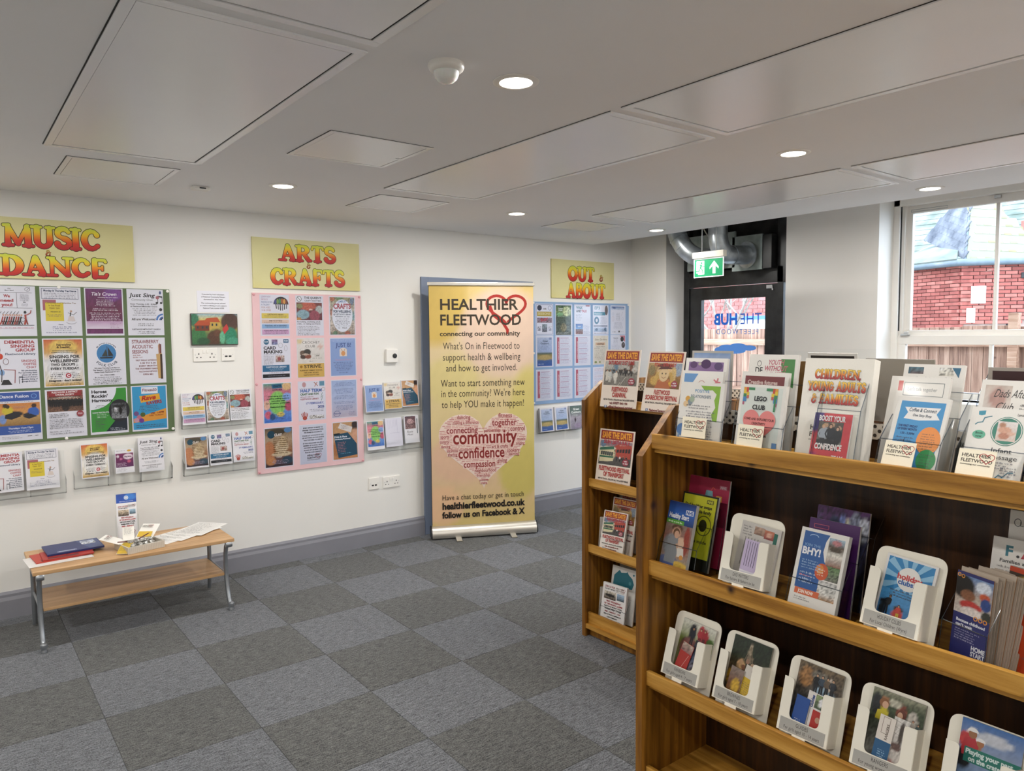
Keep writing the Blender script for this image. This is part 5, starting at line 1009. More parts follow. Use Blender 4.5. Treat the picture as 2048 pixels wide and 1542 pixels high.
def socket(x0, x1, z0, z1, label, kind):
    r = empty('wall_socket', ((x0 + x1) / 2, WL, z0)); tag(r, label, 'socket', 'white wall outlets'); X = (x1 - x0) / 2; H = z1 - z0
    MB().box((-X, -.009, 0), (X, 0, H), bev=.003).build('face_plate', M['white'], r)
    if kind == 2:
        for s in (-1, 1):
            m = MB(); cx = s * X * .55; m.box((cx - .003, -.0096, H * .5), (cx + .003, -.0088, H * .62)); m.box((cx - .016, -.0096, H * .28), (cx - .008, -.0088, H * .34)); m.box((cx + .008, -.0096, H * .28), (cx + .016, -.0088, H * .34)); m.build('pin_holes', M['dark'], r)
            MB().box((s * .012 - .006, -.0125, H * .62), (s * .012 + .006, -.0085, H * .86), bev=.0015).build('switch', M['white'], r)
    else:
        m = MB(); m.box((-X * .5, -.0096, H * .3), (-.004, -.0088, H * .42)); m.box((.004, -.0096, H * .3), (X * .5, -.0088, H * .42)); m.build('port', M['gap'], r)
    for s in (-1, 1): MB().lathe((s * (X - .012), 0, H / 2), [(.003, -.009), (.003, -.0098), (.001, -.0099)], 8, ax=1).build('screw', M['steel'], r)
socket(1.315, 1.467, 1.459, 1.548, 'white double wall socket below the painting', 2); socket(1.495, 1.58, 1.459, 1.545, 'small white network outlet right of the socket below the painting', 1)
socket(2.562, 2.648, .433, .524, 'small white outlet low on the wall, left of the double socket by the door', 1); socket(2.682, 2.83, .43, .518, 'white double socket low on the wall beside the door frame', 2)
r = empty('thermostat', (2.775, WL, 1.41)); tag(r, 'white square thermostat with a black round dial, left of the door', 'thermostat')
MB().box((-.05, -.026, 0), (.05, 0, .104), bev=.005).build('case', M['white'], r); MB().lathe((.02, 0, .052), [(.0185, -.0255), (.0185, -.031), (.014, -.0325), (.002, -.0325)], 24, ax=1).build('dial', M['black'], r, True)

# clear leaflet racks and the leaflets standing in them
def rack(name, label, x0, x1, rows, ncol, wings=.0):
    r = empty(name, ((x0 + x1) / 2, WL, 0)); tag(r, label, 'leaflet rack', 'clear acrylic leaflet racks'); X = (x1 - x0) / 2
    zt, zb = rows[0][1] - .02, rows[-1][0] - .05
    MB().box((-X, -.004, zb), (X, -.001, zt)).build('back_panel', M['acr'], r)
    w = 2 * X / ncol
    for z0, z1 in rows:
        m = MB()
        m.add([(-X, -.052, z0 + .07), (X, -.052, z0 + .07), (X, -.036, z0 - .012), (-X, -.036, z0 - .012), (-X, -.0545, z0 + .07), (X, -.0545, z0 + .07), (X, -.0385, z0 - .012), (-X, -.0385, z0 - .012)], [(0, 3, 2, 1), (4, 5, 6, 7), (0, 1, 5, 4), (2, 3, 7, 6)])
        m.box((-X, -.037, z0 - .014), (X, -.004, z0 - .0115)); m.build('pocket_front', M['acr'], r)
        for k in range(ncol + 1):
            x = -X + k * w; m = MB(); m.prism([(-.054, z0 + .07), (-.038, z0 - .012), (-.004, z0 - .012), (-.004, z0 + .1)], 0, x - .0012, x + .0012); m.build('divider', M['acr'], r)
    return r
def in_rack(fn, label, xc, z0, w=.143, h=.208, seed=1, t=.012, bg='#efeef2', lean=6, y=.044, group=None):
    k = (WL - y) / WL; p = P(w, h, bg, t, seed); fn(p)
    return sheet(p, 'leaflet_stack', label, 'leaflet', (xc * k, WL - y + .008, 1.62 + (z0 - 1.62) * k), lean=lean, group=group, mat='gloss')
def l_party(p):
    p.L(8, 6, 60, 1, 6, '#666'); p.e(76, 10, 12, 6, '#d8a838'); p.ph(3, 24, 94, 82, [(0, '#7a2a5a'), (1, '#5a2458')], [(.7, .25, .26, .2, '#ecd8e4'), (.12, .2, .08, .1, '#e0d0dc'), (.3, .4, .08, .08, '#c86a98'), (.75, .6, .1, .1, '#c85a7a')], .05, 24, 20); p.t('Sing along', 68, 40, 8, '#3a2030', w=38, b=2); p.L(8, 78, 60, 4, 6, '#e8cce0'); p.L(8, 112, 60, 3, 6, '#888')
def l_sheet(p):
    for i in range(7): p.ln([(16 + i * 9, 10), (16 + i * 9, 60 - i * 3)], .6, '#9a94b4')
    p.r(24, 80, 60, .6, '#8a84a8'); p.r(70, 10, .6, 70, '#9a94b4')
def l_rosie(p):
    p.ph(6, 4, 72, 76, [(0, '#5a3a44'), (1, '#8a6a68')], [(.5, .4, .3, .2, '#c8a0a0')], .4, 18, 20); p.t('MARSH MILL', 40, 2, 5, K, w=50); p.t('Rosie', 14, 90, 13, '#4a3c38', 'l', 42, 0, .3); p.t('Music', 16, 108, 11, '#4a3c38', 'l', 40, 0, .3); p.r(86, 20, 5, 90, '#4a5a60')
def l_great2(p): b_great(p)
def l_great3(p):
    p.ph(2, 2, 96, 138, [(0, '#5a7068'), (.3, '#6a7a74'), (.5, '#b0a8b4'), (1, '#8a8494')], [(.4, .6, .06, .1, '#3a2c3a'), (.6, .85, .3, .1, '#a090a8')], .1, 20, 26); p.t('Great', 52, 16, 12, '#eef4ee', w=48, b=2); p.t('Outdoors', 50, 34, 12, '#eef4ee', w=76, b=2); p.L(20, 52, 60, 2, 6, '#cfe0d4')
rack('leaflet_rack', 'clear rack under the left part of the green board with two leaflet stacks', .20, .558, [(.712, .97)], 2)
in_rack(a_dementia, 'stack of DEMENTIA SINGING GROUP leaflets in the leftmost clear rack', .265, .735, .17, .225, 3, group='leaflets in the racks under the green board'); in_rack(a_tea, 'stack of tea dance leaflets with a yellow square, in the leftmost clear rack', .447, .73, .165, .235, 4, group='leaflets in the racks under the green board')
rack('leaflet_rack', 'clear rack under the right part of the green board with three leaflet stacks', .60, 1.15, [(.725, .97)], 3)
in_rack(a_wellb, 'stack of orange-edged SINGING FOR WELLBEING! leaflets in a clear rack', .722, .762, .149, .208, 5, group='leaflets in the racks under the green board'); in_rack(l_party, 'short purple and white leaflet stack in the middle of the rack under the green board', .885, .772, .105, .148, 6, group='leaflets in the racks under the green board'); in_rack(a_sing, 'stack of Just Sing leaflets at the right of the rack under the green board', 1.04, .765, .147, .215, 7, group='leaflets in the racks under the green board')
rack('leaflet_rack', 'two-tier clear rack of six leaflet stacks, left of the pink board', 1.222, 1.70, [(1.035, 1.245), (.725, .955)], 3)
for i, (fn, l) in enumerate(((a_art50, 'art club leaflets with coloured bands'), (a_crafts, 'leaf-bordered CRAFTS leaflets'), (a_queens, 'wool photo leaflets'))): in_rack(fn, '%s, upper tier of the rack left of the pink board' % l, (1.307, 1.462, 1.615)[i], (1.043, 1.05, 1.052)[i], .145, .207, 10 + i, group='leaflets in the rack left of the pink board')
for i, (fn, l) in enumerate(((a_clay, 'brown pottery leaflets'), (a_card, 'CARD MAKING leaflets'), (a_half, 'HALF TERM craft leaflets'))): in_rack(fn, '%s, lower tier of the rack left of the pink board' % l, (1.317, 1.472, 1.625)[i], (.752, .757, .762)[i], .145, .207, 20 + i, group='leaflets in the rack left of the pink board')
rack('leaflet_rack', 'two-tier clear rack of six leaflet stacks between the pink board and the door', 2.545, 3.035, [(1.035, 1.245), (.735, .97)], 3)
for i, (fn, l) in enumerate(((a_justb, 'pale blue fruit-picture leaflets'), (a_crochet, 'cream and yellow crochet leaflets'), (a_pride, 'orange and teal leaflets'))): in_rack(fn, 'stack of %s in the upper tier beside the door' % l, (2.63, 2.79, 2.945)[i], (1.032, 1.045, 1.055)[i], .15, .208, 30 + i, group='leaflets in the rack beside the door')
for i, (fn, l) in enumerate(((a_create, 'rainbow watercolour leaflets'), (l_sheet, 'almost blank pale lilac sheets'), (l_rosie, 'white leaflets with a dark photo and handwriting'))): in_rack(fn, '%s, lower tier of the rack beside the door' % l, (2.635, 2.795, 2.955)[i], (.738, .748, .762)[i], (.145, .145, .13)[i], (.222, .222, .215)[i], 40 + i, bg='#e6e4f0' if i == 1 else '#efeef2', group='leaflets in the rack beside the door')
rack('leaflet_rack', 'clear rack of three leaflet stacks under the blue board', 4.245, 4.79, [(.735, .945)], 3)
for i, (fn, l) in enumerate(((l_great2, 'first stack of grey-blue landscape leaflets, left in the rack under the blue board'), (l_great2, 'second stack of pale landscape leaflets, in the middle of the rack under the blue board'), (l_great3, 'dark green Great Outdoors leaflet stack under the blue board'))): in_rack(fn, l, (4.37, 4.55, 4.735)[i], .727, .158, .215, 50 + i, t=.02, group='leaflets in the rack under the blue board')

# ================================================================== roll-up banner in front of the doorway
bx, by = 3.024, 4.961; ang = math.degrees(math.atan2(4.595 - 4.961, 3.792 - 3.024))
r = empty('roll_up_banner', (bx + .4255 * math.cos(R(ang)), by + .4255 * math.sin(R(ang)), 0), (0, 0, R(ang))); tag(r, 'tall yellow and peach roll-up banner with a heart of words, in front of the door', 'banner')
p = P(.838, 1.925, '#e2c894', .0006); HH = p.H
p.ph(0, 0, 100, HH, [(0, '#dcc078'), (.2, '#e0caa0'), (.55, '#d9c490'), (.8, '#dcbc98'), (1, '#d6bf78')], [(.05, .05, .3, .2, '#d3b460'), (.7, .2, .4, .18, '#e2c6b0'), (.95, .6, .2, .25, '#d4c478'), (.3, .72, .3, .1, '#dcb698'), (.85, .78, .2, .12, '#cbbb68'), (.2, .4, .25, .1, '#d9c88a'), (.1, .92, .2, .08, '#e6bc94')], .012, 26, 40, 5)
X_ = lambda u: (u + .0) / .838 * 100; Z_ = lambda z: (2.03 - z) / .838 * 100
DK = '#33291a'; RR = '#a8261c'
pts = []
for i in range(2, 46):
    a = 2 * math.pi * i / 48 + math.pi; Xh = 16 * math.sin(a) ** 3; Yh = 13 * math.cos(a) - 5 * math.cos(2 * a) - 2 * math.cos(3 * a) - math.cos(4 * a); pts.append((73.5 + Xh * 1.18, 23 - Yh * .95))
p.ln(pts, 2.6, RR); p.ln([(57.5, 21), (61, 30), (70, 37), (74.5, 44), (74.5, 48)], 2.8, RR)
p.t('HEALTHIER', 9.6, 15, 9.7, DK, 'l', 75, 1); p.t('FLEETWOOD', 9.6, 29.5, 9.6, DK, 'l', 78.5, 1); p.t('connecting our community', 9.6, 45, 4.3, DK, 'l', 77, 1)
for i, (s, z, w) in enumerate((("What's On in Fleetwood to", 1.565, 74), ('support health & wellbeing', 1.478, 75), ('and how to get involved.', 1.392, 69))): p.t(s, 49.5, Z_(z), 6.5, DK, w=w, b=0, sp=.02)
for i, (s, z, w) in enumerate((('Want to start something new', 1.272, 81), ("in the community? We're here", 1.19, 81), ('to help YOU make it happen!', 1.103, 80))): p.t(s, 50.5, Z_(z), 6.5, DK, w=w, b=0, sp=.02)
# heart of words
hx, hz = 50, 155.3; hp = []
for i in range(60):
    a = 2 * math.pi * i / 60; Xh = 16 * math.sin(a) ** 3; Yh = 13 * math.cos(a) - 5 * math.cos(2 * a) - 2 * math.cos(3 * a) - math.cos(4 * a); hp.append((hx + Xh * 2.68, hz - 2 - Yh * 2.5))
p.poly(hp[::-1], '#e8d3c6'); p.up(); rgh = random.Random(9)
def inh(x, y):
    c = False
    for (xa, ya), (xb, yb) in zip(hp, hp[1:] + hp[:1]):
        if (ya > y) != (yb > y) and x < (xb - xa) * (y - ya) / (yb - ya) + xa: c = not c
    return c
y = min(q[1] for q in hp) + 1.2
while y < max(q[1] for q in hp) - 1:
    x = 8
    while x < 92:
        w = rgh.uniform(2, 7)
        if inh(x, y) and inh(x + w, y) and inh(x, y + .7) and inh(x + w, y + .7): p.r(x, y, w, .75, mix(lin('#b86a6a'), lin('#d8a09a'), rgh.random()), False)
        x += w + .7
    y += 1.55
def hw(s, x, y, h, w, c='#8f3434', halo=True, al='c'):
    if halo:
        x0 = x - w / 2 if al == 'c' else x; p.r(x0 - .6, y + h * .2, w + 1.2, h * .9, '#e6c8be')
    p.t(s, x, y, h, c, al, w, 1)
for s, x, z, h, w, c in sorted((('dancing', 31, .987, 3.5, 13, '#9c4444'), ('fitness', 71.5, .994, 4, 13.5, '#9c4444'), ('making a difference', 33, .942, 2.7, 25, '#a85050'), ('together', 70.5, .946, 5.8, 24, '#933636'),
                         ('connecting', 29.5, .895, 6, 30, '#93363a'), ('partnership', 58.5, .872, 3, 16, '#a85656'), ('control', 83.5, .888, 4.6, 14.5, '#933636'), ('sports', 13, .833, 3, 8.5, '#a04848'), ('community', 51.5, .862, 12.4, 62, '#86211e'),
                         ('control', 12.5, .79, 2.8, 9, '#a04848'), ('dancing', 13.5, .754, 2.6, 9, '#a04848'), ('music', 87, .795, 3, 8.5, '#a04848'), ('singing', 86, .761, 2.8, 8.5, '#a04848'),
                         ('gardening volunteering', 27, .722, 2.5, 24, '#a85656'), ('art & crafts', 66, .741, 3, 16, '#9c4444'), ('cookery', 79, .708, 3.6, 12.5, '#9c4444'), ('sharing', 20, .689, 3, 9, '#9c4444'), ('learning', 79.5, .674, 2.6, 10, '#a04848'), ('confidence', 48, .725, 10, 45, '#86211e'),
                         ('compassion', 46, .618, 6.2, 31, '#8f2f2c'), ('giving', 68, .629, 3.6, 9.5, '#9c4444'), ('neighbourhood', 51.5, .552, 3.2, 21, '#9c4444'), ('friendship', 49.5, .511, 2.8, 13, '#a04848'), ('partnership', 50, .469, 1.8, 9, '#a85656'), ('singing', 50, .447, 1.9, 6, '#a04848')), key=lambda q: -q[3]): hw(s, x, Z_(z), h, w, c, s not in ('partnership',))
p.t('Have a chat today or get in touch', 49.5, Z_(.352), 4.8, DK, w=80, b=0, sp=.03); p.t('healthierfleetwood.co.uk', 49.5, Z_(.288), 6.0, '#140f0c', w=80, b=2); p.t('follow us on Facebook & X', 49.5, Z_(.214), 5.6, '#140f0c', w=80, b=2)
o = link('banner_sheet', p.mesh('banner_sheet', M['print']), r, (0, 0, .1))
MB().box((-.43, -.012, 2.005), (.43, .01, 2.032), bev=.004).build('top_rail', M['alu'], r)
m = MB(); pr = [(-.05, .012), (-.055, .03), (-.05, .06), (-.03, .085), (-.005, .1), (.03, .1), (.055, .08), (.06, .04), (.055, .012)]; m.prism(pr, 0, -.425, .425); m.build('base_cassette', M['alu'], r, True)
m = MB(); m.prism(pr, 0, -.434, -.425); m.prism(pr, 0, .425, .434); m.build('end_cap', M['black'], r)
for x in (-.22, .222):
    m = MB(); m.prism([(-.13, 0), (-.135, .006), (-.05, .02), (.12, .016), (.12, 0)], 0, x - .022, x + .022); m.build('foot', M['alu'], r)
MB().tube([(0, .03, .09), (0, .03, 2.0)], .008, 10).build('pole', M['alu'], r)
# ================================================================== bench by the wall
bx0, bx1, byf, byb, bz = .318, 1.33, 4.425, 4.905, .425
r = empty('low_bench', ((bx0 + bx1) / 2, (byf + byb) / 2, 0)); tag(r, 'low two-tier wooden bench with curved silver legs against the poster wall', 'table')
X, Y = (bx1 - bx0) / 2, (byb - byf) / 2
MB().box((-X, -Y, bz - .02), (X, Y, bz), bev=.003).build('top_board', M['beech'], r)
MB().box((-X + .045, -Y + .075, .19), (X - .04, Y - .03, .207), bev=.003).build('lower_shelf', M['beech'], r)
for sx in (-1, 1):
    for sy in (-1, 1):
        x = sx * (X - .032); pts = []
        if sy < 0:
            ctrl = [(-.0, .392), (.004, .40), (.025, .395), (.05, .37), (.068, .32), (.072, .25), (.066, .18), (.05, .11), (.03, .06), (.005, .03), (-.015, .024)]
            for dy, z in ctrl: pts.append((x, -Y + .01 + dy, z))
        else: pts = [(x, Y - .05, .40), (x, Y - .055, .25), (x, Y - .045, .1), (x, Y - .03, .012)]
        lg = MB().tube(pts, .0125, 14).build('leg', M['leg'], r, True)
        if sy < 0:
            m = MB(); m.lathe((x, -Y - .004, .0), [(.015, 0), (.016, .006), (.013, .012), (.013, .02), (.018, .03), (.016, .042), (.006, .05)], 16); m.build('foot_glide', M['leg'], lg, True)
            m = MB(); m.lathe((x + sx * .0, -Y + .01, .392), [(.016, -.018), (.018, -.012), (.018, .012), (.016, .018)], 18, ax=0); m.build('scroll_end', M['leg'], lg, True)
    m = MB(); m.tube([(sx * (X - .032), -Y + .08, .2), (sx * (X - .032), Y - .055, .2)], .006, 8); m.tube([(sx * (X - .032), -Y + .03, .398), (sx * (X - .032), Y - .05, .398)], .01, 10); m.build('cross_bar', M['leg'], r, True)
def flat(name, label, cat, cx, cy, w, h, z, rz, t, col, art=None, group=None, mat='gloss'):
    p = P(w, h, col, t); 
    if art: art(p)
    o = link(name, p.mesh(name, M[mat]), None, (0, 0, 0)); c, s = math.cos(R(rz)), math.sin(R(rz))
    o.matrix_world = Matrix.Translation((cx, cy, z)) @ Matrix.Rotation(R(rz), 4, 'Z') @ Matrix.Translation((0, -h / 2, 0)) @ Matrix.Rotation(R(-90), 4, 'X')
    tag(o, label, cat, group); return o
def t_navy(p):
    p.poly([(60, 2), (98, 2), (98, p.H - 2), (74, p.H - 2)], '#4a5a88'); p.ph(66, 8, 26, p.H * .4, [(0, '#9aa4b8'), (1, '#c8ccd4')], noise=.5, nx=10, ny=8); p.r(18, p.H * .82, 34, 8, '#8a93b8'); p.t('fleetwood', 35, p.H * .84, 4, '#e8ecf4', w=28)
def t_red(p): p.ph(10, p.H * .66, 60, p.H * .3, [(0, '#b8352c'), (1, '#3a1a1a')], noise=.3, nx=12, ny=6); p.poly([(60, p.H * .5), (98, p.H * .3), (98, p.H * .6)], '#d8503c')
flat('paper_sheet', 'plain white card sheet lying under the folders on the bench', 'paper', .455, 4.635, .30, .21, bz + .001, 4, .002, '#efece6')
flat('red_folder', 'red folder under the navy folder on the bench', 'folder', .475, 4.68, .27, .19, bz + .0035, 5, .006, '#c8402f', t_red)
flat('red_folder', 'dark-printed red booklet at the front of the folder pile', 'folder', .50, 4.675, .24, .18, bz + .010, 0, .005, '#b8352c', t_red)
flat('navy_folder', 'navy blue folder on top of the pile on the bench', 'folder', .54, 4.755, .275, .215, bz + .016, 2, .010, '#26356e', t_navy)
flat('navy_folder', 'thin navy folder just below the top one on the bench', 'folder', .555, 4.765, .275, .215, bz + .0155 - .0001, -6, .0001 + .0, '#1d2a5a') if False else None
def t_list(p):
    for i in range(11): p.r(6, 7 + i * 11.5, 88, .7, '#8a8a8a'); p.L(8, 9 + i * 11.5, 76 - 8 * (i % 3), 1, 6, '#4a4a4a')
for i, (cx, cy, a) in enumerate(((1.06, 4.70, 62), (1.09, 4.71, 70), (1.13, 4.72, 57), (1.17, 4.745, 66), (1.225, 4.765, 48))):
    flat('printed_sheet', ('lowest', 'second lowest', 'middle', 'second highest', 'topmost')[i] + ' of the fanned white printed sheets at the right end of the bench', 'paper', cx, cy, .205, .29, bz + .001 + i * .0012, -a + 0, .0009, '#f1efeb', t_list, 'fanned printed sheets on the bench', 'print')
# woven tray and its contents
r = empty('woven_tray', (.845, 4.565, bz), (0, 0, R(12))); tag(r, 'shallow whitewashed woven tray of sweets and papers on the bench', 'tray')
wm = NT('woven_card'); wv = wm.n('ShaderNodeTexWave'); wv.inputs['Scale'].default_value = 90; wm.l(wm.pos('object'), wv.inputs['Vector']); wm.l(wm.ramp(wv.outputs['Fac'], [(.2, '#b8b0a2'), (.8, '#e4dfd4')]), wm.b.inputs['Base Color']); wm.bump(wv.outputs['Fac'], .4, .002); wm.b.inputs['Roughness'].default_value = .8
TX_, TY_ = .095, .085
MB().box((-TX_, -TY_, .0005), (TX_, TY_, .004)).build('base', wm.m, r)
for a, b in (((-TX_ - .006, -TY_ - .006), (TX_ + .006, -TY_)), ((-TX_ - .006, TY_), (TX_ + .006, TY_ + .006)), ((-TX_ - .006, -TY_), (-TX_, TY_)), ((TX_, -TY_), (TX_ + .006, TY_))):
    MB().box((*a, .0005), (*b, .04), bev=.002).build('side', wm.m, r)
foil = plain('crinkled_foil', '#c4c2bc', .25, metal=.6, var=.4, scale=60, bump=.5); rg = random.Random(3)
for i in range(12):
    m = MB(); bm = bmesh.new(); bmesh.ops.create_icosphere(bm, subdivisions=2, radius=.017)
    for v in bm.verts: v.co *= 1 + rg.uniform(-.25, .2); v.co.z *= .7
    m.add([v.co[:] for v in bm.verts], [[v.index for v in f.verts] for f in bm.faces]); bm.free()
    m.add([(.012, 0, 0), (.032, .012, .004), (.032, -.012, -.002), (-.012, 0, 0), (-.032, .012, .003), (-.032, -.012, 0)], [(0, 1, 2), (3, 5, 4)])
    o = m.build('wrapped_sweet', foil); k = i % 4; rr = i // 4
    a = R(12); lx, ly = -.05 + k * .033, -.045 + rr * .034; o.location = (.845 + lx * math.cos(a) - ly * math.sin(a), 4.565 + lx * math.sin(a) + ly * math.cos(a), bz + .032 + (.012 if rr == 1 else 0) + rg.uniform(0, .006)); o.rotation_euler = (rg.uniform(-.4, .4), rg.uniform(-.4, .4), rg.uniform(0, 3))
    tag(o, 'silver-wrapped sweet in the woven tray, %s of the %s row' % (('leftmost', 'second', 'third', 'rightmost')[k], ('front', 'middle', 'back')[rr]), 'sweet', 'silver-wrapped sweets in the tray')
def scrap(name, label, w, h, loc, rot, col, art, curl=.02):
    p = P(w, h, col, .0006); art(p)
    o = link(name, p.mesh(name, M['print'])); me = o.data
    for v in me.vertices: v.co.y += curl * ((v.co.z / h - .5) ** 2) * 4 * .5
    o.location = loc; o.rotation_euler = rot; tag(o, label, 'leaflet', 'loose leaflets in the tray'); return o
def t_hf(p): p.hf(12, 20, 70)
def t_yel(p): p.ph(4, 4, 92, p.H - 8, [(0, '#d8b83a'), (1, '#c8a42c')], noise=.05, nx=4, ny=6); p.L(12, 20, 76, int(p.H / 14), 10, '#4a3a1a')
scrap('loose_leaflet', 'white leaflet sticking out of the tray to the left', .10, .12, (.775, 4.60, bz + .045), (R(-72), 0, R(60)), '#f2efe8', t_hf)
scrap('loose_leaflet', 'yellow leaflet hanging over the front left corner of the tray', .06, .10, (.735, 4.475, bz + .012), (R(-66), 0, R(-35)), '#efe9d6', t_yel, .015)
scrap('loose_leaflet', 'white and yellow leaflet at the right side of the tray', .10, .12, (.87, 4.60, bz + .05), (R(-60), 0, R(-38)), '#f2efe8', lambda p: (p.hf(8, 14, 60), p.r(8, p.H * .6, 80, p.H * .3, '#d8b23a')))
scrap('loose_leaflet', 'narrow white leaflet across the back of the tray', .06, .14, (.80, 4.62, bz + .05), (R(-70), 0, R(-10)), '#eeeae0', lambda p: p.L(12, 14, 76, 10, 14, '#888'))
pm = plain('dark_red_pencil', '#6a2f2a', .4)
for i, (a, l) in enumerate(((32, 'dark red pencil pointing up to the right in the tray'), (-14, 'dark pencil lying low at the left of the tray'))):
    c = Vector((.85 - i * .07, 4.56, bz + .06 - i * .01)); d = Vector((math.cos(R(a)), .2, math.sin(R(a)) * .6)).normalized(); o = MB().tube([tuple(-d * .05), tuple(d * .045), tuple(d * .055)], [.0035, .0035, .0008], 6).build('pencil', pm, loc=tuple(c)); tag(o, l, 'pencil', 'pencils in the tray')
# clear leaflet holder on the bench
r = empty('leaflet_holder', (.832, 4.83, bz), (0, 0, R(-9))); tag(r, 'clear holder on the bench with a blue-headed leaflet', 'leaflet holder')
MB().prism([(.0, 0), (.003, 0), (.058, .27), (.055, .27)], 0, -.06, .06).build('back_panel', M['acr'], r)
MB().prism([(-.035, 0), (-.032, 0), (-.014, .14), (-.017, .14)], 0, -.06, .06).build('front_panel', M['acr'], r)
MB().box((-.06, -.06, 0), (.06, .05, .003)).build('base', M['acrs'], r)
for s in (-1, 1): MB().prism([(-.035, .003), (.002, .003), (.03, .14), (-.016, .14)], 0, s * .06 - .001, s * .06 + .001).build('side', M['acrs'], r)
p = P(.107, .262, '#efedf0', .006); p.ph(0, 0, 100, 60, [(0, '#2f4fa0'), (1, '#2a57b8')], [(.7, .3, .3, .3, '#3f7fd0')], .05, 12, 8)
p.e(50, 22, 11, 11, '#dfe8f4'); p.ring(50, 22, 7, 7, 1.5, '#3f5fa8'); p.t('FLEETWOOD TOWN COUNCIL', 50, 40, 4, '#dfe6f6', w=70); p.r(0, 50, 100, 12, '#f1eff0')
p.t('JOIN US FOR', 32, 66, 7, '#9a3a3a', w=48, b=2); p.hf(56, 62, 38); p.t('OUR NEXT MEETING', 32, 77, 5, K, w=46, b=2); p.ph(8, 88, 52, 34, [(0, '#c8b8a0'), (1, '#4a3830')], noise=.35, nx=14, ny=10); p.ph(64, 88, 30, 26, [(0, '#a8c4d8'), (1, '#2f4a5a')], noise=.15, nx=8, ny=8)
for i, (s, w) in enumerate((('FIRST WEDNESDAY', 62), ('OF THE MONTH, 6.30PM', 80), ('FLEETWOOD MARKET CHAPEL', 76), ('WARREN STREET, FY7 6QR', 66), ('FREE ... FRIENDLY', 60))): p.t(s, 52, 128 + i * 12, 7, (RD, RD, K, K, RD)[i], w=w, b=2)
p.hf(30, 205, 56)
o = sheet(p, 'leaflet', 'tall blue-headed meeting leaflet in the clear holder on the bench', 'leaflet', (.832 + .0, 4.826, bz + .005), -9, 11.5)

# ================================================================== bookcases
def bookcase(name, label, xf, yl, yr, lips, toprec, zt, xb, dz_top, back_mat='oakd'):
    """front faces the camera side (-x); yl is the left end seen from there"""
    r = empty(name, (xf, yl, 0)); tag(r, label, 'bookcase', 'oak double-sided display bookcases'); W = xb - xf     # half depth
    T = .024; full = 2 * W + .02
    prof = [(0, 0), (0, zt), (.14, zt + dz_top), (full - .14, zt + dz_top), (full, zt), (full, 0)]
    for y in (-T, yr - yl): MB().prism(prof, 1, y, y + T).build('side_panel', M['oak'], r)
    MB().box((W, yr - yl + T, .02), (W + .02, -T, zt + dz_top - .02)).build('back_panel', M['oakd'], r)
    for k, z in enumerate(lips):
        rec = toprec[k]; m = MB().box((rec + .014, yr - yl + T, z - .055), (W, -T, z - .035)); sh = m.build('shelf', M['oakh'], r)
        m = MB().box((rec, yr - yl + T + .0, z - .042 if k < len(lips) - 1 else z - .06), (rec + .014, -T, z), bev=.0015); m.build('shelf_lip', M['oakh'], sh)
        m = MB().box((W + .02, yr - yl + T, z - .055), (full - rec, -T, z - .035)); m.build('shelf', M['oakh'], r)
    zb = lips[-1]
    MB().box((.003, yr - yl + T, zb - .085), (.03, -T, zb - .06), bev=.002).build('bottom_rail', M['oakh'], r); MB().box((.035, yr - yl + T, 0), (.055, -T, zb - .085)).build('plinth', M['oak'], r)
    m = MB().box((W - .003, yr - yl + T, zt + dz_top - .06), (W, -T, zt + dz_top - .02)); o = m.build('dotted_strip', M['dots'], r); tag(o, 'white strip with dark dots along the back panel')
    return r
d = NT('dotted_tape'); tcn = d.n('ShaderNodeTexCoord'); mp = d.n('ShaderNodeMapping'); mp.inputs['Scale'].default_value = (0, 62, 62); d.l(d.n('ShaderNodeNewGeometry').outputs['Position'], mp.inputs['Vector'])
rt = d.n('ShaderNodeMapping'); rt.inputs['Rotation'].default_value = (R(45), 0, 0); d.l(mp.outputs[0], rt.inputs['Vector'])
vo = d.n('ShaderNodeTexVoronoi'); vo.inputs['Randomness'].default_value = .0; vo.inputs['Scale'].default_value = 1; d.l(rt.outputs[0], vo.inputs['Vector'])
d.l(d.ramp(vo.outputs['Distance'], [(.26, '#3a3632'), (.32, '#d6d2c8')]), d.b.inputs['Base Color']); M['dots'] = d.m
bookcase('bookcase', 'near oak bookcase full of leaflet holders, at the right', 1.56, 1.435, -.12, [1.333, .967, .64, .352, .10], [.036, .026, .018, .018, .018], 1.272, 1.86, .135)
bookcase('bookcase', 'farther oak bookcase with save-the-date posters, partly behind the near one', 2.663, 2.838, 1.25, [1.275, .855, .50, .13], [.105, .028, .022, .022], 1.272, 2.96, .10)

def rot_at(o, X, Y, Z, yaw, lean): o.location = (X, Y, Z); o.rotation_euler = (-R(lean), 0, R(-90 - yaw)); return o
def leaf(name, label, fn, X, Y, Z, w, h, yaw, lean, ext=.035, t=.004, bg='#efece4', group=None, seed=1, mat='gloss', cat='leaflet'):
    """X,Y,Z: centre of the visible lower edge; the sheet goes on down by ext behind the shelf lip"""
    p = P(w, h + ext, bg, t, seed); fn(p)
    if X < 2: X += .006
    o = link(name, p.mesh(name, M[mat])); l = R(lean)
    rot_at(o, X - math.sin(l) * ext, Y, Z - math.cos(l) * ext, yaw, lean); tag(o, label, cat, group); return o
def hfcard(label, X, Y, Z, yaw, lean, w=.08, h=.056):
    p = P(w, h, '#f1e9d3', .0008); p.hf(9, 13, 84); o = link('name_card', p.mesh('name_card', M['print'])); rot_at(o, X, Y, Z, yaw, lean); tag(o, label, 'card', 'cream name cards on the leaflet holders'); return o
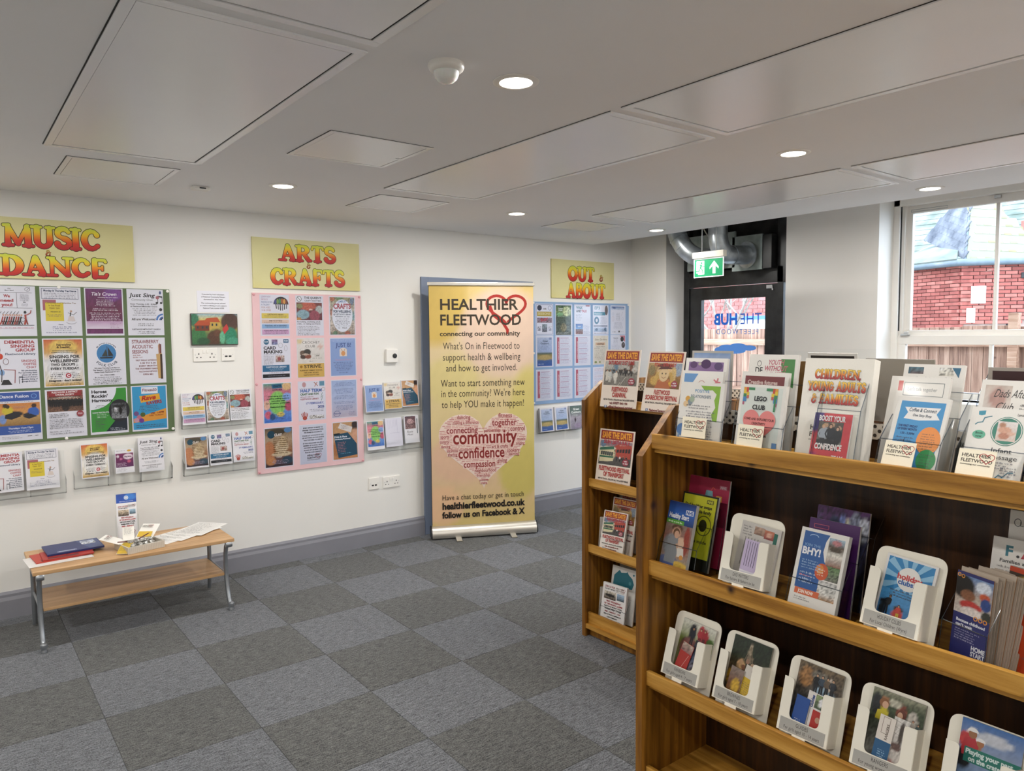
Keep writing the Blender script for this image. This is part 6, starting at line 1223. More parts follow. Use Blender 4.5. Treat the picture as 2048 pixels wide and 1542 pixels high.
def holder(label, X, Y, Z, w, tiers, yaw, lean, group='clear tiered leaflet holders', hp=.085, dx=.055, dz=.05, d0=.028):
    """clear holder standing on the shelf; local x right, y back, z up"""
    r = empty('leaflet_holder', (X, Y, Z), (0, 0, R(-90 - yaw))); tag(r, label, 'leaflet holder', group); W = w / 2 + .004; s = math.tan(R(lean))
    for k in range(tiers):
        y0 = k * dx; z0 = k * dz; m = MB()
        m.prism([(y0 - .004, 0), (y0 - .002, 0), (y0 - .002 + s * (z0 + hp), z0 + hp), (y0 - .004 + s * (z0 + hp), z0 + hp)], 0, -W, W); m.build('front_panel', M['acr'], r)
        for q in (-1, 1): MB().prism([(y0 - .003, 0), (y0 + d0, 0), (y0 + d0 + s * (z0 + hp * 1.6), z0 + hp * 1.6), (y0 - .003 + s * (z0 + hp), z0 + hp)], 0, q * W - .001, q * W + .001).build('side', M['acrs'], r)
    e = MB()
    for k in range(tiers):
        y0 = k * dx - .003; zt = k * dz + hp; yt = y0 + s * zt
        for q in (-1, 1):
            e.tube([(q * W, y0, .001), (q * W, yt, zt)], .0011, 5); e.tube([(q * W, yt, zt), (q * W, yt + d0 + s * hp * .6, zt + hp * .6)], .0010, 5)
        e.tube([(-W, yt, zt), (W, yt, zt)], .0010, 5)
    e.build('edge', M['edge'], r)
    y1 = (tiers - 1) * dx + d0; z1 = (tiers - 1) * dz + hp * 2; MB().prism([(y1, 0), (y1 + .002, 0), (y1 + .002 + s * z1, z1), (y1 + s * z1, z1)], 0, -W, W).build('back_panel', M['acr'], r)
    MB().box((-W, 0, -.0), (W, y1, .002)).build('base', M['acr'], r)
    return r
# ---- artwork of the bookcase leaflets
def k_posrel(p):
    p.poly([(46, 6), (92, 6), (90, 76), (80, 74), (76, 62), (84, 48), (80, 34), (84, 22), (74, 14), (56, 16)], '#8ab83a'); p.t('POSITIVE', 50, 14, 6, '#6a9ac0', w=34); p.t('RELATIONSHIPS', 48, 25, 6, '#7a8a98', w=48)
    for x, y, c in ((18, 34, '#e0a84a'), (24, 40, '#8a9aa0'), (14, 44, '#e8c898'), (28, 34, '#a8b8a0')): p.e(x, y, 6, 6, c)
    p.L(44, 44, 60, 2, 5, '#445', 'c'); p.L(50, 56, 70, 5, 5, '#667', 'c'); p.L(50, 84, 66, 3, 5, '#889', 'c'); p.e(10, 96, 12, 12, '#5a8ac8'); p.fr(26, 96, 26, 14, .8, '#9ab'); p.L(60, 98, 28, 3, 5, '#667'); p.r(2, 104, 4, 34, '#8ab0d8')
def bricks(p, x, y, s):
    for i, (a, b, w, h, c) in enumerate(((0, 0, 6, 5, '#e8a03a'), (6, 0, 5, 9, '#c8483a'), (11, 0, 14, 5, '#3a8a5a'), (0, 5, 6, 7, '#e8c83a'), (0, 12, 7, 6, '#3a8a5a'), (0, 18, 8, 9, '#4a8ac0'), (7, 9, 6, 6, '#e8c83a'), (8, 15, 5, 6, '#c8685a'), (0, 27, 4, 6, '#b8607a'))): p.r(x + (a if s > 0 else -a - w), y + b, w, h, c)
def k_club(p):
    p.r(6, 5, 88, 130, '#dfe6de'); bricks(p, 8, 6, 1); bricks(p, 84, 6, -1); p.r(78, 22, 4, 26, '#3a8a5a'); p.t('LEGO', 48, 22, 8, '#24242a', w=28, b=2); p.t('CLUB', 46, 38, 8, '#24242a', w=28, b=2); p.heart(50, 74, 36, '#ea8a86', 1.0)
    for i, (s, w) in enumerate((('COME AND EXPLORE YOUR', 66), ('CREATIVITY', 30))): p.t(s, 50, 62 + i * 8, 4, '#5a1f1f', w=w, b=2)
    p.t('FOR CHILDREN IN', 46, 92, 4, '#4a2a2a', w=48, b=2); p.r(84, 104, 10, 20, '#5a86b8'); p.r(82, 122, 12, 10, '#c8803a')
CG = [(0, '#a02a3c'), (.35, '#c25a3c'), (.65, '#e2a040'), (1, '#ecd060')]
def k_child(p):
    fat(p, 'CHILDREN,', 50, 16, 14, 68, CG, '#4a1f24'); fat(p, 'YOUNG ADULTS', 50, 34, 14, 84, CG, '#4a1f24'); fat(p, '& FAMILIES', 50, 52, 14, 68, CG, '#4a1f24'); p.hf(20, 98, 56)
def k_boost(p):
    p.ph(0, 0, 100, p.H, [(0, '#cf4048'), (1, '#d83c48')], [(.05, .1, .2, .25, '#4a3a7a'), (.05, .95, .3, .2, '#3a3a88'), (.3, .95, .2, .1, '#4a3a80')], .03, 14, 16); p.ph(14, 22, 66, 62, [(0, '#5a564e'), (.5, '#4a4844'), (1, '#8a867c')], [(.3, .16, .1, .1, '#c8a080'), (.56, .14, .1, .1, '#c49a7c'), (.85, .26, .09, .1, '#d0a888'), (.28, .5, .17, .26, '#a8b0b8'), (.56, .5, .18, .3, '#20242c'), (.84, .6, .16, .3, '#1d2026'), (.56, .5, .05, .2, '#b8c4d8'), (.4, .85, .5, .12, '#26262c')], .16, 30, 24); p.man(29, 30, 66, '#a3abb5', '#26262c', '#d8ac90', '#c8a06a'); p.man(48, 28, 68, '#20242e', '#1c1c22', '#d0a284', '#4a3424'); p.man(67, 34, 62, '#1b2027', '#1a1a1e', '#d8ac90', '#4a2c24')
    p.t('BOOST YOUR', 48, 7, 13, '#f6f0ee', w=70, b=2); p.t('CONFIDENCE', 48, 80, 14, '#f6f0ee', w=72, b=2); p.t('TEAM', 76, 108, 9, '#f6f0ee', w=30, b=2)
def k_coffee(p):
    p.r(9, 8, 84, 124, '#4a9ad0'); p.poly([(18, 20), (86, 18), (80, 30), (88, 40), (50, 44), (20, 42), (26, 30)], '#f4f2ee'); p.t('Coffee & Connect', 53, 21, 6.5, '#3a4a5a', w=52, b=1, sk=.1); p.t('One Stop Shop', 54, 32, 4.6, '#3a4a5a', w=36, b=1, sk=.1)
    p.t('THE FIRST FRIDAY', 32, 54, 4, '#274a80', w=38, b=2); p.t('OF EVERY MONTH', 32, 60, 4, '#274a80', w=38, b=2); p.t('1:30 - 3:30PM', 34, 68, 4, '#274a80', w=28, b=1); p.L(14, 76, 34, 3, 5, '#1f4a7a'); p.e(76, 80, 22, 26, '#f0964a'); p.L(62, 66, 30, 8, 4.6, '#7a4a1c'); p.e(80, 116, 18, 20, '#3f9a5a'); p.L(68, 104, 24, 6, 5, '#1f4a2a'); p.e(28, 100, 13, 5, '#f6f4f0'); p.e(28, 99, 10, 3.4, '#a87a5a'); p.ln([(32, 78), (29, 98)], .8, '#2a2a2a')
def k_massage(p):
    p.poly([(12, 8), (24, 6), (24, 14), (18, 16), (13, 15)][::-1], '#4a9ab0'); p.ln([(10, 34), (14, 30), (22, 28), (24, 20), (32, 17), (36, 16)], 2, '#5a8a98'); p.t('Lancashire', 86, 8, 4.4, '#444', w=20, b=1); p.e(92, 16, 4, 4, '#c88a8a')
    p.e(64, 42, 26, 27, '#4a8a78'); p.ph(48, 24, 32, 36, [(0, '#e6e0dc'), (1, '#dcc8bc')], [(.25, .2, .18, .14, '#b88a70'), (.4, .45, .34, .18, '#d8a890'), (.4, .75, .28, .16, '#c08a74'), (.75, .6, .2, .1, '#e0b8a4')], .05, 16, 16); p.ring(64, 42, 24, 25, 1.5, '#e8e4e0')
    p.e(20, 52, 11, 8, '#6ab89a'); p.t('Book', 20, 47, 4, '#1f4a3a'); p.t('now', 20, 53, 4, '#1f4a3a'); p.t('Infant', 62, 74, 8, '#3a3a3c', w=34, b=0); p.t('Massage', 66, 86, 8, '#3a3a3c', w=48, b=0); p.L(36, 98, 50, 3, 5, '#667'); p.e(58, 92, 10, 6, '#e8e088') if False else None; p.ln([(60, 130), (66, 122), (72, 126), (80, 116), (88, 116)], 1.6, '#3a7a90'); p.L(66, 106, 28, 4, 5, '#667')
def k_home(p):
    p.r(0, 0, 100, p.H, '#2c2f6e'); hh = p.H * .42; p.ph(0, 8, 100, hh, [(0, '#6a8ab8'), (.5, '#b8a898'), (1, '#d8ccc0')], [(.2, .3, .3, .3, '#14100e'), (.35, .5, .2, .14, '#8a5a3c'), (.75, .2, .2, .16, '#dfe6f0'), (.8, .42, .14, .1, '#c85a34'), (.45, .75, .3, .12, '#c23a34'), (.5, .9, .3, .12, '#e8dcd4'), (.85, .6, .14, .16, '#2f4a8a'), (.9, .9, .14, .14, '#3a3c34')], .1, 26, 28)
    for i in range(3): p.ring(62 + i * 13, hh + 10, 4.6, 4.6, 2.4, '#e89a3a')
    p.ring(6, 10, 4, 4, 2, '#e89a3a'); p.ring(17, 12, 4, 4, 2, '#e89a3a'); p.t('Because childhood', 10, hh + 22, 7, '#eef0f8', 'l', 80, 2); p.t("can't wait", 10, hh + 33, 7, '#eef0f8', 'l', 46, 2); p.L(10, hh + 46, 70, 5, 6, '#b8bce0'); p.t('HOME', 78, p.H * .76, 11, '#f2f2f8', w=38, b=2); p.t('START', 78, p.H * .76 + 14, 11, '#f2f2f8', w=38, b=2)
def k_orange(p):
    p.r(0, 0, 100, p.H, '#c8441c'); p.ph(0, 12, 100, p.H * .38, [(0, '#4a3c30'), (1, '#3a2f3a')], [(.5, .3, .4, .24, '#c8a848'), (.4, .6, .2, .2, '#d8c8b8'), (.6, .9, .4, .1, '#4a6aa8')], .2, 16, 20); p.L(14, p.H * .84, 60, 4, 9, '#8a2c14')
def k_fab(p): 
    for s, x, c in (('F', 20, '#2f7a8a'), ('.', 31, '#333'), ('A', 42, '#b8404a'), ('.', 53, '#333'), ('B', 64, '#8a3a5a')): p.t(s, x, 10, 13, c, b=2)
    p.t('Families and Babies', 40, 28, 4.4, '#444', w=60); p.L(74, 12, 24, 2, 5, '#666'); p.L(8, 36, 40, 2, 5, '#777'); p.t('Lancashire', 88, 24, 4, '#444', w=18); p.e(92, 34, 4, 4, '#b86a6a')
def k_lanc(p): p.t('Lancashire', 34, 14, 6.5, '#5a6a58', w=44, b=0); p.t('Early years', 40, 22, 6, '#4a7a3a', w=40, b=2); p.ring(10, 16, 4, 5, 1, '#666'); p.t('Funded places at', 42, 50, 6, '#222', w=70, b=2); p.t('your nursery', 32, 60, 6, '#222', w=50, b=2)
def k_healthy(p):
    p.ph(0, 0, 100, 64, [(0, '#12306e'), (.5, '#2a62b8'), (1, '#17386f')], noise=.03, nx=10, ny=8); p.r(66, 18, 28, 14, '#f4f6fa'); p.t('NHS', 80, 20, 10, '#2a5aa8', w=24, b=2); p.t('Healthy Start', 6, 34, 13, '#f4f6fa', 'l', 74, 2); p.poly([(0, 52), (66, 52), (66, 72), (0, 72)], '#5aa83a'); p.L(6, 55, 56, 2, 8, '#e8f4e0')
    p.ph(0, 64, 100, p.H - 64, [(0, '#8a7a70'), (.4, '#9a5a48'), (.75, '#a89888'), (1, '#c8a040')], [(.45, .08, .2, .08, '#5a4030'), (.45, .18, .16, .12, '#d0a488'), (.35, .45, .34, .24, '#8a8e92'), (.66, .36, .15, .12, '#dcb498'), (.68, .52, .16, .1, '#d8c8b8'), (.5, .6, .2, .06, '#d0a080'), (.3, .78, .36, .12, '#5a6a98'), (.7, .88, .4, .14, '#e2b848'), (.85, .3, .1, .3, '#9a3c2c')], .08, 26, 36); p.poly([(14, 178), (16, 116), (34, 100), (54, 104), (60, 140), (52, 178)][::-1], '#8c9094'); p.e(45, 88, 12, 13, '#6a4c34'); p.e(47, 93, 9, 11, '#d8ac90'); p.ln([(52, 118), (66, 150), (78, 152)], 7, '#d0a488'); p.e(68, 116, 11, 13, '#e2bca0'); p.poly([(56, 130), (80, 128), (84, 150), (60, 154)][::-1], '#e4dcd0'); p.e(76, 154, 7, 7, '#e09a44'); p.poly([(12, 176), (54, 176), (50, 200), (10, 200)][::-1], '#56659a'); [p.e(50 + i * 8, 196 - (i % 3) * 5, 8, 8, '#e6bc4c') for i in range(7)]
def k_yellow(p):
    p.r(0, 0, 100, p.H, '#1a1c14'); p.r(4, 4, 92, p.H * .82, '#cfd02e'); p.r(70, 10, 18, 9, '#22221c'); p.t('NHS', 79, 11.5, 6, '#dede50', w=15, b=2); p.t('Find healthier swaps', 10, 24, 7, '#2c2c1c', 'l', 76, 2); p.t('for the whole family', 10, 36, 7, '#2c2c1c', 'l', 76, 2); p.ring(70, 70, 20, 22, 2, '#4a4a24'); p.e(68, 70, 11, 14, '#33331f'); p.t('Tips inside', 60, 104, 7, '#2c2c1c', w=50, b=1)
def k_pink(p): p.r(0, 0, 100, p.H, '#a8284a'); p.r(76, 12, 18, 8, '#c86a84'); p.t('NHS', 85, 13.5, 5, '#f0dce2', w=14, b=2); p.poly([(42, 40), (44, 26), (60, 26), (62, 40)], '#7fb0b8'); p.ln([(56, 26), (60, 18), (66, 22)], 1.4, '#e0604a'); p.r(70, 34, 14, 12, '#d8a040'); p.ph(2, 46, 96, 50, [(0, '#7a1c38'), (1, '#6a1830')], noise=.1, nx=6, ny=6)
def k_bhy(p):
    p.poly([(8, 6), (62, 6), (56, 20), (54, 40), (60, 58), (68, 66), (58, 80), (56, 118), (8, 118)][::-1], '#1f5a9e'); p.ph(62, 10, 32, 54, [(0, '#a8c0d0'), (.3, '#5a4a3a'), (.6, '#e0dcd0'), (1, '#8a5a48')], [(.5, .15, .3, .1, '#b8787a'), (.5, .4, .4, .08, '#4a3c2c')], .15, 14, 20); p.ph(66, 64, 28, 28, [(0, '#5a7a4a'), (1, '#6a6a60')], noise=.4, nx=10, ny=10); p.e(58, 78, 14, 16, '#d0582c'); p.e(54, 74, 8, 9, '#e08a3a'); p.L(50, 72, 16, 3, 5, '#f4e0c8')
    p.ph(56, 94, 38, 36, [(0, '#b8b8b4'), (.7, '#d8d4cc'), (1, '#a87a48')], noise=.3, nx=12, ny=12); p.ring(30, 15, 9, 4, 1.4, '#a8c8e8', 0, 180); p.t('JOIN THE', 30, 30, 5, '#7fa8d8', w=34); p.t('BHY!', 30, 38, 13, '#f4f6fa', w=40, b=2); p.L(14, 60, 44, 4, 5, '#9ac0e6'); p.L(14, 84, 34, 4, 6, '#c8dcf0'); p.L(14, 90, 26, 1, 5, '#e05a6a'); p.r(10, 118, 52, 12, '#d8683c'); p.t('JOIN NOW', 34, 121, 6, '#fbeede', w=32, b=2); p.L(12, 134, 34, 2, 4, '#777')
def k_speak(p): p.r(0, 0, 100, p.H, '#4a1a5e'); p.fr(10, 10, 30, 8, 1, '#c85a6a'); p.t('SPEAK', 58, 24, 15, '#efe6ee', w=56, b=2); p.t('UP', 58, 44, 15, '#efe6ee', w=26, b=2)
def k_group(p): p.ph(0, 0, 100, p.H, [(0, '#5a2a6a'), (.2, '#3a3a58'), (1, '#2a2c40')], [(.2, .12, .12, .06, '#4a2058'), (.35, .18, .1, .1, '#26304f'), (.6, .2, .08, .1, '#e0dcc0'), (.75, .14, .12, .12, '#8a90a8'), (.9, .18, .1, .12, '#c8ccd8'), (.5, .12, .06, .06, '#7a8ac8')], .35, 30, 30)
def k_conn(p):
    p.ph(5, 5, 90, 130, [(0, '#7f9ec8'), (.3, '#e8e4ec'), (1, '#e4dede')], noise=.05, nx=10, ny=10); p.t('CONFIDENCE', 50, 40, 10, '#4a3a2c', w=80, b=2)
def k_home2(p): p.r(8, 8, 84, 56, '#8a6a9a'); [p.e(x, y, r_, r_ * .8, c) for x, y, r_, c in ((20, 14, 9, '#5a3a6a'), (50, 12, 12, '#4a2a5a'), (80, 16, 10, '#5a4470'), (35, 12, 4, '#b8b0a0'))]; p.t('Homework and', 50, 28, 8, '#f2ecf4', w=56, b=2); p.t('Revision Club', 50, 40, 8, '#f2ecf4', w=56, b=2)
def k_dream(p): p.poly([(6, 6), (40, 6), (30, 22), (10, 40), (6, 46)], '#6a9acc'); p.ring(50, 28, 8, 8, 1.6, '#c8a098', 0, 180); p.t('DREAMSCHEME', 50, 36, 6, '#8a8480', w=56, b=1); [p.ln([(86, 22), (86 + 9 * math.cos(R(a)), 22 + 9 * math.sin(R(a)))], 3, '#d87a84') for a in range(0, 360, 72)]
def k_de(p): p.poly([(66, 8), (94, 8), (94, 60), (74, 50), (68, 30)], '#4a8a48'); p.t('DE', 22, 24, 11, '#3a3a3a', w=16, b=1); p.ring(22, 17, 4, 5, 1, '#555'); [p.t(s, 56, 10 + i * 11, 8.5, '#c8687a', w=w, b=1, sk=.2) for i, (s, w) in enumerate((('YOUTH', 32), ('WITHOUT', 46), ('LIMITS', 40)))]
def k_maroon(p): p.r(8, 8, 84, 50, '#7a3438'); p.t('Creative futures', 46, 16, 7, '#d8c0b8', w=64, b=2)
def k_health(p): p.r(6, 5, 88, 44, '#2c2622'); p.t('ooo', 50, 8, 7, '#e8e4dc', w=24, b=1); [p.t(s, 10, 54 + i * 11, 6.5, '#3a3634', 'l', w, 2) for i, (s, w) in enumerate((('HEALTH', 60), ('INFO', 36), ('Open to all', 50), ('Drop in', 30), ('No need to book', 60)))]
def k_cafe(p): p.r(8, 5, 8, 12, '#3a5a6a'); p.ph(12, 5, 22, 12, [(0, '#3a6a7a'), (1, '#5a4a4a')], noise=.3, nx=6, ny=4); p.ph(60, 5, 24, 14, [(0, '#d8d8d0'), (1, '#b8b4a8')], noise=.4, nx=8, ny=5); p.poly([(80, 5), (94, 5), (92, 22)][::-1], '#2f6a8a'); p.t('Confidence Cafe', 50, 22, 10, '#3a3a3c', w=66, b=0, sk=.3); p.L(50, 38, 22, 4, 5, '#444', 'c')
def k_red(p): p.r(14, 8, 8, 18, '#c8504a'); p.fr(24, 10, 68, 24, 1, '#7a8484'); p.t('Let\'s talk together', 56, 19, 6, '#8a9090', w=50, b=0)
def k_dads(p): p.ph(6, 8, 36, 40, [(0, '#cfc0b4'), (1, '#dcd4cc')], [(.5, .5, .3, .4, '#b8948a')], .05, 8, 8); p.t('Dads After School', 56, 14, 12, '#3a3a3a', w=76, b=0, sk=.3); p.t('Club', 34, 34, 12, '#3a3a3a', w=24, b=0, sk=.3); p.L(84, 34, 30, 5, 6, '#555', 'r')
def k_back(p): p.r(6, 5, 80, 30, '#3a1c1f')
def k_blank(p): p.ph(1, 1, 98, p.H - 2, [(0, '#a39d90'), (1, '#9a948a')], noise=.01, nx=3, ny=3)
def k_kraft(p): p.ph(0, 0, 100, p.H, [(0, '#7a5a2c'), (1, '#6a4c24')], noise=.03, nx=4, ny=6)

# ---- top shelf of the near bookcase
G1 = 'leaflets on top of the near bookcase'; XS, ZS = 1.60, 1.298
leaf('leaflet_stack', 'green-cornered POSITIVE RELATIONSHIPS leaflets at the left of the near bookcase top', k_posrel, 1.625, 1.268, 1.33, .138, .154, -2, 9.4, t=.012, group=G1)
leaf('leaflet_stack', 'white leaflets with a blue corner behind the POSITIVE RELATIONSHIPS ones', k_dream, 1.688, 1.318, 1.37, .138, .142, -2, 9.4, .07, t=.01, group=G1)
leaf('leaflet_stack', 'purple-headed Homework and Revision Club leaflets, third row of the first holder', k_home2, 1.75, 1.352, 1.40, .143, .146, -2, 9, .1, t=.01, group=G1)
leaf('sign_card', 'grey card with brown lettering, tallest behind the first holder on the near bookcase', k_conn, 1.81, 1.372, 1.42, .142, .146, -2, 3, .03, t=.004, group=G1, bg='#b8b4ac')
holder('three-tier clear holder at the left end of the near bookcase top', 1.615, 1.268, ZS, .142, 3, -2, 9.4)
leaf('leaflet_stack', 'LEGO club leaflets with a pink heart' .replace('LEGO ', 'toy-brick ') + ', second holder from the left', k_club, 1.625, 1.084, 1.335, .138, .152, 5, 9.7, t=.012, group=G1)
leaf('leaflet_stack', 'maroon-headed leaflets behind the toy-brick club ones', k_maroon, 1.69, 1.12, 1.37, .142, .146, 2, 9, .07, t=.01, group=G1)
leaf('leaflet_stack', 'YOUTH WITHOUT LIMITS leaflets with a green corner, at the back of the second holder', k_de, 1.755, 1.138, 1.40, .148, .16, 0, 9, .1, t=.01, group=G1)
holder('three-tier clear holder, second from the left on the near bookcase top', 1.612, 1.084, ZS, .142, 3, 4, 9.7)
# large boxed sign
p = P(.167, .25, '#e9e5dc', .03, 1); k_child(p); o = link('sign_board', p.mesh('sign_board', M['print'])); rot_at(o, 1.672, .909, 1.305, -2.4, 11.7); tag(o, 'white block sign reading CHILDREN, YOUNG ADULTS & FAMILIES', 'sign')
leaf('leaflet', 'red BOOST YOUR CONFIDENCE leaflet with three people, in front of the white block sign', k_boost, 1.625, .899, 1.326, .092, .104, 0, 16, .03, t=.006, group=G1)
holder('small clear holder with the red leaflet in front of the block sign', 1.614, .885, ZS, .096, 1, 0, 15, hp=.14)
leaf('leaflet_stack', 'blue Coffee & Connect leaflets with an orange circle, right of the block sign', k_coffee, 1.635, .723, 1.325, .118, .157, 9, 20, t=.006, group=G1)
leaf('leaflet_stack', 'white leaflets with a red mark and outlined box, behind the Coffee & Connect ones', k_red, 1.70, .748, 1.36, .13, .16, 4, 16, .06, t=.01, group=G1)
leaf('leaflet_stack', 'Confidence Cafe leaflets in script lettering, at the back of the third holder', k_cafe, 1.765, .745, 1.38, .135, .165, 4, 13, .09, t=.008, group=G1)
holder('three-tier clear holder right of the block sign', 1.612, .723, ZS, .125, 3, 7, 18)
leaf('leaflet_stack', 'Infant Massage leaflets with a baby in a green circle, right end of the near bookcase', k_massage, 1.635, .568, 1.325, .112, .145, 5, 21, t=.006, group=G1)
leaf('leaflet_stack', 'Dads After School Club leaflets in script, behind the Infant Massage ones', k_dads, 1.70, .555, 1.36, .14, .16, 3, 17, .06, t=.01, group=G1)
leaf('sign_card', 'card with a dark maroon printed corner behind the Dads After School Club leaflets', k_back, 1.80, .56, 1.42, .14, .12, -2, -2, .1, t=.004, group=G1, bg='#aea69c')
holder('clear holder at the right edge of the near bookcase top', 1.612, .568, ZS, .118, 2, 5, 20)
for l, X, Y, Z, yaw, ln_ in (('cream name card on the first holder of the near bookcase', 1.613, 1.272, 1.328, -2, 9), ('cream name card on the second holder of the near bookcase', 1.609, 1.094, 1.324, 4, 10), ('cream name card on the holder right of the block sign', 1.606, .735, 1.322, 9, 19), ('cream name card on the right-edge holder of the near bookcase', 1.606, .585, 1.322, 5, 20)):
    hfcard(l, X + (-.007 if Y > 1 else .004), Y, Z + .008, yaw, ln_, .078 if Y > 1 else .07, .055)
# things standing on the far side, leaning this way
leaf('sign_card', 'brown kraft card standing behind the second holder', k_kraft, 1.90, 1.19, 1.40, .19, .14, 0, -6, .03, t=.004, group='cards on the rear side of the near bookcase', bg='#7a5a2c')
leaf('sign_card', 'white card with a dark panel and bold lettering, left of the block sign', k_health, 1.93, 1.045, 1.40, .14, .165, 0, -10, .03, t=.004, group='cards on the rear side of the near bookcase')
leaf('sign_card', 'blank grey-white card leaning this way right of the block sign', k_blank, 1.93, .875, 1.405, .17, .145, 0, -5, .02, t=.004, group='cards on the rear side of the near bookcase', bg='#a8a296')

# ---- second shelf of the near bookcase
G2 = 'leaflets on the second shelf of the near bookcase'
leaf('leaflet_stack', 'blue Healthy Start leaflets with a parent and baby', k_healthy, 1.628, 1.351, .969, .099, .167, 3, 14.4, .034, t=.012, group=G2)
leaf('leaflet_stack', 'bright yellow leaflets with black print, behind the Healthy Start ones', k_yellow, 1.69, 1.335, 1.00, .125, .155, 0, 14, .06, t=.008, group=G2)
leaf('leaflet_stack', 'crimson leaflets with a small castle, back of the first holder on the second shelf', k_pink, 1.745, 1.34, 1.03, .142, .165, 0, 10, .09, t=.006, group=G2)
holder('three-tier clear holder with blue, yellow and crimson leaflets', 1.612, 1.34, .932, .125, 3, 0, 13)
leaf('leaflet_stack', 'blue and white BHY! leaflets with house photographs', k_bhy, 1.63, .928, .973, .124, .168, 3, 18, .034, t=.014, group=G2)
leaf('leaflet_stack', 'purple SPEAK leaflets behind the BHY! ones', k_speak, 1.70, .932, 1.0, .13, .152, 0, 12, .07, t=.008, group=G2)
leaf('leaflet_stack', 'dark group-photo leaflets at the back of the BHY! holder', k_group, 1.76, .94, 1.022, .136, .152, 0, 10, .1, t=.006, group=G2)
holder('three-tier clear holder with the BHY! leaflets', 1.612, .928, .932, .13, 3, 3, 16)
rg = random.Random(8)
for i in range(13):
    leaf('leaflet', 'dark blue Because childhood can\'t wait leaflet at the front of the thick fan' if i == 0 else 'brown-edged leaflet, %s behind the dark blue one in the thick fan' % ('', 'first', 'second', 'third', 'fourth', 'fifth', 'sixth', 'seventh', 'eighth', 'ninth', 'tenth', 'eleventh', 'last')[i], k_home if i == 0 else (lambda p: p.r(0, 0, 100, p.H, '#c8b8a4')), 1.63 + i * .0048, .594 - i * .0030, .954, .082, .169 + rg.uniform(-.004, .006), 20 - i * .3, 6 + i * .9, .022, t=.0016, bg='#d8c8b4' if i % 3 else '#b88a5a', group='fanned leaflets at the right of the second shelf')
leaf('leaflet_stack', 'orange-red leaflets behind the fan at the right edge', k_orange, 1.69, .52, .955, .085, .18, 20, 10, .022, t=.012, group=G2)
leaf('leaflet_stack', 'white F.A.B leaflets with coloured capitals, at the right edge', k_fab, 1.76, .53, .985, .16, .19, 2, 12, .05, t=.008, group=G2)
leaf('leaflet_stack', 'tall pale Early years leaflets behind the F.A.B ones', k_lanc, 1.80, .51, 1.02, .16, .21, 2, 8, .08, t=.006, group=G2)
holder('clear holder at the right end of the second shelf', 1.612, .597, .932, .095, 1, 20, 6)

# ---- white card dispensers
def dispenser(name_lines, label, X, Y, Z, yaw, leans, art, w=.128, h=.128):
    """front box with a cut-out, taller rounded back board, grey caption strip"""
    r = empty('card_dispenser', (X, Y, Z), (-R(leans), 0, R(-90 - yaw))); tag(r, label, 'leaflet holder', 'white card leaflet dispensers'); W = w / 2; aw = .026; D = .042
    def rnd(pts, rr, n=5):
        out = []
        k = len(pts)
        for i in range(k):
            p, a, b = Vector(pts[i]), Vector(pts[i - 1]), Vector(pts[(i + 1) % k]); r_ = rr[i]
            if not r_: out.append(tuple(p)); continue
            u = (a - p).normalized() * r_; v = (b - p).normalized() * r_
            for j in range(n + 1): t = j / n; out.append(tuple((p + u) * (1 - t) ** 2 + p * 2 * t * (1 - t) + (p + v) * t * t))
        return out
    front = rnd([(-W, .0), (W, .0), (W, h * .93), (W - aw, h * .93), (W - aw, .034), (-W + aw, .034), (-W + aw, h), (-W, h)], [0, 0, 0, .008, .014, .014, .01, .0])
    m = MB(); m.prism(front, 1, -.0015, 0); m.build('front_panel', M['card'], r)
    back = rnd([(-W - .014, -.03), (W + .014, -.03), (W + .014, h + .052), (-W - .014, h + .052)], [0, 0, .026, .026], 8); m = MB(); m.prism(back, 1, D, D + .0018); m.build('back_panel', M['card'], r)
    for s in (-1, 1): MB().prism([(0, 0), (D, 0), (D, h * .93), (0, h * (1.0 if s < 0 else .93))], 0, s * W - .0009, s * W + .0009).build('side_panel', M['card'], r)
    MB().box((-W, 0, -.0), (W, D, .0015)).build('base', M['card'], r); MB().box((-.022, -.002, -.008), (.012, .0, .0)).build('tab', M['card'], r)
    p = P(w * .9, .03, '#a6a49e', .0006); p.t(name_lines[0], 50, 3.5, 7.5, '#33312e', w=name_lines[2], b=0, sp=.02); p.t(name_lines[1], 50, 14.5, 6.6, '#33312e', w=name_lines[3], b=0, sp=.02)
    o = link('caption_strip', p.mesh('caption_strip', M['print']), r, (0, -.0016, .002)); tag(o, 'grey caption strip')
    # the leaflet inside is a thing of its own
    aw_ = w - .014; p = P(aw_, art[2], art[3], .006, 3); art[0](p)
    ma = Matrix.Translation((X, Y, Z)) @ Euler((-R(leans), 0, R(-90 - yaw))).to_matrix().to_4x4(); q = link('leaflet_stack', p.mesh('leaflet_stack', M['gloss'])); q.matrix_world = ma @ Matrix.Translation((art[4], D - .004, .003)) @ Matrix.Rotation(R(art[5]), 4, 'Y'); tag(q, art[1], 'leaflet', 'leaflets in the white card dispensers')
    for (fn, lb, ww, hh, dx, rz, dy, col) in art[6]:
        p = P(ww, hh, col, .0012, 5); fn(p); q = link('leaflet', p.mesh('leaflet', M['gloss'])); q.matrix_world = ma @ Matrix.Translation((dx, dy, .004)) @ Matrix.Rotation(R(rz), 4, 'Y'); tag(q, lb, 'leaflet', 'narrow leaflets in the white card dispensers')
    return r
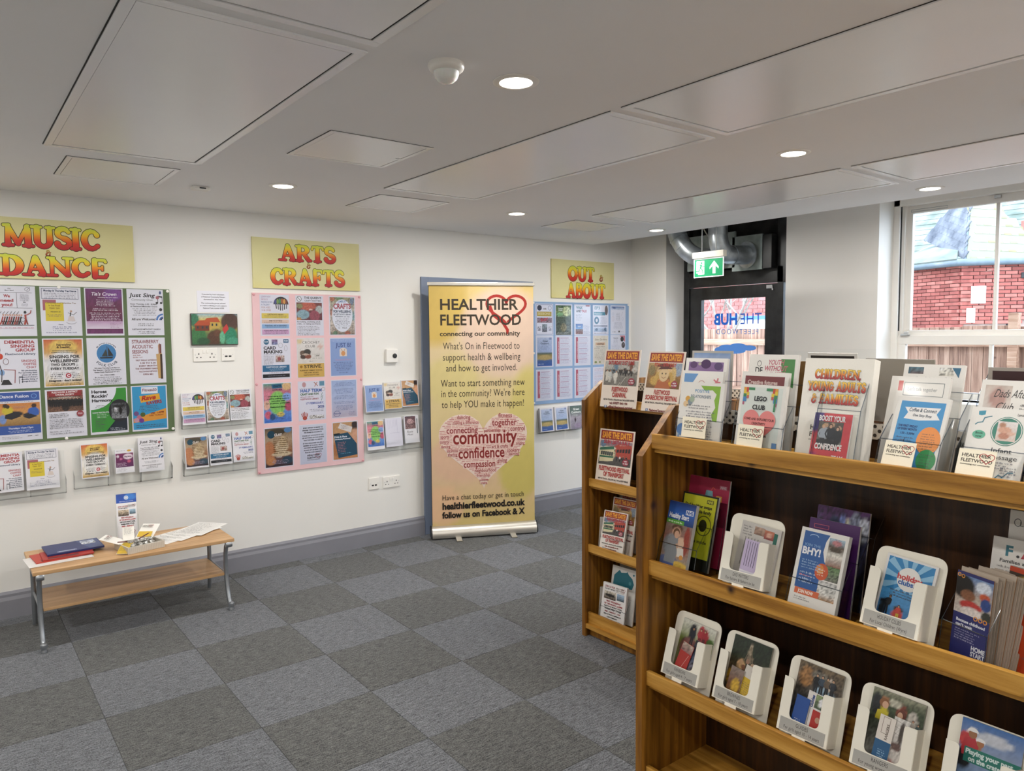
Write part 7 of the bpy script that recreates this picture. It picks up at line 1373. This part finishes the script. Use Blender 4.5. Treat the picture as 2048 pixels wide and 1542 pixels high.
def d_rain(p): p.ph(0, 0, 100, p.H, [(0, '#d8d8cc'), (.2, '#b8bca0'), (.35, '#7a8a3a'), (1, '#8a7a60')], [(.35, .2, .1, .16, '#20242c'), (.6, .16, .1, .14, '#b83a44'), (.72, .2, .1, .14, '#a82a34'), (.25, .4, .14, .1, '#3a3a44'), (.9, .25, .12, .06, '#4a6a2a'), (.35, .5, .3, .2, '#8a5a54')], .12, 26, 30); p.man(36, 14, 44, '#1e2430', '#22242c', '#a87a5c', '#15171c'); p.man(58, 10, 42, '#b8303c', '#7a2a30', '#c89878', '#4a2c1c'); p.man(70, 10, 40, '#a82834', '#6a2a30', '#c89878', '#2a1c18')
def d_brown(p): p.ph(0, 0, 100, p.H, [(0, '#1c2a1c'), (.3, '#26301f'), (.5, '#5a4a34'), (1, '#3a2c20')], [(.48, .2, .05, .14, '#b8a890'), (.5, .3, .1, .05, '#8a7a64'), (.3, .42, .1, .08, '#c8a070'), (.65, .44, .12, .08, '#b89a80'), (.2, .65, .2, .14, '#b88a20')], .3, 28, 32); [p.e(x, y, 5, 6, c) for x, y, c in ((30, 56, '#c8a078'), (46, 50, '#a8806a'), (60, 56, '#c8a888'), (72, 62, '#b8907a'), (38, 66, '#8a5a3c'))]; [p.ln([(48, 14), (36 + i * 6, 52)], 1.2, '#8a7c64') for i in range(5)]
def d_guide(p): p.ph(0, 0, 100, p.H, [(0, '#6a5a44'), (.3, '#5a5044'), (.6, '#4a4a4a'), (1, '#3a3c40')], [(.45, .2, .08, .16, '#15181a'), (.65, .35, .22, .08, '#8fa8b8'), (.75, .2, .06, .1, '#c8b8a8'), (.2, .2, .16, .14, '#9a7044'), (.5, .14, .2, .06, '#7a7468')], .35, 30, 32); [p.man(x, 16, 40, c, '#22242a', '#c8a080', '#2a1f18') for x, c in ((44, '#14181c'), (56, '#3a4a5a'), (68, '#6a5a4a'), (80, '#2a3038'))]
def d_range(p): p.ph(0, 0, 100, p.H, [(0, '#8a8a74'), (.15, '#3a4a2c'), (.5, '#4a5044'), (1, '#b8b4ac')], [(.25, .14, .09, .07, '#9a6a44'), (.22, .28, .12, .1, '#d0c030'), (.58, .2, .1, .1, '#7a3a28'), (.62, .36, .12, .12, '#23262a'), (.8, .28, .1, .14, '#c8c0b4'), (.1, .2, .1, .14, '#1c2226'), (.45, .12, .12, .05, '#c0bca8')], .25, 30, 32); p.e(24, 24, 9, 9, '#8a5a34'); p.e(27, 27, 6, 7, '#d8ac8c'); p.poly([(12, 58), (14, 40), (30, 36), (38, 56)][::-1], '#d2c22e'); p.e(60, 34, 8, 9, '#6a3424'); p.e(57, 37, 5, 7, '#d8ac8c'); p.poly([(50, 64), (54, 48), (70, 46), (76, 64)][::-1], '#23272c'); p.man(82, 36, 30, '#d0c8bc', '#8a8680'); p.man(92, 40, 26, '#5a6a6a', '#3a4a4a')
def d_help(p):
    p.ph(0, 0, 100, p.H, [(0, '#3a6aa8'), (.3, '#8a9ab8'), (.6, '#7a94b8'), (1, '#3a4a4a')], [(.18, .14, .08, .05, '#f0f0ee'), (.12, .24, .14, .1, '#c23a3c'), (.32, .22, .07, .05, '#efefec'), (.3, .28, .08, .05, '#a8704a'), (.1, .45, .12, .12, '#1c1c20'), (.55, .15, .3, .06, '#c8ccd4')], .06, 26, 30); p.poly([(4, 52), (8, 34), (24, 28), (32, 44), (30, 60), (6, 64)][::-1], '#b8323a'); p.e(20, 24, 7, 8, '#9a6a48'); p.e(20, 20, 9, 7, '#efefec', 14, 0, 180); p.e(34, 36, 6, 7, '#a8704a'); p.e(34, 33, 8, 6, '#efefec', 14, 0, 180); p.r(10, 48, 90, 26, '#1f7a6a'); p.t('Playing your part', 12, 51, 8, '#dff0ea', 'l', 76, 2); p.t('on the crate stack', 18, 63, 8, '#dff0ea', 'l', 76, 2)
def d_dad(p): p.r(0, 0, 100, p.H, '#cfcac2'); p.ph(34, 6, 26, 18, [(0, '#b89a84'), (1, '#8a6a5a')], noise=.2, nx=6, ny=6); p.ph(60, 8, 24, 20, [(0, '#c87a5a'), (1, '#8a3a3a')], [(.5, .5, .3, .3, '#d8a890')], .1, 6, 6); p.r(84, 10, 9, 40, '#1f6a5a'); p.L(6, 8, 24, 4, 6, '#666'); [p.ln([(16 + i * 8, 34), (14 + i * 8, 100)], 1.2, '#4a4650') for i in range(5)]
def d_dad2(p): p.r(0, 0, 100, p.H, '#cdbddc'); [p.ln([(20 + i * 15, 10), (20 + i * 15, p.H * .6)], 3, '#4a4458') for i in range(5)]; p.r(0, p.H * .7, 100, p.H * .3, '#efecf2'); p.e(50, p.H * .85, 36, 16, '#3a6aa8')
def d_hol(p):
    p.r(0, 0, 100, p.H, '#eceae6'); p.r(5, 4, 90, p.H - 8, '#2a86c0')
    for i in range(24):
        if i % 2: continue
        a, b = R(i * 15), R(i * 15 + 15); q = []
        for t in (a, b):
            cx, cy = 52, 42; dx, dy = math.cos(t), math.sin(t); L_ = min((95 - cx) / dx if dx > 1e-6 else (5 - cx) / dx if dx < -1e-6 else 1e9, (96 - cy) / dy if dy > 1e-6 else (4 - cy) / dy if dy < -1e-6 else 1e9); q.append((cx + dx * L_, cy + dy * L_))
        p.poly([(52, 42), q[1], q[0]], '#8fc4e4')
    p.ph(5, 66, 90, p.H - 70, [(0, '#4a9ad0'), (1, '#3a7ab8')], [(.14, .4, .12, .1, '#14181c'), (.1, .6, .07, .2, '#1a1e24'), (.45, .5, .1, .1, '#3a2418'), (.45, .65, .12, .14, '#d8483c'), (.8, .5, .1, .08, '#8a4a3a'), (.8, .75, .14, .2, '#c2303c'), (.4, .8, .1, .06, '#e8c84a')], .06, 24, 20); p.man(22, 78, 38, '#15191f', '#1a1e26', '#8a6a54', '#15110e', 4); p.man(46, 92, 30, '#d8483c', '#e0bc3c', '#c89878', '#2a1812'); p.man(78, 88, 34, '#c2303c', '#b02834', '#c89878', '#6a3c2a', -3)
    p.e(52, 40, 23, 23, '#f2efe8'); p.t('holiday', 53, 32, 10, '#d03a3c', w=48, b=2); p.t('clubs!', 50, 43, 9, '#2a62a8', w=34, b=2); p.L(50, 64, 60, 3, 5, '#17304f', 'c')
def n_red(p): p.r(0, 0, 100, p.H, '#b02c24'); p.ln([(40, p.H * .9), (80, p.H * .3)], 2, '#e8c8b8'); p.ph(2, 2, 96, p.H * .25, [(0, '#b8a898'), (1, '#8a5a5a')], noise=.3, nx=5, ny=5)
def n_dkb(p): p.ph(0, 0, 100, p.H, [(0, '#26262c'), (.5, '#3a4458'), (1, '#9a8a90')], noise=.5, nx=7, ny=16)
def n_ylw(p): p.r(0, 0, 100, p.H, '#dfd8cc'); p.ph(50, 4, 46, 30, [(0, '#3a3a4a'), (1, '#6a5a6a')], noise=.5, nx=5, ny=5); p.r(6, p.H * .3, 90, p.H * .68, '#d8b430'); p.L(16, p.H * .4, 70, 7, 14, '#7a5f1c')
def n_pic(p): p.ph(0, 0, 100, p.H, [(0, '#8a7a70'), (.5, '#6a3c18'), (1, '#8a6424')], [(.6, .5, .3, .2, '#c8a030'), (.5, .8, .3, .1, '#b89a50')], .15, 10, 16)
def n_guide(p): p.r(0, 0, 100, p.H, '#e8e2dc'); p.ph(40, 4, 58, p.H * .3, [(0, '#8a9a6a'), (1, '#4a5a4a')], [(.5, .5, .2, .3, '#e8e8e8')], .3, 8, 8); p.r(40, p.H * .36, 58, p.H * .62, '#b83028'); p.e(72, p.H * .55, 12, 14, '#c89a80'); p.e(60, p.H * .88, 20, 14, '#6a2a28'); p.ln([(14, p.H * .9), (14, p.H * .35)], 2, '#b8404c'); p.ln([(26, p.H * .9), (26, p.H * .35)], 2, '#8a8480'); p.t('Guides', 20, p.H * .2, 14, '#2a4a8a', b=2, rot=90)
def n_blue(p): p.r(0, 0, 100, p.H, '#22509a'); p.L(20, p.H * .6, 50, 4, 14, '#e8eef8')
def n_rng(p): p.r(0, 0, 100, p.H, '#e9e0d4'); p.fr(24, 8, 46, p.H * .3, 3, '#8a7a6a'); p.t('RANGERS', 54, p.H * .28, 16, '#5a4a3c', b=1, rot=90); p.r(0, p.H * .45, 100, p.H * .55, '#1f5a86'); p.L(30, p.H * .6, 50, 5, 14, '#9ac4e4')
def n_climb(p): p.ph(0, 0, 100, p.H, [(0, '#d8d4cc'), (1, '#c8beb4')], [(.6, .25, .14, .2, '#4a4038'), (.45, .5, .3, .08, '#6a5048'), (.3, .85, .3, .1, '#b85a50')], .15, 12, 24); [p.ln([(4, y), (96, y + 14)], 1.6, '#5a5048') for y in (20, 60, 100)]
dispenser(('DAD MATTERS', 'For fathers & fathers to be', 40, 74), 'white card dispenser captioned DAD MATTERS, on the second shelf', 1.597, 1.112, .971, -2, 14.5, (d_dad, 'grey and white father leaflets with two small photos', .158, '#e6e2da', .008, 4, [(d_dad2, 'lilac leaflet standing in front inside the DAD MATTERS dispenser', .045, .115, .006, 4, .012, '#d8cce0')]))
dispenser(('HOLIDAY CLUBS', 'For Local Children (Wyre)', 46, 72), 'white card dispenser captioned HOLIDAY CLUBS, on the second shelf', 1.597, .737, .970, 5, 17.5, (d_hol, 'bright blue sunburst holiday clubs leaflets', .16, '#eceae6', .0, 3, []))
dispenser(('RAINBOWS', 'For girls aged 4 - 7 years', 34, 78), 'white card dispenser for girls aged 4 to 7, first on the third shelf', 1.595, 1.306, .648, 0, 17.5, (d_rain, 'field-photo leaflets in the first dispenser of the third shelf', .158, '#d8d4cc', .004, 3, [(n_red, 'red leaflet in the first dispenser of the third shelf', .04, .10, -.014, 12, .008, '#c8402f'), (n_dkb, 'dark blue picture leaflet in the first dispenser of the third shelf', .038, .115, .016, 14, .012, '#d8d4d0')]))
dispenser(('BROWNIES', 'For girls aged 7 - 10 years', 34, 78), 'white card dispenser for girls aged 7 to 10, second on the third shelf', 1.595, 1.128, .646, -1, 18, (d_brown, 'dark forest-photo leaflets in the second dispenser of the third shelf', .168, '#8a8478', .002, 2, [(n_pic, 'brown picture leaflet in the second dispenser of the third shelf', .04, .09, -.016, 6, .008, '#e8e0d0'), (n_ylw, 'yellow leaflet in the second dispenser of the third shelf', .038, .105, .014, 10, .012, '#e8e2d0')]))
dispenser(('GUIDES', 'For girls aged 10 - 14 years', 28, 80), 'white card dispenser for girls aged 10 to 14, third on the third shelf', 1.595, .934, .642, -1, 17.5, (d_guide, 'camp-photo leaflets in the third dispenser of the third shelf', .168, '#8a8478', .002, 2, [(n_blue, 'dark blue leaflet in the third dispenser of the third shelf', .035, .09, -.02, 5, .008, '#22509a'), (n_guide, 'red and white leaflet with two girls in the third dispenser of the third shelf', .05, .108, .012, 5, .012, '#e8e2dc')]))
dispenser(('RANGERS', 'For young women 14 - 18', 32, 78), 'white card dispenser for young women, fourth on the third shelf', 1.595, .748, .642, -3, 20, (d_range, 'group-photo leaflets in the fourth dispenser of the third shelf', .17, '#8a8478', .002, 2, [(n_rng, 'blue and cream leaflet in the fourth dispenser of the third shelf', .034, .12, -.008, 4, .008, '#e9e0d4'), (n_climb, 'climbing-picture leaflet in the fourth dispenser of the third shelf', .034, .125, .02, 4, .012, '#d8d4cc')]))
dispenser(('', '', 40, 60), 'white card dispenser at the bottom right corner with a crate-stacking leaflet', 1.595, .562, .642, 0, 18, (d_help, 'blue and teal crate-stacking leaflets in the bottom right dispenser', .175, '#8a8478', .006, 0, []))

# ---- farther bookcase
G3 = 'save-the-date posters on the farther bookcase'
leaf('poster', 'SAVE THE DATE! carnival poster standing on top of the farther bookcase', l_carn, 2.735, 2.639, 1.277, .226, .262, -7, 9.2, .036, t=.004, group=G3, bg='#eee0d0', cat='poster')
leaf('poster', 'SAVE THE DATES! scarecrow poster standing on top of the farther bookcase', l_scare, 2.735, 2.365, 1.274, .222, .262, -1, 13, .036, t=.004, group=G3, bg='#eee0d0', cat='poster')
leaf('poster', 'tram festival poster on the second shelf of the farther bookcase', l_tram, 2.72, 2.667, .851, .226, .272, -6.4, 10, .034, t=.004, group=G3, bg='#eee0d0', cat='poster')
leaf('poster', 'dark grey leaflet partly hidden at the right of the tram poster', lambda p: (p.r(4, 4, 92, p.H * .8, '#5a5048'), p.t('Italy', 30, p.H * .6, 14, '#e8e0d4', rot=90, b=2), p.ph(0, p.H * .82, 100, p.H * .1, [(0, '#e8e0d8'), (1, '#b8a8a0')], noise=.5, nx=10, ny=3)), 2.72, 2.395, .86, .15, .2, 0, 10, .03, t=.006, group=G3, bg='#cfc8c0')
for l, X, Y, z in (('clear stand behind the carnival poster', 2.80, 2.64, 1.24), ('clear stand behind the scarecrow poster', 2.83, 2.37, 1.24), ('clear stand behind the tram poster', 2.785, 2.665, .82)):
    r = empty('poster_stand', (X, Y, z), (0, 0, R(-90))); tag(r, l, 'stand', 'clear poster stands'); MB().box((-.09, -.05, 0), (.09, .07, .003)).build('base', M['acr'], r); MB().prism([(.005, .003), (.008, .003), (.05, .24), (.047, .24)], 0, -.1, .1).build('back_panel', M['acr'], r)
G4 = 'leaflets on the lower shelves of the farther bookcase'
leaf('leaflet_stack', 'small tram festival leaflets, front row on the third shelf of the farther bookcase', l_tram, 2.72, 2.67, .488, .150, .204, -8, 14, .03, t=.012, group=G4, bg='#eee6dc')
leaf('leaflet_stack', 'orange-headed SAVE THE DATE! leaflets, second row on the third shelf of the farther bookcase', l_scare, 2.775, 2.655, .52, .16, .235, -4, 10, .05, t=.008, group=G4, bg='#e6dccf')
leaf('leaflet_stack', 'dark-headed SAVE THE DATE! leaflets, back row on the third shelf of the farther bookcase', l_carn, 2.83, 2.65, .55, .165, .25, -4, 7, .08, t=.006, group=G4, bg='#a89a90')
holder('clear three-tier holder on the third shelf of the farther bookcase', 2.705, 2.665, .465, .16, 3, -5, 12)
leaf('leaflet_stack', 'pale leaflet stack standing at the left end of the third shelf of the farther bookcase', lambda p: p.L(20, 20, 60, 8, 10, '#999'), 2.76, 2.765, .50, .05, .14, -20, 8, .03, t=.02, group=G4, bg='#b8b0a4')
leaf('leaflet_stack', 'JOIN US meeting leaflets, front row on the bottom shelf of the farther bookcase', l_join, 2.72, 2.661, .113, .158, .193, -5, 9, .03, t=.014, group=G4, bg='#eeeae6')
leaf('leaflet_stack', 'white leaflets with a teal curved shape, second row on the bottom shelf', lambda p: (p.poly([(8, 62), (10, 30), (24, 16), (30, 10), (38, 18), (58, 14), (62, 10), (68, 18), (84, 28), (92, 44), (86, 62)][::-1], '#2a7c8c'), p.heart(88, 16, 4, '#2a7c8c'), p.e(76, 44, 5, 6, '#57a0ac')), 2.775, 2.655, .15, .165, .235, -4, 9, .05, t=.008, group=G4)
leaf('leaflet_stack', 'grey leaflets at the back of the bottom shelf', lambda p: (p.fr(4, 4, 92, 60, 1, '#8a8478'), p.L(50, 14, 60, 2, 7, '#6a665c', 'c')), 2.83, 2.645, .18, .17, .245, -4, 7, .08, t=.006, group=G4, bg='#a09c92')
holder('clear three-tier holder on the bottom shelf of the farther bookcase', 2.705, 2.66, .095, .165, 3, -5, 9)
leaf('leaflet_stack', 'pale leaflet stack standing at the left end of the bottom shelf', lambda p: p.L(20, 20, 60, 8, 10, '#999'), 2.755, 2.76, .12, .05, .14, -20, 8, .03, t=.02, group=G4, bg='#b0a89c')
